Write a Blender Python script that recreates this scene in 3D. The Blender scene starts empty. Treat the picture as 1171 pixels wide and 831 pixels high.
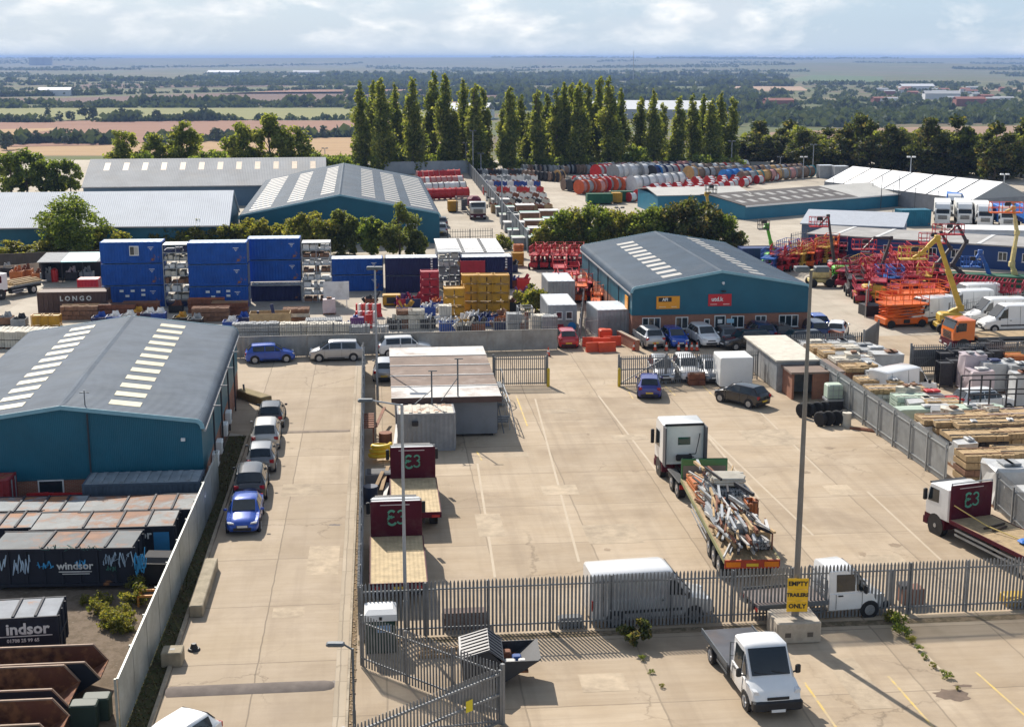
import bpy, math, random
from mathutils import Vector, Matrix
R = math.radians
rnd = random.Random(7)
scene = bpy.context.scene
col = scene.collection

# ------------------------------------------------------------------ camera, sky, sun, exposure
CAM_H = 24.0
FPX = 1582.0                      # focal length in photograph pixels (1171 wide)
TH = math.atan(350.0 / FPX)       # camera pitch below the horizon
cam_d = bpy.data.cameras.new('camera')
cam = bpy.data.objects.new('camera', cam_d); col.objects.link(cam)
cam.location = (0, 0, CAM_H); cam.rotation_euler = (math.pi / 2 - TH, 0, 0)
cam_d.sensor_width = 36.0; cam_d.lens = 36.0 * FPX / 1171.0
cam_d.clip_start = 0.5; cam_d.clip_end = 80000
scene.camera = cam
scene.view_settings.view_transform = 'Standard'
scene.view_settings.look = 'None'
scene.view_settings.gamma = 1.0
scene.view_settings.use_curve_mapping = False
scene.view_settings.exposure = EXPOSURE = 0.42

SUN_EL = R(38.5)
SUN_AZ = R(-23.4)                 # clockwise from +Y; the sun stands ahead and to the left
sd = bpy.data.lights.new('sun', 'SUN'); sd.energy = 4.9; sd.angle = R(0.5); sd.color = (1.0, 0.93, 0.83)
so = bpy.data.objects.new('sun', sd); col.objects.link(so)
_dir = Vector((math.sin(SUN_AZ) * math.cos(SUN_EL), math.cos(SUN_AZ) * math.cos(SUN_EL), math.sin(SUN_EL)))
so.rotation_euler = _dir.to_track_quat('Z', 'Y').to_euler(); so.location = (-40, 90, 80)

world = bpy.data.worlds.new('World'); scene.world = world; world.use_nodes = True
nt = world.node_tree; nt.nodes.clear()
def wn(t, **k):
    n = nt.nodes.new(t)
    for a, b in k.items(): setattr(n, a, b)
    return n
w_out = wn('ShaderNodeOutputWorld'); w_bg = wn('ShaderNodeBackground')
w_sky = wn('ShaderNodeTexSky', sky_type='NISHITA', sun_disc=False, sun_elevation=SUN_EL, sun_rotation=SUN_AZ,
           altitude=100, air_density=1.0, dust_density=1.5, ozone_density=1.0)
w_tc = wn('ShaderNodeTexCoord'); w_sep = wn('ShaderNodeSeparateXYZ')
L_ = nt.links.new
L_(w_tc.outputs['Generated'], w_sep.inputs[0])
w_n = wn('ShaderNodeTexNoise'); w_n.inputs['Scale'].default_value = 11; w_n.inputs['Detail'].default_value = 9
w_n.inputs['Roughness'].default_value = 0.62; w_n.inputs['Distortion'].default_value = 0.25
w_map = wn('ShaderNodeMapping'); w_map.inputs['Scale'].default_value = (1.0, 1.0, 2.6); L_(w_tc.outputs['Generated'], w_map.inputs[0])
L_(w_map.outputs[0], w_n.inputs['Vector'])
w_r = wn('ShaderNodeValToRGB')
e = w_r.color_ramp.elements; e[0].position = 0.43; e[0].color = (0, 0, 0, 1); e[1].position = 0.60; e[1].color = (1, 1, 1, 1)
L_(w_n.outputs['Fac'], w_r.inputs[0])
w_n2 = wn('ShaderNodeTexNoise'); w_n2.inputs['Scale'].default_value = 24; w_n2.inputs['Detail'].default_value = 7
L_(w_map.outputs[0], w_n2.inputs['Vector'])
w_cc = wn('ShaderNodeValToRGB')
e = w_cc.color_ramp.elements; e[0].position = 0.38; e[0].color = (6.0, 6.7, 7.4, 1); e[1].position = 0.62; e[1].color = (9.6, 9.6, 9.5, 1)
L_(w_n2.outputs['Fac'], w_cc.inputs[0])
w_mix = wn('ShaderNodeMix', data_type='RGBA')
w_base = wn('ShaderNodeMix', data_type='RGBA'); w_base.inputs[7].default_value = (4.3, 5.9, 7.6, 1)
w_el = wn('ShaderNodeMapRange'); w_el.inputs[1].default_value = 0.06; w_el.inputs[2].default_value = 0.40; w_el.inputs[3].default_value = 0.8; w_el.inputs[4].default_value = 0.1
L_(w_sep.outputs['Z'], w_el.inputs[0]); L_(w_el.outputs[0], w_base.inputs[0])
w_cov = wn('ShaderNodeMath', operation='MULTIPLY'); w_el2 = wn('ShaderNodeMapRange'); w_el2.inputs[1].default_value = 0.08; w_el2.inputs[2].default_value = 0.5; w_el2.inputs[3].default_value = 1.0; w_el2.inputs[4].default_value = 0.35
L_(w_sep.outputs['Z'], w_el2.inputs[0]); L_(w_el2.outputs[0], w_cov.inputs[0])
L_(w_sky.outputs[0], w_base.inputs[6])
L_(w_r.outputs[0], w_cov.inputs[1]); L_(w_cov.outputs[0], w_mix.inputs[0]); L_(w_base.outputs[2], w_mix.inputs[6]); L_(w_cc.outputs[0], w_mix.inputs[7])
# haze band at the horizon
w_hz = wn('ShaderNodeMapRange'); w_hz.inputs[1].default_value = 0.0; w_hz.inputs[2].default_value = 0.022
w_hz.inputs[3].default_value = 0.6; w_hz.inputs[4].default_value = 0.0
L_(w_sep.outputs['Z'], w_hz.inputs[0])
w_mix2 = wn('ShaderNodeMix', data_type='RGBA'); w_mix2.inputs[7].default_value = (5.9, 6.7, 7.3, 1)
L_(w_hz.outputs[0], w_mix2.inputs[0]); L_(w_mix.outputs[2], w_mix2.inputs[6])
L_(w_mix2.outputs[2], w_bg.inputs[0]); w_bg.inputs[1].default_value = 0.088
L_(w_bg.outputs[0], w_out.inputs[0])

scene.cycles.max_bounces = 5; scene.cycles.diffuse_bounces = 2; scene.cycles.glossy_bounces = 2
scene.cycles.transmission_bounces = 3; scene.cycles.transparent_max_bounces = 6; scene.cycles.volume_bounces = 0
scene.cycles.caustics_reflective = False; scene.cycles.caustics_refractive = False

# ------------------------------------------------------------------ where a photograph point stands on the ground (used for layout)
G = R(5.5)                        # the estate's grid is turned this far
CA, SA = math.cos(TH), math.sin(TH)
def P(px, py, z=0.0):
    u, w = px - 585.5, py - 415.5
    s = (CAM_H - z) / (FPX * SA + w * CA)
    return Vector((s * u, s * (FPX * CA - w * SA), z))
def PY(px, py, Y):                # the point seen at px,py at distance Y
    u, w = px - 585.5, py - 415.5
    d = FPX * CA - w * SA
    return Vector((u * Y / d, Y, CAM_H - Y * (FPX * SA + w * CA) / d))

# ------------------------------------------------------------------ materials
MATS = {}
def M(name, c, rough=0.6, metal=0.0, var=0.12, scale=1.5, bump=0.0, bscale=40.0, dirt=0.0, dirtc=(0.18, 0.14, 0.10), spec=0.4, dscale=0.8, dlo=0.52):
    if name in MATS: return MATS[name]
    m = bpy.data.materials.new(name); m.use_nodes = True
    t = m.node_tree; b = t.nodes['Principled BSDF']
    b.inputs['Roughness'].default_value = rough; b.inputs['Metallic'].default_value = metal
    b.inputs['Specular IOR Level'].default_value = spec
    tc = t.nodes.new('ShaderNodeTexCoord')
    oi = t.nodes.new('ShaderNodeObjectInfo')
    off = t.nodes.new('ShaderNodeVectorMath'); off.operation = 'MULTIPLY_ADD'; off.inputs[1].default_value = (1, 1, 1)
    sc = t.nodes.new('ShaderNodeVectorMath'); sc.operation = 'SCALE'; sc.inputs['Scale'].default_value = 37.0
    t.links.new(oi.outputs['Random'], sc.inputs[0])
    t.links.new(tc.outputs['Object'], off.inputs[0]); t.links.new(sc.outputs[0], off.inputs[2])
    n = t.nodes.new('ShaderNodeTexNoise'); n.inputs['Scale'].default_value = scale; n.inputs['Detail'].default_value = 6; n.inputs['Roughness'].default_value = 0.65
    t.links.new(off.outputs[0], n.inputs['Vector'])
    r = t.nodes.new('ShaderNodeValToRGB'); e = r.color_ramp.elements
    lo = [max(0, x * (1 - var)) for x in c]; hi = [min(1, x * (1 + var)) for x in c]
    e[0].position = 0.3; e[0].color = (*lo, 1); e[1].position = 0.7; e[1].color = (*hi, 1)
    t.links.new(n.outputs['Fac'], r.inputs[0])
    outc = r.outputs[0]
    if dirt > 0:
        n2 = t.nodes.new('ShaderNodeTexNoise'); n2.inputs['Scale'].default_value = dscale; n2.inputs['Detail'].default_value = 8; n2.inputs['Roughness'].default_value = 0.7
        t.links.new(off.outputs[0], n2.inputs['Vector'])
        r2 = t.nodes.new('ShaderNodeValToRGB'); e = r2.color_ramp.elements
        e[0].position = dlo; e[0].color = (0, 0, 0, 1); e[1].position = dlo + 0.16; e[1].color = (dirt, dirt, dirt, 1)
        t.links.new(n2.outputs['Fac'], r2.inputs[0])
        mx = t.nodes.new('ShaderNodeMix'); mx.data_type = 'RGBA'; mx.inputs[7].default_value = (*dirtc, 1)
        t.links.new(r2.outputs[0], mx.inputs[0]); t.links.new(outc, mx.inputs[6]); outc = mx.outputs[2]
    t.links.new(outc, b.inputs['Base Color'])
    if bump > 0:
        n3 = t.nodes.new('ShaderNodeTexNoise'); n3.inputs['Scale'].default_value = bscale; n3.inputs['Detail'].default_value = 4
        t.links.new(off.outputs[0], n3.inputs['Vector'])
        bp = t.nodes.new('ShaderNodeBump'); bp.inputs['Strength'].default_value = bump; bp.inputs['Distance'].default_value = 0.02
        t.links.new(n3.outputs['Fac'], bp.inputs['Height']); t.links.new(bp.outputs[0], b.inputs['Normal'])
    MATS[name] = m
    return m
def waves(m, axis='X', scale=6.0, strength=0.6, dist=0.03, darken=0.0):
    """adds a ribbed profile (sheet cladding) to a material"""
    t = m.node_tree; b = t.nodes['Principled BSDF']
    tc = t.nodes.new('ShaderNodeTexCoord')
    w = t.nodes.new('ShaderNodeTexWave'); w.wave_type = 'BANDS'; w.bands_direction = axis; w.inputs['Scale'].default_value = scale
    w.wave_profile = 'SIN'
    t.links.new(tc.outputs['Object'], w.inputs['Vector'])
    bp = t.nodes.new('ShaderNodeBump'); bp.inputs['Strength'].default_value = strength; bp.inputs['Distance'].default_value = dist
    t.links.new(w.outputs['Fac'], bp.inputs['Height']); t.links.new(bp.outputs[0], b.inputs['Normal'])
    return m
def glassm(name, c=(0.02, 0.03, 0.035), rough=0.06):
    m = M(name, c, rough, 0.0, 0.2, spec=0.8); return m
def leafm(name, c, tr=0.52):
    if name in MATS: return MATS[name]
    m = M(name, c, 0.55, 0, 0.28, 0.6, spec=0.25)
    t = m.node_tree; b = t.nodes['Principled BSDF']; o = t.nodes['Material Output']
    tl = t.nodes.new('ShaderNodeBsdfTranslucent'); ms = t.nodes.new('ShaderNodeMixShader'); ms.inputs[0].default_value = tr
    tl.inputs[0].default_value = (min(1, c[0] * 1.9 + .01), min(1, c[1] * 1.8 + .01), c[2] * 0.9, 1)
    t.links.new(b.outputs[0], ms.inputs[1]); t.links.new(tl.outputs[0], ms.inputs[2]); t.links.new(ms.outputs[0], o.inputs[0])
    return m
def rustm(name, paint, amount=0.5, scale=0.9, rust=((0.16, 0.055, 0.022), (0.30, 0.13, 0.05))):
    if name in MATS: return MATS[name]
    m = M(name, paint, 0.6, 0, 0.2, 1.2)
    t = m.node_tree; b = t.nodes['Principled BSDF']
    src = b.inputs['Base Color'].links[0].from_socket
    tc = t.nodes.new('ShaderNodeTexCoord')
    n = t.nodes.new('ShaderNodeTexNoise'); n.inputs['Scale'].default_value = scale; n.inputs['Detail'].default_value = 9; n.inputs['Roughness'].default_value = 0.68
    t.links.new(tc.outputs['Object'], n.inputs['Vector'])
    r = t.nodes.new('ShaderNodeValToRGB'); e = r.color_ramp.elements
    p = 0.66 - 0.32 * amount; e[0].position = p; e[0].color = (0, 0, 0, 1); e[1].position = p + 0.09; e[1].color = (1, 1, 1, 1)
    t.links.new(n.outputs['Fac'], r.inputs[0])
    n2 = t.nodes.new('ShaderNodeTexNoise'); n2.inputs['Scale'].default_value = scale * 4; n2.inputs['Detail'].default_value = 8
    t.links.new(tc.outputs['Object'], n2.inputs['Vector'])
    r2 = t.nodes.new('ShaderNodeValToRGB'); e = r2.color_ramp.elements; e[0].position = 0.35; e[0].color = (*rust[0], 1); e[1].position = 0.65; e[1].color = (*rust[1], 1)
    t.links.new(n2.outputs['Fac'], r2.inputs[0])
    mx = t.nodes.new('ShaderNodeMix'); mx.data_type = 'RGBA'
    t.links.new(r.outputs[0], mx.inputs[0]); t.links.new(src, mx.inputs[6]); t.links.new(r2.outputs[0], mx.inputs[7])
    t.links.new(mx.outputs[2], b.inputs['Base Color']); b.inputs['Roughness'].default_value = 0.75
    return m
def brickm(name, c1, c2, mortar, scale=1.0):
    m = M(name, c1, 0.85, 0, 0.2)
    t = m.node_tree; b = t.nodes['Principled BSDF']
    tc = t.nodes.new('ShaderNodeTexCoord'); sp = t.nodes.new('ShaderNodeSeparateXYZ'); ad = t.nodes.new('ShaderNodeMath'); ad.operation = 'ADD'
    cb = t.nodes.new('ShaderNodeCombineXYZ')
    t.links.new(tc.outputs['Object'], sp.inputs[0]); t.links.new(sp.outputs[0], ad.inputs[0]); t.links.new(sp.outputs[1], ad.inputs[1])
    t.links.new(ad.outputs[0], cb.inputs[0]); t.links.new(sp.outputs[2], cb.inputs[1])
    k = t.nodes.new('ShaderNodeTexBrick'); k.inputs['Scale'].default_value = scale
    k.inputs['Color1'].default_value = (*c1, 1); k.inputs['Color2'].default_value = (*c2, 1); k.inputs['Mortar'].default_value = (*mortar, 1)
    k.inputs['Brick Width'].default_value = 0.225; k.inputs['Row Height'].default_value = 0.075; k.inputs['Mortar Size'].default_value = 0.008
    t.links.new(cb.outputs[0], k.inputs['Vector']); t.links.new(k.outputs['Color'], b.inputs['Base Color'])
    return m

KIDS = {}                         # parent name -> its parts
def kids(o): return KIDS.get(o.name, [])
def setp(o, parent): o.parent = parent; KIDS.setdefault(parent.name, []).append(o)
# ------------------------------------------------------------------ mesh builder
class MB:
    def __init__(s): s.v = []; s.f = []; s.mi = []; s.k = 0; s.X = None
    def mat(s, k): s.k = k; return s
    def add(s, vs, fs, k=None):
        o = len(s.v)
        for v in vs:
            v = Vector(v)
            s.v.append(s.X @ v if s.X is not None else v)
        for f in fs: s.f.append([i + o for i in f]); s.mi.append(s.k if k is None else k)
        return s
    def box(s, x0, x1, y0, y1, z0, z1, k=None, rz=0.0, c=None):
        vs = [(x, y, z) for z in (z0, z1) for x, y in ((x0, y0), (x1, y0), (x1, y1), (x0, y1))]
        if rz:
            cx, cy = c if c else ((x0 + x1) / 2, (y0 + y1) / 2); co, si = math.cos(rz), math.sin(rz)
            vs = [(cx + (x - cx) * co - (y - cy) * si, cy + (x - cx) * si + (y - cy) * co, z) for x, y, z in vs]
        return s.add(vs, [(3, 2, 1, 0), (4, 5, 6, 7), (0, 1, 5, 4), (1, 2, 6, 5), (2, 3, 7, 6), (3, 0, 4, 7)], k)
    def cbox(s, x, y, z, w, d, h, k=None, rz=0.0): return s.box(x - w / 2, x + w / 2, y - d / 2, y + d / 2, z, z + h, k, rz)
    def bbox(s, x0, x1, y0, y1, z0, z1, b=0.03, k=None):
        """box with chamfered edges"""
        vs = []
        for (zx, i) in ((z0, b), (z0 + b, 0), (z1 - b, 0), (z1, b)):
            a, e_, c, d = x0 + i, x1 - i, y0 + i, y1 - i
            ch = b
            vs += [(a + ch, c, zx), (e_ - ch, c, zx), (e_, c + ch, zx), (e_, d - ch, zx), (e_ - ch, d, zx), (a + ch, d, zx), (a, d - ch, zx), (a, c + ch, zx)]
        fs = [tuple(range(7, -1, -1)), tuple(range(24, 32))]
        for r in range(3):
            for j in range(8): fs.append((r * 8 + j, r * 8 + (j + 1) % 8, r * 8 + 8 + (j + 1) % 8, r * 8 + 8 + j))
        return s.add(vs, fs, k)
    def bar(s, p, q, w=0.05, h=None, k=None):
        p, q = Vector(p), Vector(q); h = h or w; d = q - p
        if d.length < 1e-6: return s
        d.normalize(); up = Vector((0, 0, 1)) if abs(d.z) < 0.95 else Vector((0, 1, 0))
        a = d.cross(up).normalized() * (w / 2); b = a.cross(d).normalized() * (h / 2)
        vs = [p - a - b, p + a - b, p + a + b, p - a + b, q - a - b, q + a - b, q + a + b, q - a + b]
        return s.add(vs, [(3, 2, 1, 0), (4, 5, 6, 7), (0, 1, 5, 4), (1, 2, 6, 5), (2, 3, 7, 6), (3, 0, 4, 7)], k)
    def cyl(s, p, q, r, n=10, r2=None, k=None, cap=True):
        p, q = Vector(p), Vector(q); r2 = r if r2 is None else r2; d = (q - p).normalized()
        up = Vector((0, 0, 1)) if abs(d.z) < 0.95 else Vector((0, 1, 0))
        a = d.cross(up).normalized(); b = d.cross(a).normalized()
        vs = []
        for c_, rr in ((p, r), (q, r2)):
            for i in range(n):
                t = 2 * math.pi * i / n; vs.append(c_ + a * math.cos(t) * rr + b * math.sin(t) * rr)
        fs = [(i, (i + 1) % n, n + (i + 1) % n, n + i) for i in range(n)]
        if cap: fs += [tuple(range(n - 1, -1, -1)), tuple(range(n, 2 * n))]
        return s.add(vs, fs, k)
    def tube(s, pts, r, n=6, k=None):
        for a, b in zip(pts[:-1], pts[1:]): s.cyl(a, b, r, n, k=k)
        return s
    def prism(s, poly, y0, y1, k=None, plane='xz'):
        """polygon extruded; plane xz -> along y, yz -> along x, xy -> along z"""
        n = len(poly); mk = {'xz': lambda a, b, t: (a, t, b), 'yz': lambda a, b, t: (t, a, b), 'xy': lambda a, b, t: (a, b, t)}[plane]
        vs = [mk(a, b, y0) for a, b in poly] + [mk(a, b, y1) for a, b in poly]
        fs = [tuple(range(n - 1, -1, -1)), tuple(range(n, 2 * n))] + [(i, (i + 1) % n, n + (i + 1) % n, n + i) for i in range(n)]
        return s.add(vs, fs, k)
    def loft(s, rings, k=None, cap=True, closed=True):
        n = len(rings[0]); vs = [p for r in rings for p in r]; fs = []
        for i in range(len(rings) - 1):
            for j in range(n if closed else n - 1):
                fs.append((i * n + j, i * n + (j + 1) % n, (i + 1) * n + (j + 1) % n, (i + 1) * n + j))
        if cap: fs += [tuple(range(n - 1, -1, -1)), tuple(range((len(rings) - 1) * n, len(rings) * n))]
        return s.add(vs, fs, k)
    def panel(s, a, b, c, d, u0=0, u1=1, v0=0, v1=1, off=0.012, th=0.01, k=None, out=None):
        """thin plate lying on the quad a b c d (u along ab, v along ad), pushed outward from 'out'"""
        a, b, c, d = map(Vector, (a, b, c, d))
        def q(u, v): return (a * (1 - u) + b * u) * (1 - v) + (d * (1 - u) + c * u) * v
        n = (b - a).cross(d - a) + (c - b).cross(c - d) * 0; n.normalize()
        if out is not None and n.dot((a + b + c + d) / 4 - Vector(out)) < 0: n = -n
        ps = [q(u0, v0), q(u1, v0), q(u1, v1), q(u0, v1)]
        vs = [p + n * (off - th) for p in ps] + [p + n * off for p in ps]
        return s.add(vs, [(3, 2, 1, 0), (4, 5, 6, 7), (0, 1, 5, 4), (1, 2, 6, 5), (2, 3, 7, 6), (3, 0, 4, 7)], k)
    def build(s, name, mats, parent=None, smooth=None):
        me = bpy.data.meshes.new(name)
        me.from_pydata([tuple(v) for v in s.v], [], s.f)
        mats = mats if isinstance(mats, (list, tuple)) else [mats]
        for m in mats: me.materials.append(m)
        for p, k in zip(me.polygons, s.mi): p.material_index = min(k, len(mats) - 1)
        me.validate(); me.update()
        if smooth is not None:
            me.shade_smooth()
            me.set_sharp_from_angle(angle=R(smooth))
        o = bpy.data.objects.new(name, me); col.objects.link(o)
        if parent is not None: setp(o, parent)
        return o
def fixn(o):
    import bmesh
    bm = bmesh.new(); bm.from_mesh(o.data); bmesh.ops.recalc_face_normals(bm, faces=bm.faces); bm.to_mesh(o.data); bm.free(); return o
def tag(o, label, cat, group=None):
    o['label'] = label; o['category'] = cat
    if group: o['group'] = group
    return o
def thing(name, label, cat, loc=(0, 0, 0), rz=0.0, group=None):
    o = bpy.data.objects.new(name, None); col.objects.link(o)
    o.empty_display_size = 0.3
    o.location = loc; o.rotation_euler = (0, 0, rz)
    return tag(o, label, cat, group)
def struct(name, mb, mats, smooth=None, kind='structure'):
    o = mb.build(name, mats, None, smooth); o['kind'] = kind; return o
def single(name, mb, mats, label, cat, loc=(0, 0, 0), rz=0.0, group=None, smooth=None):
    o = mb.build(name, mats, None, smooth); o.location = loc; o.rotation_euler = (0, 0, rz); return tag(o, label, cat, group)
def dup(root, loc, rz=0.0, label=None, group=None, scale=None, swap=None):
    def rec(o, parent):
        c = o.copy(); col.objects.link(c)
        if parent is not None: setp(c, parent)
        if swap and c.type == 'MESH':
            for i, sl in enumerate(c.material_slots):
                if sl.material and sl.material.name in swap:
                    nm = swap[sl.material.name]; sl.link = 'OBJECT'; sl.material = nm
        for ch in kids(o): rec(ch, c)
        return c
    r = rec(root, None); r.location = loc; r.rotation_euler = (0, 0, rz)
    if scale is not None: r.scale = scale if isinstance(scale, (tuple, list)) else (scale,) * 3
    if label: r['label'] = label
    if group: r['group'] = group
    return r
def spawn(cache, key, make, loc, rz, label, cat, group=None, swap=None, scale=None):
    """first call of a kind builds the prototype in place, later calls copy it"""
    if key not in cache:
        o = make(); o.location = loc; o.rotation_euler = (0, 0, rz); tag(o, label, cat, group)
        if scale is not None: o.scale = scale if isinstance(scale, (tuple, list)) else (scale,) * 3
        cache[key] = o
        if swap:
            def rec(q):
                if q.type == 'MESH':
                    for sl in q.material_slots:
                        if sl.material and sl.material.name in swap:
                            nm = swap[sl.material.name]; sl.link = 'OBJECT'; sl.material = nm
                for ch in kids(q): rec(ch)
            rec(o)
        return o
    # undo: copies start from mesh-level materials
    def rec(o, parent):
        c = o.copy(); col.objects.link(c)
        if parent is not None: setp(c, parent)
        if c.type == 'MESH':
            for sl in c.material_slots: sl.link = 'DATA'
            if swap:
                for sl in c.material_slots:
                    if sl.material and sl.material.name in swap:
                        nm = swap[sl.material.name]; sl.link = 'OBJECT'; sl.material = nm
        for ch in kids(o): rec(ch, c)
        return c
    r = rec(cache[key], None); r.location = loc; r.rotation_euler = (0, 0, rz)
    r.scale = (1, 1, 1) if scale is None else (scale if isinstance(scale, (tuple, list)) else (scale,) * 3)
    for kx in ('label', 'category', 'group'):
        if kx in r: del r[kx]
    return tag(r, label, cat, group)
def text(name, s, size, mat, parent, loc, rot=(math.pi / 2, 0, 0), extrude=0.004, align='CENTER', bold=0.0, shear=0.0, xs=1.0):
    cu = bpy.data.curves.new(name, 'FONT'); cu.body = s; cu.size = size; cu.extrude = extrude
    cu.align_x = align; cu.align_y = 'CENTER'; cu.offset = bold; cu.shear = shear; cu.resolution_u = 2
    t = bpy.data.objects.new(name, cu); col.objects.link(t)
    bpy.context.view_layer.update()
    me = bpy.data.meshes.new_from_object(t)
    bpy.data.objects.remove(t); bpy.data.curves.remove(cu)
    me.materials.clear(); me.materials.append(mat)
    o = bpy.data.objects.new(name, me); col.objects.link(o); setp(o, parent)
    o.location = loc; o.rotation_euler = rot; o.scale = (xs, 1, 1)
    return o
# ------------------------------------------------------------------ ground
def concretem(name, c1, c2, joint, bw, bh, rot=G, stain=0.35, stainc=(0.20, 0.15, 0.105), jointw=0.03, ox=0, oy=0, streak=True):
    m = bpy.data.materials.new(name); m.use_nodes = True
    t = m.node_tree; b = t.nodes['Principled BSDF']; b.inputs['Roughness'].default_value = 0.9; b.inputs['Specular IOR Level'].default_value = 0.25
    N = t.nodes.new; L = t.links.new
    g = N('ShaderNodeNewGeometry')
    mp = N('ShaderNodeMapping'); mp.inputs['Rotation'].default_value = (0, 0, -rot); mp.inputs['Location'].default_value = (ox, oy, 0)
    L(g.outputs['Position'], mp.inputs[0])
    def noise(scale, det, rough, vec=None, dist=0.0):
        n = N('ShaderNodeTexNoise'); n.inputs['Scale'].default_value = scale; n.inputs['Detail'].default_value = det; n.inputs['Roughness'].default_value = rough; n.inputs['Distortion'].default_value = dist
        L(vec or mp.outputs[0], n.inputs['Vector']); return n
    def ramp(src, p0, p1, a=(0, 0, 0), z=(1, 1, 1)):
        r = N('ShaderNodeValToRGB'); e = r.color_ramp.elements; e[0].position = p0; e[0].color = (*a, 1); e[1].position = p1; e[1].color = (*z, 1)
        L(src, r.inputs[0]); return r
    def mix(fac, a, bcol, k=None):
        x = N('ShaderNodeMix'); x.data_type = 'RGBA'
        if k is not None:
            mm = N('ShaderNodeMath'); mm.operation = 'MULTIPLY'; mm.inputs[1].default_value = k; L(fac, mm.inputs[0]); fac = mm.outputs[0]
        L(fac, x.inputs[0]); L(a, x.inputs[6])
        if isinstance(bcol, tuple): x.inputs[7].default_value = (*bcol, 1)
        else: L(bcol, x.inputs[7])
        return x.outputs[2]
    base = ramp(noise(0.35, 8, 0.6).outputs['Fac'], 0.3, 0.7, c1, c2).outputs[0]
    # each bay was poured on its own day
    k = N('ShaderNodeTexBrick'); k.offset = 0.0; k.inputs['Scale'].default_value = 1.0; k.inputs['Brick Width'].default_value = bw; k.inputs['Row Height'].default_value = bh
    k.inputs['Mortar Size'].default_value = jointw; k.inputs['Mortar Smooth'].default_value = 0.3
    k.inputs['Color1'].default_value = (0.82, 0.81, 0.80, 1); k.inputs['Color2'].default_value = (1.0, 1.0, 1.0, 1); k.inputs['Mortar'].default_value = (joint, joint, joint, 1)
    wob = N('ShaderNodeVectorMath'); wob.operation = 'MULTIPLY_ADD'; wn_ = noise(0.8, 3, 0.5); wob.inputs[1].default_value = (0.12, 0.12, 0)
    L(wn_.outputs['Color'], wob.inputs[0]); L(mp.outputs[0], wob.inputs[2]); L(wob.outputs[0], k.inputs['Vector'])
    mu = N('ShaderNodeMix'); mu.data_type = 'RGBA'; mu.blend_type = 'MULTIPLY'; mu.inputs[0].default_value = 1.0
    L(base, mu.inputs[6]); L(k.outputs['Color'], mu.inputs[7]); base = mu.outputs[2]
    if streak:   # the brushed finish runs across the bays
        ms = N('ShaderNodeMapping'); ms.inputs['Scale'].default_value = (0.12, 2.6, 1); L(mp.outputs[0], ms.inputs[0])
        s1 = ramp(noise(1.0, 6, 0.7, ms.outputs[0]).outputs['Fac'], 0.42, 0.75)
        base = mix(s1.outputs[0], base, stainc, stain * 0.55)
        ms2 = N('ShaderNodeMapping'); ms2.inputs['Scale'].default_value = (1.3, 0.05, 1); L(mp.outputs[0], ms2.inputs[0])
        s3 = ramp(noise(1.0, 4, 0.6, ms2.outputs[0]).outputs['Fac'], 0.5, 0.72)
        base = mix(s3.outputs[0], base, stainc, stain * 0.5)
    s2 = ramp(noise(0.16, 9, 0.68, dist=0.4).outputs['Fac'], 0.5, 0.72)
    base = mix(s2.outputs[0], base, stainc, stain)
    sp = ramp(noise(1.1, 5, 0.75).outputs['Fac'], 0.66, 0.74)
    base = mix(sp.outputs[0], base, tuple(x * 0.5 for x in stainc), stain * 0.7)
    # thin cracks
    vo = N('ShaderNodeTexVoronoi'); vo.feature = 'DISTANCE_TO_EDGE'; vo.inputs['Scale'].default_value = 0.11
    wv = N('ShaderNodeVectorMath'); wv.operation = 'MULTIPLY_ADD'; wv.inputs[1].default_value = (2.6, 2.6, 0); wn2 = noise(0.45, 6, 0.7)
    L(wn2.outputs['Color'], wv.inputs[0]); L(mp.outputs[0], wv.inputs[2]); L(wv.outputs[0], vo.inputs['Vector'])
    cr = ramp(vo.outputs['Distance'], 0.0, 0.006, (1, 1, 1), (0, 0, 0))
    ck = ramp(noise(0.09, 2, 0.5).outputs['Fac'], 0.5, 0.6)
    mm = N('ShaderNodeMath'); mm.operation = 'MULTIPLY'; L(cr.outputs[0], mm.inputs[0]); L(ck.outputs[0], mm.inputs[1])
    base = mix(mm.outputs[0], base, (0.10, 0.075, 0.05), 0.5)
    L(base, b.inputs['Base Color'])
    fb = noise(30, 4, 0.7); bp = N('ShaderNodeBump'); bp.inputs['Strength'].default_value = 0.25; bp.inputs['Distance'].default_value = 0.01
    L(fb.outputs['Fac'], bp.inputs['Height']); L(bp.outputs[0], b.inputs['Normal'])
    return m
def sheetm(name, pal, scale, rough=0.95, stretch=(1, 1, 1)):
    m = bpy.data.materials.new(name); m.use_nodes = True
    t = m.node_tree; b = t.nodes['Principled BSDF']; b.inputs['Roughness'].default_value = rough; b.inputs['Specular IOR Level'].default_value = 0.1
    g = t.nodes.new('ShaderNodeNewGeometry'); mp = t.nodes.new('ShaderNodeMapping'); mp.inputs['Scale'].default_value = stretch
    n = t.nodes.new('ShaderNodeTexNoise'); n.inputs['Scale'].default_value = scale; n.inputs['Detail'].default_value = 10; n.inputs['Roughness'].default_value = 0.7
    r = t.nodes.new('ShaderNodeValToRGB'); e = r.color_ramp.elements
    e[0].position = 0.3; e[0].color = (*pal[0], 1); e[1].position = 0.72; e[1].color = (*pal[-1], 1)
    for i, c in enumerate(pal[1:-1]):
        x = e.new(0.3 + 0.42 * (i + 1) / (len(pal) - 1)); x.color = (*c, 1)
    t.links.new(g.outputs['Position'], mp.inputs[0]); t.links.new(mp.outputs[0], n.inputs['Vector']); t.links.new(n.outputs['Fac'], r.inputs[0]); t.links.new(r.outputs[0], b.inputs['Base Color'])
    return m
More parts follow.
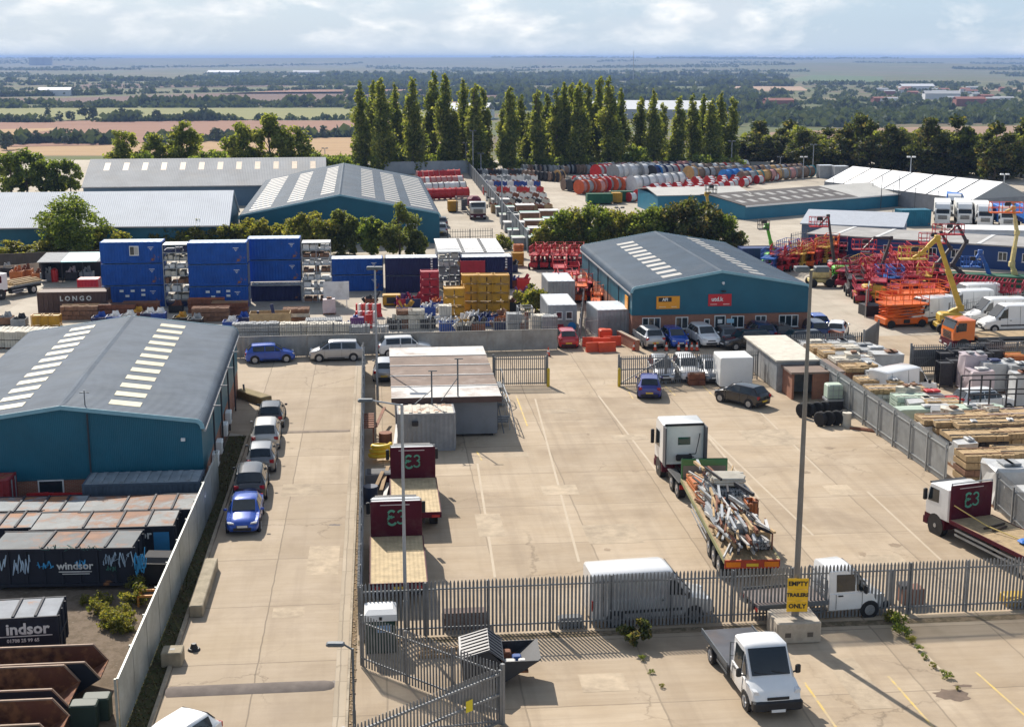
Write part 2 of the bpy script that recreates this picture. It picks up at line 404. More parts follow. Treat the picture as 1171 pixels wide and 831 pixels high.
def terr(x, y):
    """height of the land"""
    if y < 335: return -0.03
    if y < 840:
        t = (y - 335) / 505; t = t * t * (3 - 2 * t) * 0.35 + t * 0.65
        return -0.03 - 36 * t
    z = -36.03
    if y > 5200:
        a = min(1, (y - 5200) / 4500); a2 = min(1, max(0, (y - 8200) / 3600)); a2 = a2 * a2 * (3 - 2 * a2)
        z += a * (1 - a2) * (5 + 7 * math.sin(x / 1700 + 1.2) + 5 * math.sin(x / 900 + y / 1500)) + a2 * (48 + 4 * math.sin(x / 2600 + 1) + 2.5 * math.sin(x / 1000 + 2) - x * .0004)
        if x > 0: z += 24 * math.exp(-((x - 1900) / 1200) ** 2 - ((y - 7400) / 1500) ** 2)
    if y > 12000:
        a = min(1, (y - 12000) / 6000); z += a * 2
    return z
land = sheetm('open_land', [(0.075, 0.085, 0.035), (0.17, 0.125, 0.085), (0.10, 0.125, 0.045), (0.20, 0.165, 0.10), (0.07, 0.08, 0.035)], 0.0035, stretch=(0.55, 1.6, 1))
ys = [-60, 0, 60, 120, 180, 240, 300, 335, 370, 420, 480, 540, 600, 660, 720, 780, 840, 900, 1000, 1200, 1500, 1900, 2400, 3000, 3800, 4600, 5200, 5800, 6500, 7200, 8000, 9000, 10000, 10500, 11000, 11400, 11800, 12500, 14000, 16000, 18500, 22000, 27000]
mb = MB(); NX = 61
for y in ys:
    for i in range(NX):
        t = (i / (NX - 1) * 2 - 1); x = t * (260 + 0.62 * max(0, y)); mb.v.append(Vector((x, y, terr(x, y))))
for j in range(len(ys) - 1):
    for i in range(NX - 1): mb.f.append([j * NX + i, j * NX + i + 1, (j + 1) * NX + i + 1, (j + 1) * NX + i]); mb.mi.append(0)
struct('ground', mb, land, 80)

def quad_sheet(name, pts, z, mat, px=True, sub=1):
    ps = [P(*p) for p in pts] if px else [Vector((p[0], p[1], 0)) for p in pts]
    b_ = MB(); b_.add([(p.x, p.y, z) for p in ps], [tuple(range(len(ps)))])
    o = b_.build(name, mat); o['kind'] = 'structure'
    if o.data.polygons[0].normal.z < 0: o.data.flip_normals()
    return o
yardc = concretem('yard_concrete', (0.425, 0.33, 0.225), (0.515, 0.42, 0.31), 0.62, 5.2, 6.0, stain=0.5, jointw=0.045)
roadc = concretem('road_concrete', (0.42, 0.335, 0.235), (0.495, 0.405, 0.305), 0.52, 3.4, 6.0, stain=0.42, jointw=0.035, ox=5.2, oy=1.0)
backc = concretem('back_concrete', (0.42, 0.37, 0.30), (0.52, 0.465, 0.38), 0.85, 9, 9, stain=0.3)
gravel = sheetm('gravel', [(0.10, 0.075, 0.055), (0.20, 0.155, 0.115), (0.13, 0.10, 0.07), (0.30, 0.25, 0.19)], 1.6)
def g2w(a, b): return Vector((a * math.cos(G) - b * math.sin(G), a * math.sin(G) + b * math.cos(G), 0))
def w2g(v): return (v.x * math.cos(G) + v.y * math.sin(G), -v.x * math.sin(G) + v.y * math.cos(G))
quad_sheet('yard', [(-110, 20), (130, 20), (150, 334), (-130, 334)], 0.0, backc, px=False)
quad_sheet('lorry_yard', [tuple(g2w(-1.28, 40)[:2]), tuple(g2w(70, 40)[:2]), tuple(g2w(70, 116)[:2]), tuple(g2w(-1.28, 116)[:2])], 0.004, yardc, px=False)
# the sloping drive between the two fences
quad_sheet('road', [tuple(g2w(-8.66, 30)[:2]), tuple(g2w(-2.1, 30)[:2]), tuple(g2w(-2.1, 113)[:2]), tuple(g2w(-13.5, 113)[:2]), tuple(g2w(-13.5, 91)[:2]), tuple(g2w(-8.66, 88)[:2])], 0.008, roadc, px=False)
quad_sheet('skip_yard', [tuple(g2w(-40, 30)[:2]), tuple(g2w(-10.0, 30)[:2]), tuple(g2w(-10.0, 92)[:2]), tuple(g2w(-40, 92)[:2])], 0.006, gravel, px=False)
# verge under the skip-yard fence, kerbs and channels
vergem = sheetm('verge_soil', [(0.05, 0.04, 0.025), (0.09, 0.075, 0.035), (0.05, 0.06, 0.02), (0.15, 0.12, 0.08)], 2.2)
def strip(name, a0, a1, b0, b1, z, mat):
    return quad_sheet(name, [tuple(g2w(a0, b0)[:2]), tuple(g2w(a1, b0)[:2]), tuple(g2w(a1, b1)[:2]), tuple(g2w(a0, b1)[:2])], z, mat, px=False)
strip('verge', -9.99, -8.82, 30, 88, 0.012, vergem)
def kerb(name, a, b0, b1, w=0.16, h=0.12, m=None):
    k = MB(); y = b0
    while y < b1:
        k.box(-w / 2, w / 2, y, min(b1, y + 0.9), 0, h); y += 0.915
    o = struct(name, k, m or M('kerb_concrete', (0.36, 0.30, 0.22), 0.9, 0, 0.25, 1.2, dirt=0.5))
    o.location = g2w(a, 0); o.rotation_euler = (0, 0, G); return o
kerb('kerb', -8.74, 30, 88); kerb('kerb', -1.57, 30, 100, 0.10, 0.08)
MATS2 = {}
MATS2['channel'] = concretem('channel_concrete', (0.42, 0.35, 0.26), (0.50, 0.42, 0.32), 0.6, 0.62, 3.0, stain=0.45, streak=False)
strip('channel', -2.09, -1.63, 30, 108, 0.013, MATS2['channel'])
strip('margin', -1.51, -1.29, 30, 108, 0.012, sheetm('margin_soil', [(0.13, 0.09, 0.055), (0.25, 0.18, 0.11), (0.16, 0.12, 0.07), (0.33, 0.26, 0.18)], 2.5))
# speed hump of darker tarmac
mb = MB(); prof = [(-0.48, 0.012), (-0.36, 0.05), (-0.15, 0.085), (0.15, 0.085), (0.36, 0.05), (0.48, 0.012)]
rings = []
for a, k in ((-8.6, .55), (-8.5, 1), (-6.5, 1), (-3.2, 1), (-2.5, .96), (-2.22, .75), (-2.12, .35)):
    rings.append([(a, y * (k if k > .5 else k), z if k > .4 else 0.014) for y, z in prof])
mb.loft(rings, closed=False, cap=False)
o = struct('speed_hump', mb, M('hump_tarmac', (0.15, 0.125, 0.11), 0.95, 0, 0.25, 1.5, bump=0.5), 60)
hp = P(290, 787); o.location = g2w(0, w2g(hp)[1]); o.rotation_euler = (0, 0, G)
# a second worn hump higher up the drive
mb = MB(); mb.loft([[(a, y * .6, z * .7) for y, z in prof] for a in (-7.6, -2.2)], closed=False, cap=False)
o = struct('speed_hump', mb, M('hump_worn', (0.25, 0.20, 0.155), 0.95, 0, 0.25, 1.5), 60); o.location = g2w(0, w2g(P(340, 494))[1]); o.rotation_euler = (0, 0, G)
# painted bay lines
yel = M('yellow_line_paint', (0.62, 0.44, 0.12), 0.8, 0, 0.15, 3, dirt=0.8, dirtc=(0.44, 0.36, 0.26), dscale=1.6, dlo=0.42)
whl = M('pale_line_paint', (0.51, 0.425, 0.315), 0.85, 0, 0.12, 2, dirt=0.8, dirtc=(0.45, 0.37, 0.27), dscale=1.0, dlo=0.40)
def pline(p, q, w, mat, z=0.010, name='bay_marking'):
    p, q = P(*p), P(*q); d = (q - p).normalized(); n = Vector((-d.y, d.x, 0)) * w / 2
    b_ = MB(); b_.add([(p.x - n.x, p.y - n.y, z), (p.x + n.x, p.y + n.y, z), (q.x + n.x, q.y + n.y, z), (q.x - n.x, q.y - n.y, z)], [(0, 1, 2, 3)])
    o = b_.build(name, mat); o['kind'] = 'structure'
    if o.data.polygons[0].normal.z < 0: o.data.flip_normals()
    return o
for a, b in (((920, 780), (962, 840)), ((1016, 773), (1075, 840)), ((1116, 768), (1180, 825)), ((590, 452), (603, 487)), ((545, 516), (551, 526)),
             ((760, 441), (772, 452)), ((716, 443), (724, 456)), ((803, 440), (816, 453))):
    pline(a, b, 0.10, yel)
for a, b in (((546, 530), (566, 660)), ((612, 456), (662, 642)), ((684, 452), (756, 545)), ((800, 487), (868, 570)), ((868, 470), (940, 540)), ((992, 562), (1076, 640)), ((1045, 735), (1085, 775)), ((800, 487), (930, 612))):
    pline(a, b, 0.13, whl, 0.0085)
# dark patches
oil = M('oil_stain', (0.15, 0.105, 0.075), 0.8, 0, 0.3, 1.5)
def blotch(px, py, rx, ry, mat, n=22, seed=1, name='stain', z=0.0095):
    r_ = random.Random(seed); c = P(px, py); b_ = MB(); vs = []
    for i in range(n):
        t = 2 * math.pi * i / n; k = 1 + r_.uniform(-.25, .25); vs.append((c.x + math.cos(t) * rx * k, c.y + math.sin(t) * ry * k, z))
    b_.add(vs, [tuple(range(n))]); o = b_.build(name, mat); o['kind'] = 'structure'; return o
blotch(1090, 794, 0.65, 0.5, oil, seed=3); blotch(1101, 784, 0.35, 0.12, oil, seed=5)
blotch(383, 600, 0.35, 0.15, M('manhole', (0.13, 0.11, 0.10), 0.8), seed=8); blotch(381, 782, 0.3, 0.3, M('drain_cover', (0.2, 0.17, 0.15), 0.8), seed=9)
r_ = random.Random(21)
for i, (px, py) in enumerate(((560, 600), (640, 560), (700, 610), (590, 520), (720, 500), (960, 560), (880, 500), (640, 470), (1010, 640), (690, 780), (980, 780), (345, 560), (330, 700), (370, 640))):
    c = w2g(P(px, py)); a_, b_ = r_.uniform(.5, 1.6), r_.uniform(.5, 2.4); k = r_.uniform(.75, 1.12)
    strip('concrete_patch', c[0] - a_, c[0] + a_, c[1] - b_, c[1] + b_, .0088 + i * .0001, M('patch_%d' % (i % 4), (.43 * k, .345 * k, .245 * k), .9, 0, .2, 1.5, dirt=.4))
for i in range(12): blotch(r_.uniform(510, 1040), r_.uniform(480, 640), r_.uniform(.08, .35), r_.uniform(.08, .3), M('faint_stain', (.29, .22, .15), .9, 0, .3, 2), seed=i, z=.0105)
# fields on the plain (flat there, sheets a little above the land)
fieldz = -35.6
def field(name, pts, pal, scale=0.02, st=(0.3, 2, 1), z=fieldz):
    ps = [P(x, y, -36) for x, y in pts]; b_ = MB(); b_.add([(p.x, p.y, z) for p in ps], [tuple(range(len(ps)))])
    o = b_.build(name, sheetm(name, pal, scale, stretch=st)); o['kind'] = 'structure'
    if o.data.polygons[0].normal.z < 0: o.data.flip_normals()
tan = [(0.36, 0.23, 0.12), (0.42, 0.28, 0.15), (0.33, 0.21, 0.11)]; pink = [(0.24, 0.13, 0.085), (0.30, 0.17, 0.115), (0.22, 0.12, 0.08)]
grn = [(0.19, 0.20, 0.07), (0.25, 0.245, 0.10), (0.17, 0.19, 0.065)]; dkb = [(0.13, 0.085, 0.07), (0.17, 0.11, 0.085), (0.11, 0.08, 0.06)]
field('stubble_field', [(-160, 187), (560, 187), (560, 158), (250, 158), (120, 167), (-160, 172)], tan)
field('stubble_field', [(-160, 160), (-10, 158), (60, 150), (68, 147), (-160, 152)], tan)
field('ploughed_field', [(-160, 171), (118, 166.5), (250, 157.5), (560, 157), (560, 138.5), (130, 138), (-160, 143)], pink, z=fieldz - .15)
field('pasture_field', [(-200, 139), (560, 136), (560, 124.5), (-200, 123.5)], grn)
field('ploughed_field', [(-260, 114), (110, 119), (330, 116), (620, 112), (620, 103.5), (280, 106), (60, 113), (-260, 108)], dkb)
field('ploughed_field', [(250, 108), (620, 107), (620, 102), (330, 103)], pink)
field('stubble_field', [(300, 119.5), (560, 118.5), (560, 116), (300, 117.5)], tan)
field('ploughed_field', [(60, 102), (330, 99), (330, 95), (100, 97)], dkb); field('pasture_field', [(690, 124), (900, 130), (910, 126), (700, 120)], grn)
field('stubble_field', [(805, 105), (925, 104), (915, 99), (830, 98)], [(0.36, 0.25, 0.17), (0.42, 0.3, 0.2)])
field('ploughed_field', [(880, 172), (1300, 172), (1300, 143), (1040, 146), (880, 152)], [(0.27, 0.18, 0.12), (0.33, 0.22, 0.15)])
field('pasture_field', [(893, 93), (1010, 94), (1010, 88), (930, 86)], [(0.10, 0.14, 0.06), (0.13, 0.17, 0.07)])
field('stubble_field', [(1000, 103), (1180, 105), (1180, 101), (1010, 99)], [(0.28, 0.2, 0.13), (0.3, 0.23, 0.15)])
field('stubble_field', [(560, 86), (800, 84), (800, 81.5), (600, 82)], [(0.34, 0.28, 0.2), (0.3, 0.23, 0.15)])
field('stubble_field', [(180, 84), (400, 84), (400, 81), (200, 81)], [(0.44, 0.38, 0.3), (0.4, 0.33, 0.25)])
# blue-grey air over the plain
HAZE = MB(); HAZE.box(-21000, 21000, -80, 28000, -60, 44)
hz = HAZE.build('haze', bpy.data.materials.new('haze_air')); hz['kind'] = 'stuff'
hm = hz.data.materials[0]; hm.use_nodes = True; ht = hm.node_tree
for n_ in list(ht.nodes):
    if n_.type == 'BSDF_PRINCIPLED': ht.nodes.remove(n_)
hv = ht.nodes.new('ShaderNodeVolumePrincipled'); hv.inputs['Color'].default_value = (0.40, 0.59, 1.0, 1); hv.inputs['Density'].default_value = 0.00009
hv.inputs['Anisotropy'].default_value = 0.0
ht.links.new(hv.outputs[0], ht.nodes['Material Output'].inputs['Volume'])
# ------------------------------------------------------------------ trees
bark = M('bark', (0.10, 0.075, 0.05), 0.9, 0, 0.3, 3)
LEAF = {
 'poplar': [leafm('poplar_leaf', (0.17, 0.20, 0.052)), leafm('poplar_leaf_deep', (0.085, 0.115, 0.03)), leafm('poplar_leaf_pale', (0.24, 0.25, 0.075))],
 'green': [leafm('green_leaf', (0.14, 0.19, 0.045)), leafm('green_leaf_deep', (0.065, 0.10, 0.024)), leafm('green_leaf_pale', (0.20, 0.23, 0.055))],
 'dark': [leafm('dark_leaf', (0.085, 0.105, 0.036), .42), leafm('dark_leaf_deep', (0.034, 0.046, 0.018), .35), leafm('dark_leaf_brown', (0.165, 0.14, 0.055), .42)],
 'willow': [leafm('willow_leaf', (0.14, 0.165, 0.055)), leafm('willow_leaf_deep', (0.085, 0.11, 0.04)), leafm('willow_leaf_pale', (0.155, 0.17, 0.065))],
 'hedge': [leafm('hedge_leaf', (0.19, 0.19, 0.048)), leafm('hedge_leaf_deep', (0.09, 0.115, 0.026)), leafm('hedge_leaf_pale', (0.20, 0.185, 0.055))],
 'far': [leafm('far_leaf', (0.075, 0.10, 0.04), .2), leafm('far_leaf_deep', (0.048, 0.070, 0.03), .2), leafm('far_leaf_pale', (0.10, 0.12, 0.045), .15)],  # cloud shadow over the plain is put into these darker leaf colours
}
def leaf_card(mb, c, s, r, k):
    # a small folded spray of leaves: two faces at an angle
    u = Vector((r.gauss(0, 1), r.gauss(0, 1), r.gauss(0, 1))).normalized()
    v = u.orthogonal().normalized(); v.rotate(Matrix.Rotation(r.uniform(0, 6.28), 3, u)); w = u.cross(v)
    a = s * r.uniform(.6, 1.2); b = s * r.uniform(.35, .7)
    mb.add([c - v * a, c + w * b - u * b * .3, c + v * a * r.uniform(.7, 1.1), c - w * b - u * b * .3], [(0, 1, 2), (0, 2, 3)], k)
def crown(clumps, n, size, r, deep=0.5):
    mb = MB()
    tot = sum(c[1] ** 2 for c in clumps)
    for (c, rad, fl) in clumps:
        m = max(6, int(n * rad * rad / tot)); c = Vector(c)
        tone = r.random()
        for _ in range(m):
            d = Vector((r.gauss(0, 1), r.gauss(0, 1), r.gauss(0, 1))).normalized() * rad * (r.random() ** 0.45) * r.uniform(.75, 1.18)
            d.z *= fl
            q = r.random()
            k = 1 if q < 0.22 + .3 * (tone < .35) else (2 if q > 0.86 - .3 * (tone > .7) else 0)
            leaf_card(mb, c + d, size, r, k)
    return mb
def trunk(mb, h, r0, limbs, r):
    pts = [Vector((0, 0, 0))]; n = 6
    for i in range(1, n + 1): pts.append(Vector((r.gauss(0, h * .012), r.gauss(0, h * .012), h * i / n)))
    for i in range(n): mb.cyl(pts[i], pts[i + 1], r0 * (1 - .8 * i / n), 7, r0 * (1 - .8 * (i + 1) / n))
    for c in limbs:
        z = min(h * .92, max(h * .25, c.z * .72)); mb.cyl((0, 0, z), c, r0 * .28, 5, r0 * .07)
def make_poplar(seed, h=20.0, wd=3.1, n=4200):
    r = random.Random(seed); cl = []
    m = 30
    for i in range(m):
        t = (i + r.random() * .7) / m; z = h * (.06 + .93 * t)
        w = wd * (min(1, .55 + 1.6 * t) if t < .3 else 1 - .78 * ((t - .3) / .7) ** 1.6) * r.uniform(.75, 1.15)
        a = r.uniform(0, 6.28); d = w * r.uniform(.15, .55)
        cl.append(((math.cos(a) * d, math.sin(a) * d, z), w * r.uniform(.45, .72), r.uniform(1.3, 1.9)))
    t = bpy.data.objects.new('poplar_tree', None); col.objects.link(t)
    crown(cl, n, .42, r).build('crown', LEAF['poplar'], t)
    b = MB(); trunk(b, h * .96, h * .018, [Vector(c[0]) for c in cl[::3]], r); b.build('trunk', bark, t, 60); return t
def make_tree(kind, seed, h=10.0, wx=4.5, n=3200, base=.16, size=.34, m=26, name='broadleaf_tree', rough=1.0, top=.6, pal=None):
    r = random.Random(seed); cl = []
    for i in range(m):
        for _ in range(30):
            d = Vector((r.uniform(-1, 1), r.uniform(-1, 1), r.uniform(-1, 1)))
            if .25 < d.length < 1: break
        z = h * (base + (1 - base) * (d.z * .5 + .5)); wz = 1 - max(0, d.z) ** 2 * (1 - top)
        cl.append(((d.x * wx * wz * .85, d.y * wx * wz * .85, z * .97), wx * r.uniform(.20, .40) * rough, r.uniform(.7, 1.0)))
    t = bpy.data.objects.new(name, None); col.objects.link(t)
    crown(cl, n, size, r).build('crown', LEAF[pal or kind], t)
    b = MB(); trunk(b, h * .85, h * .022, [Vector(c[0]) for c in cl[::2]], r); b.build('trunk', bark, t, 60); return t
TREES = {}
def tree(key, mk, p, label, cat='tree', group=None, s=1.0, rz=None):
    return spawn(TREES, key, mk, p, rnd.uniform(0, 6.28) if rz is None else rz, label, cat, group, scale=s)
# the row of poplars along the back of the estate (photo x of the stem, y of the tip)
pop = [(414, 93, 'leftmost of the row'), (428, 91, ''), (437, 89, ''), (453, 95, ''), (464, 122, ''), (473, 88, ''), (497, 82, 'tallest of all,'), (509, 83, ''), (520, 125, ''), (530, 90, ''), (544, 95, ''), (552, 99, ''),
       (576, 118, ''), (584, 98, ''), (596, 108, ''), (604, 128, ''), (614, 102, ''), (625, 106, ''), (636, 101, ''), (645, 93, ''), (653, 95, ''), (663, 92, ''), (671, 94, ''), (685, 87, ''), (695, 88, ''), (708, 100, ''),
       (732, 111, ''), (746, 102, ''), (757, 117, ''), (775, 110, ''), (790, 108, ''), (803, 107, ''), (812, 113, ''), (822, 105, ''), (836, 110, 'rightmost of the row')]
for i, (px, py, note) in enumerate(pop):
    Y = 303 + 8 * math.sin(i * 2.3) + (px - 600) * .02
    b = PY(px, 195, Y); top = PY(px, py, Y).z; h = top + .3
    nb = 'short ' if h < 14.5 else ('very tall ' if h > 21.2 else ('tall ' if h > 18 else 'medium height '))
    L = f'{nb}slender columnar poplar in the row behind the estate'
    if note: L = f'{nb}slender poplar, {note} in the line behind the estate'
    tree('poplar%d' % (i % 6), (lambda s=i: make_poplar(100 + s)), (b.x, b.y, -.2), L, 'tree', 'poplars in the row behind the estate', (h / 20 * rnd.uniform(.95, 1.15) * (.95 if h > 16 else 1.1), h / 20 * 1.0, h / 20))
# low shrubs at the poplars' feet
for i, px in enumerate(range(395, 850, 17)):
    b = PY(px + rnd.uniform(-5, 5), 197, 298 + rnd.uniform(-3, 3))
    tree('under%d' % (i % 3), (lambda s=i: make_tree('green', 300 + s, 5.0, 3.2, 900, .05, .4, 14, 'shrub')), (b.x, b.y, -.1), 'low bushy shrub at the foot of the poplar row', 'shrub', 'shrubs under the poplars', (rnd.uniform(.7, 1.1), rnd.uniform(.8, 1.2), rnd.uniform(.6, 1.15)))
# five broad trees in front of the fields, behind the grey roofs
for i, (px, py, w, lab) in enumerate([(143, 143, 3.6, 'dark broadleaf tree standing apart behind the ridge of the grey roof, leftmost of five'), (180, 153, 3.8, 'low round broadleaf tree between two taller ones behind the grey roof'), (209, 136, 4.2, 'tall dark broadleaf tree behind the middle of the grey roof'),
        (278, 133, 3.7, 'tall narrow broadleaf tree at the left of the clump behind the grey roof'), (309, 131, 4.6, 'broadest and tallest tree of the clump behind the grey roof'), (343, 142, 4.2, 'rounded dark tree at the right end of the clump behind the grey roof')]):
    Y = 262; b = PY(px, 197, Y); h = PY(px, py, Y).z
    tree('fivetree%d' % (i % 3), (lambda s=i: make_tree('poplar', 400 + s, 14, 4.0, 3600, .1, .42, 34, 'broadleaf_tree', top=.45)), (b.x, b.y, 0), lab, 'tree', 'broad trees behind the grey roofs', (w / 4.0, w / 4.0, h / 14))
# the hedge and small trees between them
for i, (px, py, w) in enumerate([(12, 172, 4.5), (30, 175, 4.2), (52, 183, 3), (66, 181, 3), (232, 178, 3.4), (250, 172, 3.5), (161, 172, 3), (362, 178, 3), (378, 180, 3), (395, 178, 3), (80, 188, 2.6), (225, 180, 3)]):
    Y = 250; b = PY(px, 205, Y); h = max(4, PY(px, py, Y).z + .5)
    tree('hd%d' % (i % 3), (lambda s=i: make_tree('green', 430 + s, 8, 3.6, 1900, .04, .4, 20, 'hedge_tree')), (b.x, b.y, 0), 'leafy hedge tree between the grey roofs and the stubble field', 'tree', 'hedge trees beyond the grey roofs', (w / 3.6, w / 3.6, h / 8))
# dark belt of conifers and brown-green trees along the right back edge
for i in range(44):
    px = 838 + i * 7.9 + rnd.uniform(-3, 3); Y = 322 - (px - 838) * .135 + rnd.uniform(-7, 9) + (8 if i % 2 else 0)
    tipy = 150 + 9 * math.sin(i * 1.3) + 6 * math.sin(i * .53 + 1) + rnd.uniform(-6, 6) - (6 if 960 < px < 1010 else 0)
    b = PY(px, 195, Y); h = PY(px, tipy, Y).z
    L = ['dark evergreen tree in the dense belt on the right back edge', 'bushy brown-green tree in the dense belt on the right back edge'][i % 2]
    tree('belt%d' % (i % 6), (lambda s=i: make_tree('dark', 500 + s, 12, 4.6, 3000, .02, .46, 30, 'belt_tree', top=.35, pal='dark' if s % 2 == 0 else 'poplar')), (b.x, b.y, 0), L, 'tree', 'trees in the dark belt on the right', (1, 1, h / 12))
# left tree and hedge in the estate
b = P(88, 297); h = PY(88, 224, b.y).z
tree('bigleft', lambda: make_tree('green', 611, 10, 4.6, 6500, .08, .27, 44, 'broadleaf_tree', top=.5), (b.x, b.y, 0), 'large round broadleaf tree in front of the pale metal roof', 'tree', None, (1, 1, h / 10))
for i, (px, base, tip, w) in enumerate([(20, 302, 283, 2.8), (5, 303, 279, 2.6), (40, 302, 280, 2.8), (60, 300, 272, 2.6), (118, 298, 262, 2.2), (52, 301, 284, 2.2), (135, 298, 270, 2)]):
    b = P(px, base); h = PY(px, tip, b.y).z
    tree('lh%d' % (i % 3), (lambda s=i: make_tree('hedge', 630 + s, 3.5, 2.4, 1500, .02, .26, 18, 'hedge_bush')), (b.x, b.y + 2, 0), 'bushy green hedge shrub below the pale roof on the left', 'shrub', 'hedge bushes by the left boundary', (w / 2.4, w / 2.4, h / 3.5))
for i in range(15):
    px = 148 + i * 13.5; b = P(px, 291 + rnd.uniform(-1, 1)); tip = 257 + 3 * math.sin(i * 1.7) + (4 if i < 4 else 0); h = PY(px, tip, b.y).z
    tree('mh%d' % (i % 4), (lambda s=i: make_tree('hedge', 650 + s, 4, 2.3, 1700, .02, .25, 20, 'hedge_bush')), (b.x, b.y + 3, 0), 'yellow-green hedge bush behind the blue container stacks', 'shrub', 'hedge bushes behind the containers', (1.05, 1, h / 4))
for px, base, tip, w, kind, lab, sd_ in [(345, 292, 243, 2.5, 'hedge', 'yellow-green tree left of the birches before the large blue warehouse', 1), (365, 292, 243, 2.6, 'hedge', 'bright round tree before the gable of the large blue warehouse', 2), (389, 290, 240, 2.2, 'willow', 'grey-green willow with thin crown before the large blue warehouse', 3),
         (406, 292, 246, 1.9, 'willow', 'small grey-green tree next to the upright birch', 4), (425, 294, 243, 2.0, 'green', 'upright pointed bright green tree left of the weeping willow', 5), (457, 295, 230, 2.7, 'willow', 'tall weeping willow at the corner of the large blue warehouse', 6), (476, 294, 262, 1.5, 'willow', 'low willow scrub right of the weeping willow', 7)]:
    b = P(px, base); h = PY(px, tip, b.y).z
    tree('wt%d' % sd_, (lambda: make_tree(kind, 700 + sd_, h, w, 3200, .05, .26, 34, 'broadleaf_tree' if kind != 'willow' else 'willow_tree', top=.4)), (b.x, b.y, 0), lab, 'tree')
# thick shrubs behind the brick-fronted unit
for i, (px, base, tip, w, pal) in enumerate([(628, 287, 252, 2.6, 'hedge'), (645, 287, 240, 2.7, 'green'), (662, 287, 236, 2.6, 'hedge'), (680, 288, 234, 2.8, 'green'), (698, 288, 237, 2.6, 'hedge'), (716, 288, 242, 2.7, 'hedge'), (735, 288, 240, 2.8, 'green'), (752, 287, 236, 2.9, 'green'), (772, 287, 228, 3.2, 'dark'), (792, 287, 226, 3.4, 'dark'), (812, 287, 232, 3.0, 'dark'), (828, 288, 246, 2.5, 'green'), (838, 290, 262, 1.9, 'dark'), (655, 284, 244, 2.4, 'green'), (705, 284, 240, 2.4, 'green')]):
    b = P(px, base); h = PY(px, tip, b.y).z
    nm = {'hedge': 'yellow-green', 'green': 'mid green', 'dark': 'dark green'}[pal]
    tree('as%s%d' % (pal, i % 2), (lambda s=i, q=pal: make_tree(q, 730 + s, 5.5, 2.8, 2600, .02, .27, 30, 'tall_shrub', top=.5)), (b.x, b.y, 0), f'{nm} shrub in the thicket behind the brick fronted unit', 'shrub', 'thicket behind the brick fronted unit', (w / 2.8, w / 2.8, h / 5.5))
b = P(612, 357); tree('smallt', lambda: make_tree('hedge', 760, 2.9, 1.9, 2200, .05, .22, 24, 'bush'), (b.x, b.y, 0), 'single round bush among the stacked goods beside the grey cabin', 'shrub')
b = P(575, 285); tree('smallt2', lambda: make_tree('hedge', 765, 1.6, 1.8, 900, .02, .22, 16, 'bush'), (b.x, b.y, 0), 'low bush at the end of the white topped racks', 'shrub')
# far individual trees on the plain
far = [(55, 134, 9), (98, 137, 14), (82, 138, 10), (106, 137, 13), (68, 139, 9), (140, 139, 12), (150, 138, 12), (160, 137, 10), (180, 139, 11), (235, 138, 14), (217, 139, 8), (108, 163, 11), (62, 162, 9), (8, 172, 12), (30, 163, 8), (42, 164, 9), (120, 165, 9), (230, 163, 7), (248, 162, 10), (262, 160, 7), (370, 158, 9), (384, 157, 8), (78, 165, 7), (30, 140, 7), (15, 140, 7),
       (865, 128, 15), (894, 130, 10), (912, 132, 12), (904, 128, 11), (876, 122, 9), (1012, 125, 13), (1024, 126, 12), (1050, 126, 12), (1030, 122, 11), (955, 127, 11), (965, 126, 12), (975, 124, 13), (990, 128, 11), (888, 138, 9), (905, 142, 9), (380, 121, 9), (358, 121, 8)]
for i, (px, py, h) in enumerate(far):
    p = P(px, py, -36)
    tree('far%d' % (i % 5), (lambda s=i: make_tree('far', 800 + s, 10, 5.0, 520, .02, .95, 18, 'field_tree', top=.5)), (p.x, p.y, -36), 'round hedgerow tree out on the plain beyond the estate', 'tree', 'hedgerow trees on the plain', (h / 10 * 1.1, h / 10 * 1.1, h / 10))
# hedgerows and woods that read as one mass
def blobs(mb, pts, r, hh=7.0, faces=14):
    for (x, y, z, s) in pts:
        for _ in range(faces):
            d = Vector((r.gauss(0, .55), r.gauss(0, .55), 0)) * s; zz = r.uniform(.1, 1.0) * s * 1.05
            u = r.uniform(.35, .7) * s; a = r.uniform(0, 3.14)
            c = Vector((x, y, z + zz * .8)) + d
            v = Vector((math.cos(a), math.sin(a), r.uniform(-.3, .3))) * u; w = Vector((r.uniform(-.4, .4), r.uniform(-.4, .4), 1)) * u * .75
            mb.add([c - v, c - w, c + v, c + w], [(0, 1, 2, 3)], 0 if r.random() < .5 else (1 if r.random() < .7 else 2))
r = random.Random(11)
def hedgeline(mb, a, b, n, s0, s1, spread=0.6):
    pa, pb = P(*a, -36), P(*b, -36); pts = []
    for i in range(n):
        t = (i + r.random()) / n; p = pa.lerp(pb, t); y = p.y * (1 + r.gauss(0, .004 * spread)); x = p.x + r.gauss(0, 2)
        pts.append((x, y, terr(x, y), r.uniform(s0, s1) if r.random() < .8 else s1 * 1.5))
    blobs(mb, pts, r)
mb = MB()
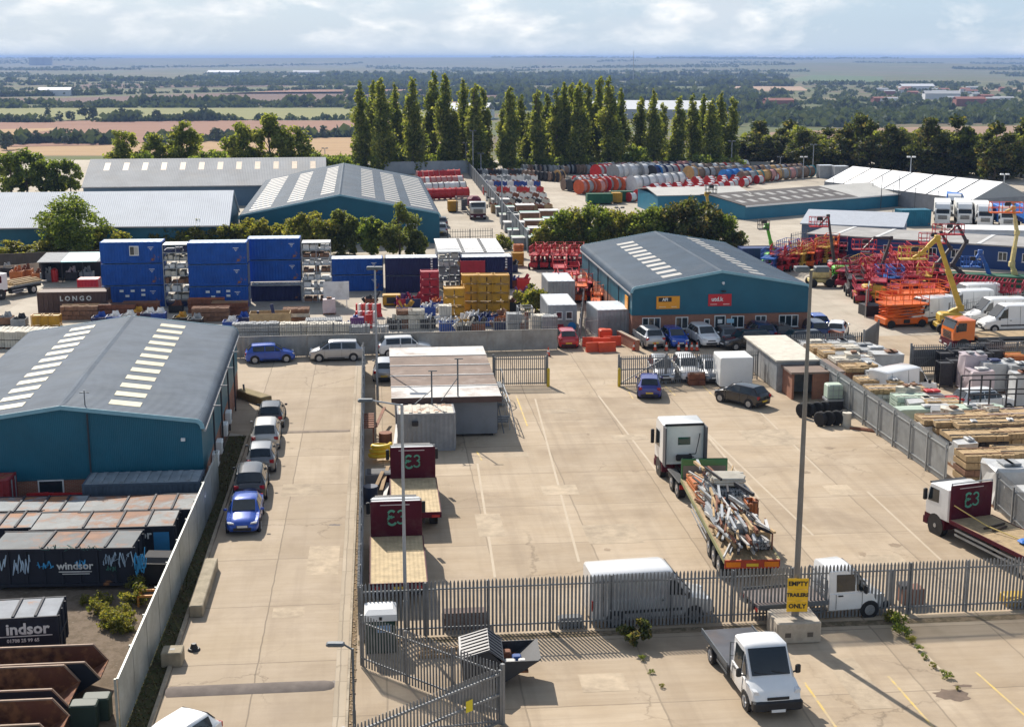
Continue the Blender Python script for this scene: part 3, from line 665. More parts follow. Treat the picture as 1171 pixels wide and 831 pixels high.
for a, b, n, s0, s1 in [((-40, 167), (60, 163), 26, 3, 6), ((60, 163), (130, 165), 26, 3, 6), ((175, 164), (280, 160), 34, 2.5, 5), ((350, 158), (420, 156), 26, 2.5, 5.5), ((58, 160), (80, 150), 14, 1, 2), ((-40, 140), (60, 140), 34, 2.5, 5), ((110, 139.5), (250, 138), 40, 3, 6), ((250, 138), (420, 137), 24, 1.5, 4),
        ((-60, 124), (420, 122.5), 120, 2.5, 5), ((-60, 119), (200, 120), 80, 2, 5), ((150, 121), (420, 121), 60, 3, 8), ((-60, 112), (110, 109), 70, 3, 6), ((100, 109), (420, 101.5), 70, 3, 6), ((-60, 105), (420, 96), 80, 3, 6), ((60, 101), (420, 95), 60, 3, 6), ((-60, 99), (420, 92), 90, 3, 7), ((-60, 95), (420, 91), 110, 4, 8), ((200, 92), (640, 88), 200, 4, 9),
        ((400, 125), (900, 128), 160, 4, 8), ((400, 116), (900, 118), 200, 4, 8), ((400, 108), (900, 111), 220, 4, 8), ((420, 102), (860, 106), 200, 4, 8), ((420, 97), (900, 99), 240, 4, 9), ((420, 92), (900, 93), 260, 5, 10), ((380, 88), (900, 88), 240, 5, 11)]:
    hedgeline(mb, a, b, n, s0, s1)
struct('distant_hedgerows', mb, LEAF['far'], kind='stuff')
mb = MB()
for _ in range(620):     # the wooded plain on the right
    px, py = r.uniform(800, 1250), r.uniform(106, 146) if r.random() < .75 else r.uniform(96, 108)
    if 800 < px < 930 and 97 < py < 107: continue
    if px > 1030 and py > 143: continue
    p = P(px, py, -36); blobs(mb, [(p.x, p.y, terr(p.x, p.y), r.uniform(4, 8.5))], r, faces=16)
for _ in range(75):
    x0, py, ln = r.uniform(-80, 1200), 71.5 + 27 * r.random(), r.uniform(40, 220); sl = r.uniform(-1.2, 1.2)
    if 860 < x0 + ln / 2 < 1150 and 80 < py < 96: continue
    for k in range(int(ln / 2.2)):
        t = k * 2.2 + r.uniform(0, 2); p = P(x0 + t, py + sl * t / ln + r.gauss(0, .12), -36); s = r.uniform(4, 8) * (1 + p.y / 12000)
        if p.y < 15000: blobs(mb, [(p.x, p.y, terr(p.x, p.y), s)], r, faces=6)
for i in range(260):   # a wood on the ridge
    px = r.uniform(880, 1180); p = P(px, 141 - r.random() * 6, -36); blobs(mb, [(p.x, p.y, -36, r.uniform(6, 9))], r, faces=16)
struct('distant_woodland', mb, LEAF['far'], kind='stuff')
# ------------------------------------------------------------------ buildings
teal = waves(M('teal_cladding', (0.006, 0.105, 0.165), 0.45, 0, 0.12, 0.5, dirt=0.2, dirtc=(0.03, 0.11, 0.15), dscale=.4), 'X', 3.2, .35)
tealy = waves(M('teal_side_cladding', (0.008, 0.12, 0.17), 0.45, 0, 0.10, 0.5, dirt=0.25, dirtc=(0.06, 0.13, 0.15), dscale=.4), 'Y', 3.2, .35)
roofg = waves(M('grey_roof_sheet', (0.135, 0.165, 0.205), 0.7, 0, 0.2, 0.35, dirt=0.5, dirtc=(0.17, 0.195, 0.22), dscale=.25), 'Y', 1.3, 1.0, .10)
roofd = waves(M('dark_roof_sheet', (0.052, 0.08, 0.115), 0.7, 0, 0.2, 0.35, dirt=0.4, dirtc=(0.085, 0.10, 0.12), dscale=.25), 'Y', 2.6, .5, .04)
trimc = M('pale_teal_trim', (0.22, 0.42, 0.50), 0.45, 0, 0.1, 2)
gutc = M('gutter_grey', (0.33, 0.33, 0.34), 0.5, 0, 0.15, 2)
pipec = M('downpipe_black', (0.03, 0.035, 0.045), 0.5)
skyl = M('rooflight_sheet', (0.47, 0.425, 0.29), 0.55, 0, 0.2, 0.8, dirt=0.45, dirtc=(0.40, 0.35, 0.22), dscale=.7)
skyw = M('rooflight_sheet_white', (0.36, 0.35, 0.33), 0.6, 0, 0.2, 0.8, dirt=0.4, dirtc=(0.40, 0.37, 0.30), dscale=.7)
brick = brickm('brick', (0.33, 0.115, 0.06), (0.24, 0.08, 0.045), (0.33, 0.26, 0.2))
upvc = M('white_frame', (0.74, 0.74, 0.72), 0.4, 0, 0.05)
glass = glassm('window_glass'); blind = M('blind', (0.45, 0.43, 0.40), .7)
concw = M('pale_concrete', (0.46, 0.40, 0.32), 0.9, 0, 0.2, 1, dirt=.4)
white = M('white_paint', (0.78, 0.78, 0.76), 0.45, 0, 0.05, 1, dirt=.2, dirtc=(.5, .47, .42))
black = M('black_plastic', (0.018, 0.018, 0.02), 0.5, 0, 0.2)
steel = M('galvanised_steel', (0.33, 0.35, 0.37), 0.5, 0.35, 0.2, 2.0, dirt=.3, dirtc=(.22, .2, .18))
dksteel = M('dull_grey_steel', (0.11, 0.125, 0.14), 0.55, 0.3, 0.2, 2.0)
def window(parent, x, z, w, h, y=-0.0, panes=2, axis='x', frame=None):
    """window on a wall facing -Y (axis x) with its own panes"""
    f = MB(); t = .07
    f.box(x - w / 2, x + w / 2, y - .05, y + .04, z, z + t); f.box(x - w / 2, x + w / 2, y - .05, y + .04, z + h - t, z + h)
    for i in range(panes + 1):
        xx = x - w / 2 + (w - t) * i / panes; f.box(xx, xx + t, y - .052, y + .038, z + t, z + h - t)
    f.box(x - w / 2 - .06, x + w / 2 + .06, y - .10, y - .052, z - .05, z)
    o = f.build('window', frame or upvc, parent)
    g = MB(); g.box(x - w / 2 + t, x + w / 2 - t, y - .03, y - .012, z + t, z + h - t); g.build('pane', glass, o)
    return o
for _m in (roofg, roofd): _m.node_tree.nodes['Principled BSDF'].inputs['Specular IOR Level'].default_value = 0.12
def shed(name, label, org, rz, W, Ln, eave, apex, wallm, roofm, wally=None, plinth=0, trim=trimc, sky=None, skm=None, curve=.45, gut=True, ridge_at=.5, front=True):
    """portal frame unit: local x across the gable, y along the ridge; origin at the front left corner"""
    t = thing(name, label, 'warehouse', org, rz)
    rx = W * ridge_at
    w = MB(); z0 = plinth
    poly = [(0, z0), (W, z0), (W, eave - .1), (rx, apex - .1), (0, eave - .1)]
    w.mat(0).prism(poly, 0, .14); w.prism(poly, Ln - .14, Ln)
    w.mat(1).box(0, .14, .14, Ln - .14, z0, eave - .1); w.box(W - .14, W, .14, Ln - .14, z0, eave - .1)
    w.build('wall', [wallm, wally or wallm], t)
    if plinth:
        p = MB(); p.box(.02, W - .02, .02, .16, 0, plinth); p.box(.02, .16, .16, Ln - .02, 0, plinth); p.box(W - .16, W - .02, .16, Ln - .02, 0, plinth); p.box(.16, W - .16, Ln - .16, Ln - .02, 0, plinth)
        p.build('brick_plinth', brick, t)
        d = MB(); d.box(-.03, W + .03, -.03, -.001, plinth - .03, plinth + .05); d.build('drip_flashing', M('flashing', (0.02, 0.10, 0.14), .5), t)
    # roof skin with rolled eaves
    def skin(off):
        pts = []
        sl = (apex - eave) / rx; sr = (apex - eave) / (W - rx)
        o = .12
        for k in range(5):
            a = math.pi * .5 * (1 - k / 4); pts.append((-o + curve - curve * math.sin(a) - off * math.sin(a), eave - curve * (1 - math.cos(a)) + sl * curve * math.cos(a) + off * math.cos(a)))
        pts.append((rx, apex + off))
        for k in range(5):
            a = math.pi * .5 * k / 4; pts.append((W + o - curve + curve * math.sin(a) + off * math.sin(a), eave - curve * (1 - math.cos(a)) + sr * curve * math.cos(a) + off * math.cos(a)))
        return pts
    a, b = skin(.04), skin(-.04); rf = MB(); poly = a + b[::-1]; n = len(a)
    vs = [(x, y, z) for y in (-.1, Ln + .1) for x, z in a] + [(x, y, z) for y in (-.1, Ln + .1) for x, z in b]
    fs = []
    for i in range(n - 1):
        fs.append((i, i + 1, n + i + 1, n + i)); fs.append((2 * n + i + 1, 2 * n + i, 3 * n + i, 3 * n + i + 1))
        fs.append((i + 1, i, 2 * n + i, 2 * n + i + 1)); fs.append((n + i, n + i + 1, 3 * n + i + 1, 3 * n + i))
    rf.add(vs, fs); ro = rf.build('roof', roofm, t, 30)
    rc = MB(); rc.prism([(rx - .22, apex + .03 - (apex - eave) / rx * .22 + .015), (rx, apex + .07), (rx + .22, apex + .03 - (apex - eave) / (W - rx) * .22 + .015), (rx, apex + .09)], -.1, Ln + .1); rc.build('ridge_cap', roofm, ro)
    if trim:
        ou, inn = skin(.065), skin(-.16)
        for y0, y1 in ((-.16, -.102), (Ln + .102, Ln + .16)):
            v = MB()
            v.add([(x, y, z) for y in (y0, y1) for x, z in ou] + [(x, y, z) for y in (y0, y1) for x, z in inn],
                  [f_ for i in range(n - 1) for f_ in ((i, i + 1, n + i + 1, n + i), (2 * n + i + 1, 2 * n + i, 3 * n + i, 3 * n + i + 1), (i + 1, i, 2 * n + i, 2 * n + i + 1), (n + i, n + i + 1, 3 * n + i + 1, 3 * n + i))])
            v.build('verge_trim', trim, t)
    if gut:
        for xx in (-.22, W + .10):
            g = MB(); g.box(xx, xx + .13, 0, Ln, eave - curve - .18, eave - curve - .05); g.build('gutter', gutc, t)
            for k in range(1, 5): p = MB(); p.cyl((xx + .06, Ln * k / 5, 0), (xx + .06, Ln * k / 5, eave - curve - .18), .055, 8); p.build('downpipe', pipec, t)
    if sky:
        for (side, u0, u1, y0, y1, cnt, frac) in sky:
            for i in range(cnt):
                pitch = (y1 - y0) / cnt; ya = y0 + pitch * i + pitch * (1 - frac) / 2; yb = ya + pitch * frac
                if side < 0: xa, xb = rx - u1 * rx, rx - u0 * rx
                else: xa, xb = rx + u0 * (W - rx), rx + u1 * (W - rx)
                f = lambda x: apex - (apex - eave) * (abs(x - rx) / (rx if x < rx else (W - rx)))
                s_ = MB(); s_.add([(xa, ya, f(xa) + .05), (xb, ya, f(xb) + .05), (xb, yb, f(xb) + .05), (xa, yb, f(xa) + .05), (xa, ya, f(xa) + .075), (xb, ya, f(xb) + .075), (xb, yb, f(xb) + .075), (xa, yb, f(xa) + .075)],
                               [(3, 2, 1, 0), (4, 5, 6, 7), (0, 1, 5, 4), (1, 2, 6, 5), (2, 3, 7, 6), (3, 0, 4, 7)])
                s_.build('skylight', skm or skyl, ro)
    return t
# --- left unit
t = shed('warehouse', 'nearest teal warehouse with grey roof and two rows of cream rooflights', (-31.3, 70.6, 0), R(7), 14.6, 26.2, 4.85, 5.85, teal, roofg, tealy, 1.8,
         sky=[(-1, .31, .54, .7, 25.2, 12, .48), (1, .31, .54, .7, 25.2, 12, .48)])
window(t, 6.5, .85, 1.35, .95, 0, 1)
f = MB(); f.box(8.6, 8.68, -.09, -.002, 0, 5.4); f.build('downpipe', pipec, t)
f = MB(); f.cbox(13.6, -.1, 3.75, .22, .16, .16); f.build('floodlight', white, t)
f = MB(); f.cbox(8.45, .6, 5.55, .05, .05, 1.0); f.box(8.2, 8.7, .58, .62, 6.4, 6.44); f.build('roof_aerial', dksteel, t)
for i, y in enumerate((4.4, 7.0, 11.0, 14.0)):   # air conditioning units on the drive side
    u = MB(); u.bbox(14.62, 15.0, y, y + .95, .9, 1.65, .03); u.cyl((15.0, y + .45, 1.28), (15.02, y + .45, 1.28), .27, 14); o = u.build('air_conditioner', white, t)
    g = MB(); g.cyl((15.021, y + .45, 1.28), (15.03, y + .45, 1.28), .22, 14); g.build('fan_grille', black, o)
for y in (5, 10, 15, 20):
    f = MB(); f.box(14.62, 15.2, y, y + .05, 4.35, 4.42); f.build('gutter_bracket', gutc, t)
# --- unit with brick front and signs
t = shed('warehouse', 'teal unit with brick front, white windows and orange and red signs, dark grey roof', (10.37, 117.8, 0), R(6.2), 15.7, 27.5, 4.6, 5.95, teal, roofd, tealy, 2.2,
         sky=[(-1, .40, .62, .9, 24.5, 11, .5), (1, .38, .55, .9, 26.5, 13, .5)], skm=skyw)
k = 15.7 / 204.0
for px, wz, pan in ((742.5, 1.62, 3), (777.5, 1.12, 2), (842, 1.15, 2), (869, 1.0, 2), (901.5, 1.75, 3)):
    window(t, (px - 720) * k, .92, wz, 1.05, .02, pan)
window(t, (806.5 - 720) * k, .75, .5, 1.0, .02, 1)
f = MB(); f.box((794 - 720) * k - .2, (794 - 720) * k + .2, -.06, .02, 1.0, 1.5); f.build('meter_box', black, t)
dx = (821.5 - 720) * k
f = MB(); f.box(dx - .5, dx - .42, -.06, .04, 0, 2.05); f.box(dx + .42, dx + .5, -.06, .04, 0, 2.05); f.box(dx - .42, dx + .42, -.06, .04, 1.97, 2.05); o = f.build('door', upvc, t)
f = MB(); f.box(dx - .41, dx + .41, -.04, .01, 0, 1.96); f.build('pane', glass, o)
f = MB(); f.box(dx - .2, dx + .2, -.055, -.041, 1.35, 1.7); f.build('notice', white, o)
f = MB(); f.cyl((dx + .33, -.09, 1.0), (dx + .33, -.09, 1.3), .015, 6); f.build('handle', steel, o)
f = MB(); f.box(dx + .6, dx + 1.25, -.05, .018, 1.35, 1.72); f.build('wall_sign', M('pale_blue_sign', (.35, .6, .75), .4), t)
orange = M('sign_orange', (0.80, 0.33, 0.02), .45, 0, .08); redm = M('sign_red', (0.55, 0.018, 0.03), .45, 0, .08)
sx = (761 - 720) * k
f = MB(); f.bbox(sx - 1.03, sx + 1.03, -.09, -.005, 2.72, 3.82, .015); o = f.build('sign_board', orange, t)
f = MB(); f.box(sx - .85, sx + .3, -.105, -.092, 3.35, 3.72); f.build('sign_panel', black, o)
text('lettering', 'AFI', .36, white, o, (sx - .27, -.115, 3.53), bold=.012); 
f = MB(); f.box(sx - .8, sx - .2, -.1, -.092, 2.86, 2.93); f.box(sx + .3, sx + .75, -.1, -.092, 2.86, 2.93); f.build('small_print', M('pale_orange', (.85, .6, .35)), o)
sx = (820.5 - 720) * k
f = MB(); f.bbox(sx - 1.03, sx + 1.03, -.09, -.005, 2.88, 3.93, .015); o = f.build('sign_board', redm, t); o['label'] = 'red sign board with white lettering'
text('lettering', 'utd.k', .5, white, o, (sx - .25, -.105, 3.48), bold=.014)
f = MB(); f.box(sx - .85, sx - .25, -.1, -.092, 3.02, 3.08); f.box(sx + .3, sx + .85, -.1, -.092, 3.0, 3.08); f.build('small_print', M('pale_red', (.8, .5, .45)), o)
f = MB(); f.cyl((8.0, -.02, 4.9), (8.0, -.2, 4.8), .14, 8, .05); f.build('alarm_box', white, t)
f = MB(); f.bbox(7.85, 8.2, -.35, -.01, 4.12, 4.25, .02); f.build('floodlight', black, t)
f = MB(); f.box(-.16, -.1, 1.2, 2.5, 2.5, 3.6); f.build('side_sign', orange, t)
# --- large far warehouse
t = shed('warehouse', 'large blue warehouse behind the birch trees with six rows of rooflights', (-35.4, 179.4, 0), R(6.2), 26.0, 55.0, 3.95, 6.5, teal, roofd, tealy, 0,
         sky=[(-1, .06, .2, 4, 50, 16, .5), (-1, .38, .54, 3, 50, 16, .5), (-1, .7, .92, 2, 52, 16, .5), (1, .22, .36, 3, 50, 16, .5), (1, .46, .62, 3, 50, 16, .5), (1, .72, .95, 2, 52, 16, .5)], skm=skyw)
window(t, 22.3, 1.6, 1.5, 1.0, 0, 3)
f = MB(); f.bbox(8.8, 9.9, -.35, -.01, 3.1, 3.5, .03); f.build('floodlight', white, t)
# --- long low roofs on the left: ridges run across the view
def longshed(name, label, A, B, depth, eave, apex, wm, rm, sky=None, ang=0.0, stripe=None):
    Ln = (B - A).length; rz = math.atan2(B.y - A.y, B.x - A.x)
    t = thing(name, label, 'warehouse', (A.x, A.y, 0), rz)
    w = MB(); w.box(0, Ln, 0, .14, 0, eave); w.box(0, Ln, depth - .14, depth, 0, eave)
    for x0 in (0, Ln - .14): w.prism([(.14, 0), (depth - .14, 0), (depth - .14, eave), (depth / 2, apex - .1), (.14, eave)], x0, x0 + .14, plane='yz')
    w.build('wall', wm, t)
    r_ = MB(); pr = [(-.35, eave - .06), (depth / 2, apex), (depth + .35, eave - .06), (depth + .35, eave + .04), (depth / 2, apex + .1), (-.35, eave + .04)]
    r_.prism(pr, -.2, Ln + .2, plane='yz'); ro = r_.build('roof', rm, t)
    g = MB(); g.box(-.2, Ln + .2, -.5, -.36, eave - .14, eave + .02); g.build('gutter', gutc, t)
    for i in range(sky or 0):
        x = Ln * (i + .8) / (sky + .6); f = lambda y: eave + (apex - eave) * y / (depth / 2) + .11
        s_ = MB(); y0, y1 = depth * .28, depth * .42; s_.add([(x, y0, f(y0)), (x + .9, y0, f(y0)), (x + .9, y1, f(y1)), (x, y1, f(y1)), (x, y0, f(y0) + .03), (x + .9, y0, f(y0) + .03), (x + .9, y1, f(y1) + .03), (x, y1, f(y1) + .03)],
                   [(3, 2, 1, 0), (4, 5, 6, 7), (0, 1, 5, 4), (1, 2, 6, 5), (2, 3, 7, 6), (3, 0, 4, 7)]); s_.build('skylight', M('rusty_rooflight', (.52, .40, .28), .6, 0, .2), ro)
    return t
palem = waves(M('pale_metal_roof', (0.74, 0.76, 0.78), 0.8, 0.0, 0.06, 0.3, dirt=.2, dirtc=(.52, .52, .5), dscale=.2), 'X', 1.2, .5, .05)
greym = waves(M('old_grey_roof', (0.33, 0.34, 0.35), 0.8, 0, 0.14, 0.3, dirt=.35, dirtc=(.36, .32, .27), dscale=.2), 'X', 1.2, .5, .05)
bluegrey = M('blue_grey_wall', (0.10, 0.17, 0.25), 0.6, 0, .12, .5)
A = PY(-60, 262.5, 170); B = PY(261, 258, 173.5); z = A.z
longshed('warehouse', 'long low building with pale silver ribbed roof behind the big round tree', Vector((A.x, A.y, 0)), Vector((B.x, B.y, 0)), 14.5, 3.4, 7.0, teal, palem)
A = PY(95, 214, 226); B = PY(372, 210, 231)
longshed('warehouse', 'long low building with weathered grey roof and a row of rusty rooflights', Vector((A.x, A.y, 0)), Vector((B.x, B.y, 0)), 20, A.z, A.z + 3.7, bluegrey, greym, 12)
# small shed and walls behind at far left
A = P(30, 222); t = thing('shed', 'small lean-to with brown roof between the grey and silver roofs', 'shed', PY(25, 226, 200) * Vector((1, 1, 0)) if False else (PY(25, 226, 205).x, 205, 0), G)
f = MB(); f.box(0, 5.5, 0, 5, 0, 2.6); f.build('wall', M('brown_wall', (.20, .14, .11), .8), t)
f = MB(); f.prism([(-.2, 2.62), (5.7, 3.9), (5.7, 4.0), (-.2, 2.75)], -.2, 5.2); f.build('roof', M('brown_roof', (.34, .26, .21), .8, 0, .2), t)
# --- long low blue building on the right, dark roof then grey roof
dkroof = waves(M('brown_black_roof', (0.075, 0.065, 0.062), 0.7, 0, 0.2, .4), 'Y', 1.5, .4)
A = P(852, 251.5); B = P(1063, 233); d = (B - A); Ln = d.length; rz = math.atan2(d.y, d.x)
t = thing('warehouse', 'long low blue building with dark roof at one end and grey roof at the other', 'warehouse', (A.x, A.y, 0), rz)
ev = PY(858, 236, A.y).z; dp = 17.0; ap = ev + 1.1
w = MB(); w.box(0, Ln, 0, .14, 0, ev); w.box(0, Ln, dp - .14, dp, 0, ev)
for x0 in (0, Ln - .14): w.prism([(.14, 0), (dp - .14, 0), (dp - .14, ev), (dp / 2, ap - .1), (.14, ev)], x0, x0 + .14, plane='yz')
w.build('wall', M('blue_cladding', (0.02, 0.17, 0.27), .5, 0, .1, .5), t)
def lroof(x0, x1, m, nm, z=0):
    f = MB(); f.prism([(-.3, ev - .02 + z), (dp / 2, ap + z), (dp + .3, ev - .02 + z), (dp + .3, ev + .08 + z), (dp / 2, ap + .1 + z), (-.3, ev + .08 + z)], x0, x1, plane='yz'); return f.build(nm, m, t)
ro = lroof(-.2, Ln * .58, dkroof, 'roof'); ro['label'] = 'dark part of the roof with pale rooflights'
lroof(Ln * .58 + .01, Ln + .2, M('pale_grey_roof', (0.44, 0.43, 0.40), .6, 0, .12, .2), 'roof')
f = MB(); f.box(-.25, Ln + .25, -.42, -.31, ev - .12, ev + .1); f.build('gutter', white, t)
for row, (y0, y1) in enumerate(((1.6, 3.4), (5.0, 6.8))):
    for i in range(10):
        x = Ln * .58 * (i + .35) / 10.2; fz = lambda y: ev + (ap - ev) * y / (dp / 2) + .11
        s_ = MB(); s_.add([(x, y0, fz(y0)), (x + 1.1, y0, fz(y0)), (x + 1.1, y1, fz(y1)), (x, y1, fz(y1)), (x, y0, fz(y0) + .03), (x + 1.1, y0, fz(y0) + .03), (x + 1.1, y1, fz(y1) + .03), (x, y1, fz(y1) + .03)],
                          [(3, 2, 1, 0), (4, 5, 6, 7), (0, 1, 5, 4), (1, 2, 6, 5), (2, 3, 7, 6), (3, 0, 4, 7)]); s_.build('skylight', skyw, ro)
for x in (Ln * .70, Ln * .80): f = MB(); f.cyl((x, -.5, 0), (x, -.5, 5.2), .06, 6); f.build('flue_pipe', dksteel, t)
# the same building's lower teal lean-to on its right end
A2 = P(1047, 234); t2 = thing('outbuilding', 'small building with pale turquoise sloping roof at the end of the long blue one', 'building', (A2.x + 1.5, A2.y + 1, 0), rz)
f = MB(); f.box(0, 10, 0, 14, 0, 2.0); f.build('wall', MATS['blue_cladding'], t2)
f = MB(); f.prism([(-.3, 2.0), (7, 3.2), (14.3, 2.0), (14.3, 2.1), (7, 3.3), (-.3, 2.1)], -.2, 10.3, plane='yz'); f.build('roof', M('turquoise_roof', (0.20, 0.44, 0.54), .5, 0, .1, .4), t2)
f = MB(); f.box(-.2, 10.2, -.42, -.31, 1.9, 2.1); f.build('gutter', white, t2)
# left end of the long blue building, half hidden by trees
t3 = thing('warehouse', 'low blue building with white edged roof half hidden behind the thicket', 'building', (PY(752, 240, 216).x, 216, 0), R(10))
f = MB(); f.box(0, 15, 0, 12, 0, 2.9); f.build('wall', MATS['blue_cladding'], t3)
f = MB(); f.prism([(-.3, 2.9), (6, 3.6), (12.3, 2.9), (12.3, 3.0), (6, 3.7), (-.3, 3.0)], -.2, 15.2, plane='yz'); f.build('roof', M('pale_grey_roof', (0.44, 0.43, 0.40)), t3)
# --- white marquee warehouse
A = P(1098, 246); B = P(985, 216); tm = thing('marquee_store', 'long white fabric storage marquee with grey gable in front of the dark trees', 'marquee', (PY(1112, 246, 213).x, 213, 0), R(26))
w = MB(); Wm = 11.5; Lm = 36; wl = 2.7
w.box(0, Wm, 0, .1, 0, wl); w.box(0, .1, .1, Lm, 0, wl); w.box(Wm - .1, Wm, .1, Lm, 0, wl); w.build('wall', M('grey_sheet_wall', (.24, .25, .27), .6, .0, .15, 1), tm)
f = MB(); f.prism([(0, wl), (Wm, wl), (Wm / 2, wl + 2.3)], .0, .1); f.build('gable', M('grey_fabric', (.34, .36, .38), .6, 0, .05), tm)
wfab = M('white_fabric', (.86, .86, .86), .45, 0, .03)
for i in range(7):
    y0, y1 = Lm * i / 7 - .1, Lm * (i + 1) / 7 - .5
    f = MB()
    for a, b in (((-.25, wl - .1), (Wm / 2, wl + 2.35)), ((Wm / 2, wl + 2.35), (Wm + .25, wl - .1))):
        f.add([(a[0], y0, a[1]), (b[0], y0, b[1]), (b[0], y1, b[1]), (a[0], y1, a[1]), (a[0], y0, a[1] + .06), (b[0], y0, b[1] + .06), (b[0], y1, b[1] + .06), (a[0], y1, a[1] + .06)], [(3, 2, 1, 0), (4, 5, 6, 7), (0, 1, 5, 4), (1, 2, 6, 5), (2, 3, 7, 6), (3, 0, 4, 7)])
    f.build('roof_panel', wfab, tm)
    f = MB(); f.cyl((-.6, y0 + 2, 0), (-.6, y0 + 2, 3.4), .05, 6); f.box(-.9, -.3, y0 + 1.97, y0 + 2.03, 3.3, 3.36); f.build('stay_post', dksteel, tm)
# --- long blue site office with grey roof in the plant yard, white building behind
A = P(905, 293); t = thing('site_office', 'long blue modular office with flat grey roof behind the red platforms', 'office', (A.x + 2, A.y, 0), R(-29))
bl = M('office_blue', (.010, .05, .18), .5, 0, .1, .6); W_, D_ = 36, 9
w = MB(); w.box(0, W_, 0, .12, 0, 2.7); w.box(0, W_, D_ - .12, D_, 0, 2.7); w.box(0, .12, .12, D_ - .12, 0, 2.7); w.box(W_ - .12, W_, .12, D_ - .12, 0, 2.7); w.build('wall', bl, t)
f = MB(); f.box(-.2, W_ + .2, -.25, D_ + .25, 2.701, 2.85); ro = f.build('roof', M('felt_roof', (.30, .29, .28), .8, 0, .2, .3, dirt=.4, dirtc=(.42, .41, .4), dscale=.3), t)
for x in (3, 8, 14, 20, 26, 31): f = MB(); f.box(x, x + .5, -.2, D_ + .2, 2.852, 2.9); f.build('roof_joint', M('pale_grey_strip', (.55, .55, .54), .7), ro)
for i in range(13): window(t, 1.8 + i * 2.65, 1.05, 1.0, 1.0, 0, 2)
t = thing('store_building', 'white building with grey sloping roof behind the blue office', 'building', (PY(916, 275, 184).x, 184, 0), R(-20))
f = MB(); f.box(0, 13, 0, 7, 0, 2.3); f.build('wall', M('dusk_blue_wall', (.10, .14, .22), .6), t)
f = MB(); f.prism([(-.3, 2.3), (7.3, 3.4), (7.3, 3.55), (-.3, 2.45)], -.2, 13.2, plane='yz'); f.build('roof', M('pale_blue_grey_roof', (.38, .41, .46), .6, 0, .08), t)
# ------------------------------------------------------------------ vehicles
tyre = M('tyre_rubber', (0.016, 0.016, 0.017), 0.8, 0, 0.25, 6); rimm = M('alloy_rim', (0.42, 0.43, 0.45), 0.35, 0.6, 0.1, 4)
carglass = glassm('car_glass', (0.014, 0.02, 0.024), 0.05)
lampw = M('headlamp', (0.62, 0.64, 0.66), 0.12, 0, 0.1, 8, spec=.8); lampr = M('tail_lamp', (0.35, 0.012, 0.014), 0.2, 0, .1, 8); lampo = M('amber_lamp', (0.75, 0.22, 0.015), 0.25, 0, .1, 8)
platey = M('yellow_plate', (0.72, 0.50, 0.04), 0.4, 0, .05); platew = M('white_plate', (0.75, 0.75, 0.74), 0.4, 0, .05)
trimk = M('black_trim', (0.02, 0.02, 0.022), 0.55, 0, .2, 4); chrome = M('bright_metal', (0.55, 0.56, 0.58), 0.25, 0.8, .1, 4)
def paint(name, c, rough=0.22, metal=0.0): 
    m = M('paint_' + name, c, rough, metal, 0.04, 2, spec=.6)
    b = m.node_tree.nodes['Principled BSDF']; b.inputs['Coat Weight'].default_value = 0.5; b.inputs['Coat Roughness'].default_value = 0.08
    return m
PW = paint('white', (0.78, 0.78, 0.77)); PSIL = paint('silver', (0.42, 0.43, 0.45), .3, .5); PGRY = paint('grey', (0.16, 0.17, 0.185), .3, .4); PBLK = paint('black', (0.012, 0.013, 0.016))
PBLU = paint('blue', (0.015, 0.075, 0.42), .25, .2); PNAV = paint('navy', (0.010, 0.025, 0.11), .25, .2); PVIO = paint('violet_blue', (0.035, 0.04, 0.24), .25, .2)
PDK = paint('charcoal', (0.03, 0.032, 0.038), .25, .3); PORG = paint('orange', (0.72, 0.16, 0.02)); PRED = paint('red', (0.45, 0.015, 0.02)); PBEI = paint('pale_silver', (0.50, 0.48, 0.45), .3, .4)
PMAR = M('maroon_board', (0.075, 0.004, 0.014), .6, 0, .12, 1.5, dirt=.25, dirtc=(.16, .10, .09), spec=.2); PGRN = paint('green', (0.012, 0.16, 0.05), .4)
def wheel(parent, x, y, r=.32, w=.21, side=1):
    b = MB(); b.cyl((x - w / 2 * side, y, r), (x + w / 2 * side, y, r), r, 16); o = b.build('wheel', tyre, parent, 40)
    h = MB(); h.cyl((x + (w / 2 + .002) * side, y, r), (x + (w / 2 + .012) * side, y, r), r * .66, 14)
    for i in range(5):
        a = i * 6.283 / 5; h.bar((x + (w / 2 + .013) * side, y, r), (x + (w / 2 + .013) * side, y + math.cos(a) * r * .6, r + math.sin(a) * r * .6), .05, .012)
    h.build('rim', rimm, o)
def half(wb, wt, zb, zm, zt, crown=.02):
    p = [(wb * .84, zb), (wb * .97, zb + .10), (wb, zb + (zm - zb) * .55), (wb * .965, zm - .02), (wb * .93, zm)] + [(wt + .02, zt - .07), (wt * .93, zt - .015), (wt * .5, zt + crown * .7)]
    return p + [(0, zt + crown)] + [(-x, z) for x, z in reversed(p)]
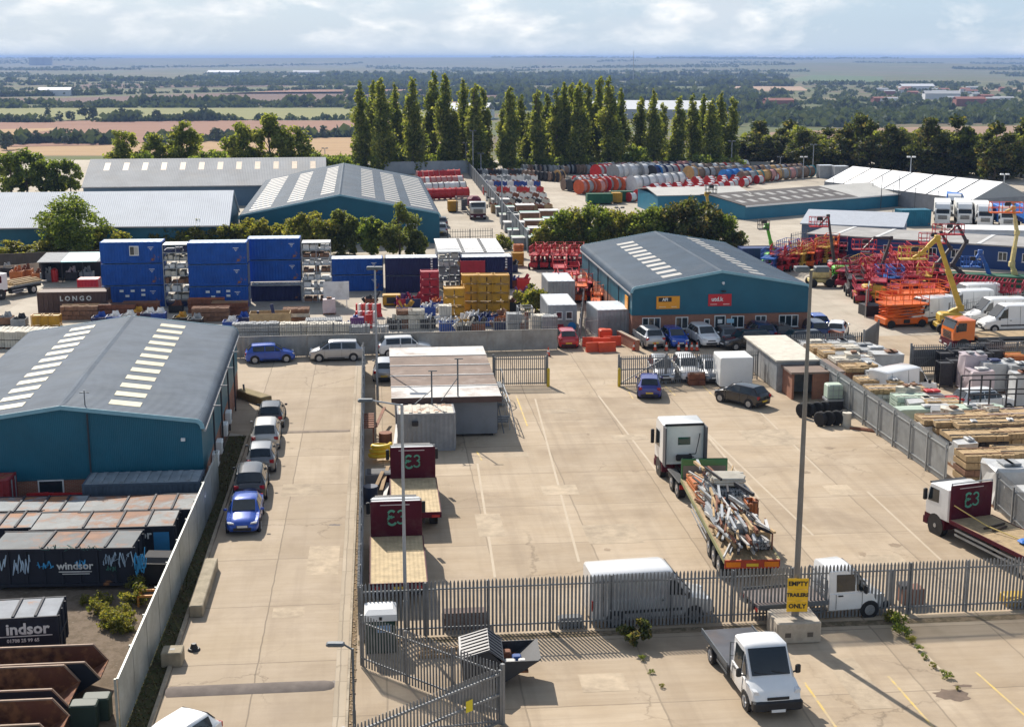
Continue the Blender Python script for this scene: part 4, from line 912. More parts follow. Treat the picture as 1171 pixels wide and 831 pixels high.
def make_car(kind, pm, front_plate=True):
    """lofted body with glazing, lamps, wheels; +Y is the front"""
    K = dict(
     hatch=dict(L=3.95, W=.86, H=1.48, hood=.93, belt=.97, wsb=1.02, wsf=.38, rr=-1.38, rb=-1.80),
     saloon=dict(L=4.45, W=.88, H=1.42, hood=.90, belt=.94, wsb=.98, wsf=.30, rr=-1.05, rb=-1.75),
     estate=dict(L=4.6, W=.89, H=1.48, hood=.93, belt=.97, wsb=1.08, wsf=.42, rr=-1.75, rb=-2.12),
     suv=dict(L=4.4, W=.92, H=1.66, hood=1.05, belt=1.08, wsb=1.10, wsf=.50, rr=-1.62, rb=-2.0),
     mpv=dict(L=4.35, W=.90, H=1.62, hood=1.00, belt=1.03, wsb=1.35, wsf=.55, rr=-1.60, rb=-1.98))[kind]
    t = bpy.data.objects.new('parked_car', None); col.objects.link(t)
    h = K['L'] / 2; W = K['W']; H = K['H']; be = K['belt']; hd = K['hood']; wt = W * .70; zb = .20 if kind not in ('suv',) else .27
    st = [(-h, W * .80, W * .74, zb + .22, be - .22, be - .16), (-h + .07, W * .93, W * .80, zb + .08, be - .08, be - .02), (K['rb'] - .04, W * .985, W * .78, zb, be, be + .02), (K['rb'], W * .985, W * .76, zb, be, be + .05),
          (K['rr'], W, wt * .97, zb, be, H - .03), (-.4, W, wt, zb, be, H), (K['wsf'] - .3, W, wt, zb, be, H), (K['wsf'], W, wt * .97, zb, be, H - .03),
          (K['wsb'], W * .99, W * .74, zb, be - .02, hd + .04), (K['wsb'] + .06, W * .99, W * .74, zb, be - .03, hd + .015), (h - .55, W * .97, W * .72, zb, hd - .09, hd - .06), (h - .18, W * .90, W * .66, zb + .02, hd - .20, hd - .16), (h - .04, W * .80, W * .6, zb + .06, hd - .34, hd - .29), (h, W * .70, W * .55, zb + .12, hd - .44, hd - .40)]
    rings = [[(x, y, z) for x, z in half(a, b_, z0, zm, zt)] for (y, a, b_, z0, zm, zt) in st]
    b = MB(); b.loft(rings); fixn(b.build('body', pm, t, 35))
    c0 = (0, 0, .8)
    def pt(i, j): return Vector(rings[i][j])
    n = len(rings[0]); L5, R5 = 6, n - 7
    # windscreen / rear window
    g = MB(); g.panel(pt(8, R5), pt(8, L5), pt(7, L5), pt(7, R5), .0, 1.0, .06, .95, .05, .03, out=c0); g.build('windscreen', carglass, t)
    g = MB(); g.panel(pt(3, L5), pt(3, R5), pt(4, R5), pt(4, L5), .0, 1.0, .10, .92, .05, .03, out=c0); g.build('rear_window', carglass, t)
    for j, jb in ((5, 4), (n - 6, n - 5)):
        for (i0, i1, u0, u1) in ((4, 5, .04, .95), (5, 7, .04, .97)):
            g = MB(); g.panel(pt(i0, jb), pt(i1, jb), pt(i1, j), pt(i0, j), u0, u1, .06, .93, .03, .03, out=c0); g.build('side_window', carglass, t)
        g = MB(); a, b2, c2 = pt(7, jb), pt(8, jb), pt(7, j); m_ = (a + b2 + c2) / 3
        s_ = 1 if jb == 4 else -1; o_ = Vector((.03 * s_, 0, .01)); q = [m_ + (v - m_) * .78 + o_ for v in (a, b2, c2)]; q2 = [v - Vector((.02 * s_, 0, 0)) for v in q]
        g.add(q + q2, [(0, 1, 2), (5, 4, 3), (0, 1, 4, 3), (1, 2, 5, 4), (2, 0, 3, 5)]); g.build('side_window', carglass, t)
    for s in (-1, 1):
        wy = h * .62
        for y in (-wy, wy + .05):
            a = MB(); a.cyl((s * (W - .12), y, .33), (s * (W + .004), y, .33), .385, 18); a.build('wheel_arch', trimk, t)
            wheel(t, s * (W - .085), y, .315 if kind != 'suv' else .35, .2, s)
        l = MB(); l.loft([[(s * x, y, z) for x, z in ((W * .45, hd - .27), (W * .80, hd - .25), (W * .86, hd - .16), (W * .50, hd - .20))] for y in (h - .22, h - .055)]); l.build('headlight', lampw, t)
        l = MB(); l.box(min(s * W * .62, s * W * .90), max(s * W * .62, s * W * .90), -h - .0, -h + .12, be - .26, be - .06); l.build('tail_light', lampr, t)
        m_ = MB(); m_.bbox(min(s * (W - .02), s * (W + .17)), max(s * (W - .02), s * (W + .17)), K['wsb'] - .22, K['wsb'] - .11, be - .0, be + .13, .03); m_.build('wing_mirror', pm, t)
    f = MB(); f.box(-W * .52, W * .52, h - .05, h + .012, zb + .10, zb + .26); f.box(-W * .35, W * .35, h - .08, h + .008, hd - .42, hd - .32); f.build('grille', trimk, t)
    f = MB(); f.box(-W * .72, W * .72, -h - .01, -h + .1, zb + .06, zb + .22); f.build('bumper', trimk, t)
    f = MB(); f.box(-.26, .26, h + .013, h + .025, zb + .27, zb + .38); f.build('number_plate', platew, t)
    f = MB(); f.box(-.26, .26, -h - .03, -h - .012, zb + .26, zb + .37); f.build('number_plate', platey, t)
    for s in (-1, 1):
        f = MB(); zs = zb + .1; k = lambda z: W * (.97 + .03 * (z - zs) / (zb + (be - zb) * .55 - zs)) if z < zb + (be - zb) * .55 else W * (1 - .035 * (z - zb - (be - zb) * .55) / (be - .02 - zb - (be - zb) * .55))
        for y in (-.42, K['wsf'] + .42, -1.12):
            if y < K['rr']: y = K['rr'] + .1
            zz = [zs + (be - zs) * q / 4 for q in range(5)]
            for a_, b_ in zip(zz[:-1], zz[1:]): f.bar((s * (k(a_) + .002), y, a_), (s * (k(b_) + .002), y, b_), .018, .012)
        f.bar((s * W * .975, -h * .3, zs + .02), (s * W * .975, h * .34, zs + .02), .03, .07); f.build('door_seam', trimk, t)
    return t
CARS = {}
def car(kind, px, py, head, pm, label, group=None, hgt=0.0, cat='car'):
    p = P(px, py); return spawn(CARS, kind, lambda: make_car(kind, PW), (p.x, p.y, hgt), G + R(head), label, cat, group, None if pm is PW else {'paint_white': pm})
def make_van(L=5.5, W=1.0, H=2.45, glassy=False):
    t = bpy.data.objects.new('van', None); col.objects.link(t)
    h = L / 2; zb = .28; wt = W * .84
    st = [(-h, W * .95, wt * .96, zb + .1, 1.25, H - .10), (-h + .06, W * .99, wt, zb, 1.25, H - .02), (-1, W, wt, zb, 1.25, H), (h - 2.15, W, wt, zb, 1.25, H), (h - 1.95, W, wt * .97, zb, 1.25, H - .06), (h - 1.05, W * .98, W * .80, zb, 1.16, 1.32), (h - 1.0, W * .98, W * .79, zb, 1.15, 1.29), (h - .35, W * .93, W * .70, zb, 1.0, 1.06), (h - .08, W * .86, W * .66, zb + .05, .80, .86), (h, W * .78, W * .6, zb + .1, .62, .68)]
    rings = [[(x, y, z) for x, z in half(a, b_, z0, zm, zt, .03)] for (y, a, b_, z0, zm, zt) in st]
    b = MB(); b.loft(rings); fixn(b.build('body', PW, t, 35)); n = len(rings[0]); c0 = (0, 0, 1)
    pt = lambda i, j: Vector(rings[i][j])
    g = MB(); g.panel(pt(5, n - 7), pt(5, 6), pt(4, 6), pt(4, n - 7), .0, 1, .04, .95, .055, .03, out=c0); g.build('windscreen', carglass, t)
    for j, jb in ((5, 4), (n - 6, n - 5)):
        g = MB(); g.panel(pt(3, jb), pt(5, jb), pt(4, j) + (pt(5, j) - pt(4, j)) * .12, pt(3, j), -.0, .80, .08, .80, .035, .03, out=c0); g.build('side_window', carglass, t)
        if glassy:
            g = MB(); g.panel(pt(1, jb), pt(3, jb), pt(3, j), pt(1, j), .55, .85, .2, .75, .02, .012, out=c0); g.build('side_window', carglass, t)
        s = 1 if jb == 4 else -1
        f = MB(); f.box(min(s * W * .98, s * (W + .02)), max(s * W * .98, s * (W + .02)), -h + .7, h - 1.5, .62, .74); f.build('rubbing_strip', trimk, t)
        for y in (-h + 1.05, h - .95):
            a = MB(); a.cyl((s * (W - .14), y, .36), (s * (W + .004), y, .36), .42, 18); a.build('wheel_arch', trimk, t); wheel(t, s * (W - .1), y, .345, .22, s)
        l = MB(); l.box(min(s * W * .52, s * W * .86), max(s * W * .52, s * W * .84), h - .45, h - .17, .80, 1.0); l.build('headlight', lampw, t)
        l = MB(); l.box(min(s * W * .86, s * W * .97), max(s * W * .86, s * W * .97), -h - .01, -h + .1, .8, 1.25); l.build('tail_light', lampr, t)
        m_ = MB(); m_.bbox(min(s * (W + .02), s * (W + .24)), max(s * (W + .02), s * (W + .24)), h - 1.35, h - 1.22, 1.2, 1.5, .03); m_.build('wing_mirror', trimk, t)
    f = MB(); f.box(-W * .8, W * .8, h - .1, h + .02, zb + .02, .55); f.build('bumper', trimk, t)
    f = MB(); f.box(-W * .42, W * .42, h - .08, h + .016, .6, .72); f.build('grille', trimk, t)
    f = MB(); f.box(-.26, .26, h + .022, h + .034, .4, .51); f.build('number_plate', platew, t)
    for s in (-1, 1):
        f = MB()
        for y in (h - 2.12, h - 3.3, -h + .5): f.tube([(s * (W + .002), y, .55), (s * (W + .002), y, .81), (s * (W * .967 + .002), y, 1.23), (s * (wt + .024), y, H - .12)], .012, 4)
        f.bar((s * W, h - 2.3, 1.12), (s * W, h - 2.5, 1.12), .03, .05); f.build('door_seam', trimk, t)
    return t
VANS = {}
def truckwheel(t, x, y, r=.5, w=.3, s=1):
    b = MB(); b.cyl((x - w / 2, y, r), (x + w / 2, y, r), r, 18); o = b.build('wheel', tyre, t, 40)
    h = MB(); h.cyl((x + (w / 2) * s, y, r), (x + (w / 2 + .012) * s, y, r), r * .58, 14); h.cyl((x + (w / 2 + .012) * s, y, r), (x + (w / 2 + .05) * s, y, r), r * .22, 10); h.build('rim', rimm, o)
def make_cab(t, yb, pm, W=1.2, H=2.6, L=1.9, base=.95, lower=None, visor=True, sleeper=False, zl=.45):
    """lorry cab whose back wall stands at local y = yb, nose towards +Y"""
    b = MB(); f = yb + L
    prof = [(yb, base), (f - .02, base), (f + .02, base + .55), (f - .05, base + .95), (f - .32, H + .32 if sleeper else H - .05), (f - .55, H + .5 if sleeper else H), (yb, H + .42 if sleeper else H)]
    n = len(prof); rings = []
    for x, k in ((-W, .93), (-W * .93, 1.0), (W * .93, 1.0), (W, .93)):
        cy = yb + L * .45; cz = (base + H) / 2
        rings.append([(x, cy + (y - cy) * k, cz + (z - cz) * (k if k == 1 else .96)) for y, z in prof])
    b.loft(rings); fixn(b.build('cab', pm, t, 35))
    lo = MB(); lo.box(-W * .98, W * .98, yb + .3, f + .03, zl, base - .001); lo.box(-W, W, f - .25, f + .1, zl - .08, zl + .28); lo.build('lower_cab', lower or pm, t)
    ws0, ws1 = Vector((0, f - .052, base + .97)), Vector((0, f - .31, (H + .3) if sleeper else H - .08)); top = ws0.lerp(ws1, .72 if sleeper else .92)
    g = MB(); g.panel((W * .86, ws0.y, ws0.z), (-W * .86, ws0.y, ws0.z), (-W * .86, top.y, top.z), (W * .86, top.y, top.z), 0, 1, 0, 1, .02, .012, out=(0, yb, 1)); g.build('windscreen', carglass, t)
    if visor:
        v = MB(); v.box(-W * .86, W * .86, top.y - .05, top.y + .22, top.z + .02, top.z + .1); v.build('sun_visor', trimk, t)
    for s in (-1, 1):
        g = MB(); a = [(yb + L * .42, base + .80), (f - .22, base + .74), (f - .38, H - .22), (yb + L * .42, H - .22)]
        vs = [(s * (W + .002), y, z) for y, z in a] + [(s * (W + .014), y, z) for y, z in a]; g.add(vs, [(3, 2, 1, 0), (4, 5, 6, 7), (0, 1, 5, 4), (1, 2, 6, 5), (2, 3, 7, 6), (3, 0, 4, 7)]); g.build('side_window', carglass, t)
        m_ = MB(); m_.bbox(min(s * (W + .08), s * (W + .28)), max(s * (W + .08), s * (W + .28)), f - .28, f - .12, base + .75, H - .35, .03); m_.build('wing_mirror', trimk, t)
        l = MB(); l.box(min(s * W * .62, s * W * .95), max(s * W * .62, s * W * .95), f + .09, f + .12, zl + .03, zl + .22); l.build('headlight', lampw, t)
        a = MB(); a.cyl((s * (W - .35), yb + L * .52, .5), (s * (W + .002), yb + L * .52, .5), .62, 18); a.build('wheel_arch', trimk, t)
        truckwheel(t, s * (W - .17), yb + L * .52, .5, .3, s)
    g = MB()
    for i in range(5): g.box(-W * .6, W * .6, f + .02, f + .045, base + .1 + i * .13, base + .18 + i * .13)
    g.build('grille', trimk, t)
    g = MB(); g.box(-.28, .28, f + .102, f + .115, zl - .02, zl + .1); g.build('number_plate', platew, t)
def chassis(t, y0, y1, wheels, W=1.15, z=.75, r=.48):
    c = MB(); c.box(-.45, -.33, y0, y1, z - .15, z + .12); c.box(.33, .45, y0, y1, z - .15, z + .12)
    for i in range(5): c.box(-.33, .33, y0 + (y1 - y0) * i / 4.2, y0 + (y1 - y0) * i / 4.2 + .1, z - .1, z + .05)
    c.bbox(-1.0, -.5, y0 + (y1 - y0) * .55, y0 + (y1 - y0) * .75, z - .35, z + .1, .04); c.build('chassis', trimk, t)
    for y in wheels:
        a = MB(); a.cyl((-W, y, r), (W, y, r), .07, 8); a.build('axle', trimk, t)
        for s in (-1, 1): truckwheel(t, s * (W - .2), y, r, .42, s)
plank = waves(M('deck_planks', (0.36, 0.26, 0.145), .85, 0, .28, 2.2, dirt=.8, dirtc=(.13, .09, .06), dscale=.9, dlo=.56), 'X', 1.6, .5)
plankp = waves(M('pale_deck_planks', (0.48, 0.37, 0.215), .85, 0, .25, 2.2, dirt=.8, dirtc=(.16, .11, .07), dscale=.9, dlo=.6), 'X', 1.6, .5)
def emblem(name, mat, parent, y, z, s, flip=1):
    """the two looped letter shapes of the haulier's mark, as raised bands facing -Y"""
    m = MB()
    def band(pts, w):
        pts = [Vector((x * s * flip, y, z + v * s)) for x, v in pts]
        for a, b in zip(pts[:-1], pts[1:]): m.bar(a, b + (b - a) * .12, .02, w * s)
    arc = lambda cx, cy, r, a0, a1, n=10: [(cx + r * math.cos(R(a0 + (a1 - a0) * i / n)), cy + r * 1.05 * math.sin(R(a0 + (a1 - a0) * i / n))) for i in range(n + 1)]
    band(arc(-.36, .27, .27, 35, 280), .17); band(arc(-.34, -.27, .33, 85, 330), .17); band(arc(.36, .30, .24, 160, -85), .13); band(arc(.33, -.22, .28, 85, -150), .13); band([(-.62, -.02), (-.2, .04)], .1)
    return m.build(name, mat, parent)
EMB = M('emblem_green', (0.10, 0.36, 0.25), .5); EMBW = M('sign_cream', (.6, .5, .5), .5)
def make_flatbed(label, p, rz, bed=6.6, deckm=None, name='flatbed_lorry', cabm=PW, W=1.25, rail=None, sleeper=False, head=True):
    """rigid lorry: cab at +Y, open deck behind a tall maroon headboard"""
    t = thing(name, label, 'lorry', p, rz)
    make_cab(t, bed / 2 + .25, cabm, 1.2, 2.65, 1.9, lower=PMAR)
    chassis(t, -bed / 2, bed / 2 + 1.2, (-bed / 2 + 1.5, -bed / 2 + 2.8) if bed > 7.5 else (-bed / 2 + 1.7,))
    d = MB(); d.box(-W, W, -bed / 2, bed / 2, 1.06, 1.18); d.build('deck', deckm or plank, t)
    r = MB()
    for s in (-1, 1): r.box(min(s * W, s * (W + .05)), max(s * W, s * (W + .05)), -bed / 2, bed / 2, 1.0, 1.2)
    r.box(-W - .05, W + .05, -bed / 2 - .05, -bed / 2, .9, 1.2); r.build('side_rail', rail or PMAR, t)
    if head:
        h = MB(); h.bbox(-W, W, bed / 2, bed / 2 + .12, 1.05, 2.95, .03); ho = h.build('headboard', PMAR, t)
        for x in (-W * .9, W * .9): pass
        emblem('emblem', EMB, ho, bed / 2 - .015, 2.15, .62)
        f = MB(); f.box(-W * .62, W * .52, bed / 2 - .014, bed / 2 - .002, 2.76, 2.80); f.build('web_address', EMBW, ho)
        f = MB(); f.bar((-W * .97, bed / 2 + .06, 2.95), (-W * .97, bed / 2 + .06, 3.05), .05); f.bar((W * .97, bed / 2 + .06, 2.95), (W * .97, bed / 2 + .06, 3.05), .05); f.bar((-W * .99, bed / 2 + .06, 3.05), (W * .99, bed / 2 + .06, 3.05), .05); f.build('top_rail', steel, ho)
    for s in (-1, 1):
        l = MB(); l.box(min(s * .8, s * 1.2), max(s * .8, s * 1.2), -bed / 2 - .08, -bed / 2 - .052, .92, 1.06); l.build('tail_light', lampr, t)
        g = MB(); g.bar((s * 1.15, -bed / 2 + 2.6, .75), (s * 1.15, bed / 2 - .3, .75), .03, .12); g.bar((s * 1.15, -bed / 2 + 2.6, .5), (s * 1.15, bed / 2 - .3, .5), .03, .12); g.build('side_guard', steel, t)
    m_ = MB(); m_.box(-.26, .26, -bed / 2 - .07, -bed / 2 - .052, .92, 1.03); m_.build('number_plate', platey, t)
    return t
def make_boxtruck(bodym=None, L=7.0):
    t = bpy.data.objects.new('box_lorry', None); col.objects.link(t)
    make_cab(t, L / 2 + .15, PW, 1.15, 2.55, 1.75, lower=PW); chassis(t, -L / 2, L / 2 + 1, (-L / 2 + 1.6,))
    b = MB(); b.bbox(-1.25, 1.25, -L / 2, L / 2, 1.0, 3.55, .05); b.build('box_body', bodym or white, t)
    f = MB(); f.prism([(L / 2 + .05, 2.6), (L / 2 + 1.45, 2.62), (L / 2 + .9, 3.3), (L / 2 + .05, 3.6)], -1.05, 1.05, plane='yz'); f.build('wind_deflector', PW, t)
    f = MB(); f.box(-1.22, 1.22, -L / 2 - .03, -L / 2 - .001, 1.05, 3.5); f.build('rear_door', white, t)
    return t
# ------------------------------------------------------------------ parked cars
car('hatch', 309, 413, -84, PBLU, 'bright blue hatchback parked side-on against the pale corrugated wall', 'cars in the drive')
car('mpv', 385, 411, 92, PSIL, 'silver people carrier with roof bars parked against the pale corrugated wall', 'cars in the drive')
car('suv', 463, 406, -86, PW, 'white car behind the stained cabin roof, against the corrugated wall')
car('estate', 441, 430, -3, PSIL, 'silver car mostly hidden behind the stained cabin and the fence')
car('hatch', 311, 483, 1, PDK, 'farthest of the nose-to-tail cars on the drive, dark with yellow plate, by the concrete block', 'cars in the drive')
car('mpv', 305, 506, 2, PBEI, 'pale silver people carrier second of the five cars lined along the drive', 'cars in the drive')
car('hatch', 300, 532, 2, PGRY, 'grey hatchback in the middle of the five cars lined along the drive', 'cars in the drive')
car('suv', 288, 562, 2, PDK, 'dark car with silver roof and yellow plate just behind the blue saloon', 'cars in the drive')
car('saloon', 281, 597, 181, PBLU, 'blue saloon facing the camera at the near end of the parked line', 'cars in the drive')
car('hatch', 196, 874, 150, PW, 'white car at the bottom edge with only its roof in view', 'cars in the drive')
# behind the fence and in front of the brick unit
car('hatch', 742, 450, -10, PVIO, 'violet blue hatchback with yellow plate parked outside the railings of the lorry yard')
car('hatch', 848, 461, 38, PBLK, 'black hatchback with yellow plate beside the white box body in the lorry yard')
car('mpv', 756, 432, 176, PSIL, 'silver people carrier behind the railings above the violet blue hatchback', 'cars behind the railings')
car('suv', 785, 431, 178, PW, 'white car behind the railings between the silver and the dark grey one', 'cars behind the railings')
car('estate', 812, 432, 176, PGRY, 'dark grey estate behind the railings beside the white box body', 'cars behind the railings')
car('suv', 741, 394, 6, PSIL, 'silver off-roader under the orange sign, tail towards the railings', 'cars before the brick unit')
car('hatch', 771, 394, 184, PBLU, 'blue hatchback facing out between the silver and white off-roaders', 'cars before the brick unit')
car('suv', 804, 393, 186, PW, 'white off-roader facing out next to the unit door', 'cars before the brick unit')
car('hatch', 829, 391, 2, PGRY, 'grey car in front of the door, partly behind the black estate', 'cars before the brick unit')
car('estate', 852, 397, 108, PBLK, 'black estate parked side-on across the cars of the brick unit', 'cars before the brick unit')
car('suv', 868, 388, 4, PNAV, 'navy off-roader close to the brick wall behind the black estate', 'cars before the brick unit')
car('hatch', 890, 388, 4, PDK, 'dark hatchback under the right window of the brick unit', 'cars before the brick unit')
car('estate', 911, 397, 100, PDK, 'charcoal estate parked side-on near the lamp post', 'cars before the brick unit')
car('suv', 930, 386, 0, PNAV, 'navy car behind the tall lamp post at the corner of the brick unit', 'cars before the brick unit')
car('hatch', 932, 376, 0, PBLU, 'blue car peeping out beyond the corner of the brick unit', 'cars before the brick unit')
car('hatch', 957, 385, -24, PW, 'white hatchback parked alone right of the brick unit')
car('hatch', 647, 394, 0, PRED, 'red car with white roof and bonnet next to the grey cabin', None)
car('suv', 1123, 470, -80, PW, 'white car with black roof under the steel rack in the timber yard')
car('suv', 504, 268, 0, PSIL, 'silver car at the corner of the large blue warehouse', None); car('hatch', 505, 259, 0, PGRY, 'dark car behind the silver one at the warehouse corner', None)
# ------------------------------------------------------------------ vans and lorries
def van(px, py, head, pm, label, cat='van', group=None, hgt=0): p = P(px, py); return spawn(VANS, 'van', make_van, (p.x, p.y, hgt), G + R(head), label, cat, group, None if pm is PW else {'paint_white': pm})
van(741, 704, -86, PW, 'white panel van parked side-on just behind the front railings')
van(1032, 456, -62, PW, 'white van with pale blue shade in the timber yard behind the diagonal railings')
vp = P(1059, 369); spawn(VANS, 'van', make_van, (vp.x, vp.y, 0), G + R(112), 'white and orange van at the left of the van row beside the orange platform', 'van', 'vans in the plant yard')
van(1108, 352, 96, PW, 'white van deepest in the row behind the yellow boom', 'van', 'vans in the plant yard'); van(1100, 360, 98, PW, 'white van half behind the yellow boom arm', 'van', 'vans in the plant yard')
van(1136, 370, 92, PW, 'white van behind the window van at the right edge', 'van', 'vans in the plant yard'); van(1153, 378, 92, PW, 'white van with dark side window at the right edge behind the orange lorry', 'van', 'vans in the plant yard')
# maroon headboard lorries
p = P(455, 690); make_flatbed('flatbed lorry with maroon headboard, pale plank deck, nearest to the front railings', (p.x - .2, p.y + 2.6, 0), G, 6.2, plankp)
p = P(470, 600); make_flatbed('flatbed lorry with maroon headboard parked nose-in against the rusty-roofed container', (p.x + .1, p.y + 1.5, 0), G, 6.0, plankp)
p = P(1118, 640); tr = make_flatbed('white and maroon flatbed lorry at the right edge, deck with blue sling', (p.x + 1.9, p.y - .9, 0), G + R(14), 8.2, plank)
f = MB(); f.bbox(-.35, .25, -.3, .25, 1.19, 1.4, .1); single('sling_bag', f, M('blue_tarp', (.02, .16, .55), .6), 'blue folded tarpaulin lying on the deck of the right-hand lorry', 'tarpaulin', tr.location, tr.rotation_euler.z)
f = MB(); f.tube([(-1.2, 3.9, 2.0), (-.5, 2.2, 1.4), (.1, .2, 1.22), (.5, -.5, 1.21)], .03); single('lifting_strap', f, M('yellow_strap', (.6, .45, .15), .7), 'pale yellow strap running down from the maroon headboard to the deck', 'strap', tr.location, tr.rotation_euler.z)
f = MB(); f.bar((1.0, -1.6, 1.25), (.7, -.4, 1.32), .06); f.bar((.9, 2.6, 1.25), (-.6, 2.3, 1.25), .08); f.bar((.7, 2.2, 1.25), (-.4, 1.9, 1.25), .08); single('loose_bars', f, M('dark_timber', (.08, .055, .04), .9), 'dark bars lying loose across the plank deck of the right-hand lorry', 'bars', tr.location, tr.rotation_euler.z)
# articulated lorry with scaffold load
pa, pb = P(803, 549, 0), P(868, 660, 0); rz = math.atan2(pa.y - pb.y, pa.x - pb.x) - math.pi / 2
TL = 12.6; c = (P(799, 545, 1.4) + P(868, 643, 1.4)) / 2; base = Vector((c.x, c.y, 0))
t = thing('semi_trailer', 'flatbed semi-trailer with green headboard behind the white tractor unit', 'trailer', base, rz)
d = MB(); d.box(-1.25, 1.25, -TL / 2, TL / 2, 1.28, 1.4); d.build('deck', plank, t)
f = MB()
for s in (-1, 1): f.box(min(s * 1.25, s * 1.3), max(s * 1.25, s * 1.3), -TL / 2, TL / 2, 1.22, 1.43)
f.build('side_rail', M('olive_rail', (.22, .22, .10), .7, 0, .2), t)
f = MB(); f.box(-.5, -.36, -TL / 2, TL / 2, .95, 1.27); f.box(.36, .5, -TL / 2, TL / 2, .95, 1.27); f.build('chassis', trimk, t)
f = MB(); f.bbox(-1.28, 1.28, TL / 2, TL / 2 + .1, 1.28, 2.55, .04); ho = f.build('headboard', PGRN, t)
f = MB(); f.box(-1.18, 1.18, TL / 2 - .012, TL / 2 - .001, 1.42, 2.15); f.build('inner_panel', M('grey_brown_panel', (.20, .17, .14), .8), ho)
f = MB(); f.box(-1.28, 1.28, -TL / 2 - .08, -TL / 2 - .001, 1.02, 1.42); f.build('rear_beam', M('rear_red', (.38, .05, .02), .6, 0, .2), t)
for s in (-1, 1):
    f = MB(); f.box(min(s * .55, s * 1.22), max(s * .55, s * 1.22), -TL / 2 - .1, -TL / 2 - .081, 1.1, 1.34); f.build('tail_light', lampo, t)
    f = MB(); f.bar((s * 1.2, -1.2, .9), (s * 1.2, 3.4, .9), .03, .1); f.bar((s * 1.2, -1.2, .6), (s * 1.2, 3.4, .6), .03, .1); f.build('side_guard', steel, t)
    f = MB(); f.box(s * .7 - .06, s * .7 + .06, 3.6, 3.75, 0.02, 1.0); f.build('landing_leg', steel, t)
f = MB(); f.box(-.28, .28, -TL / 2 - .1, -TL / 2 - .081, 1.12, 1.26); f.build('number_plate', platey, t)
for y in (-4.6, -3.3, -2.0):
    f = MB(); f.cyl((-1.1, y, .5), (1.1, y, .5), .07, 8); f.build('axle', trimk, t)
    for s in (-1, 1): truckwheel(t, s * 1.05, y, .5, .36, s)
TRL = (base, rz)
pq = P(787, 556); tt = thing('tractor_unit', 'white articulated tractor unit with maroon lower panels and rear cab window', 'lorry', (pq.x, pq.y, 0), rz + R(5))
make_cab(tt, 1.2, PW, 1.22, 2.95, 2.2, 1.0, PMAR, sleeper=True)
chassis(tt, -2.6, 2.0, (-.6, -1.9))
f = MB(); f.box(-.36, .36, 1.17, 1.199, 2.15, 2.6); f.build('rear_cab_window', glassm('rear_glass_teal', (.02, .07, .065)), tt)
for a_, b_ in ((-1.24, -1.16), (1.16, 1.24)): f = MB(); f.box(a_, b_, .65, 1.25, 1.0, 3.3); f.build('side_fairing', M('fairing_grey', (.10, .10, .11), .5), tt)
f = MB(); f.box(-1.15, 1.15, 1.12, 1.19, 3.28, 3.42); f.build('roof_edge', trimk, tt)
f = MB(); f.cyl((0, -1.0, 1.02), (0, -1.0, 1.14), .5, 16); f.build('fifth_wheel', trimk, tt)
f = MB(); f.tube([(.3, 1.15, 1.6), (.6, .8, 1.7), (.75, .85, 2.4), (.9, 1.12, 2.8)], .025); f.tube([(-.4, 1.15, 1.55), (0, .8, 1.5), (.5, .8, 1.5)], .03); f.bbox(-.5, .45, .9, 1.15, 1.25, 1.6, .05); f.build('air_lines', trimk, tt)
for s in (-1, 1):
    f = MB(); f.bbox(min(s * .75, s * 1.24), max(s * .75, s * 1.24), -2.6, .1, 1.03, 1.1, .03); f.build('mudguard', trimk, tt)
    f = MB(); f.box(min(s * .8, s * 1.2), max(s * .8, s * 1.2), -2.66, -2.61, .7, .95); f.build('tail_light', lampr, tt)
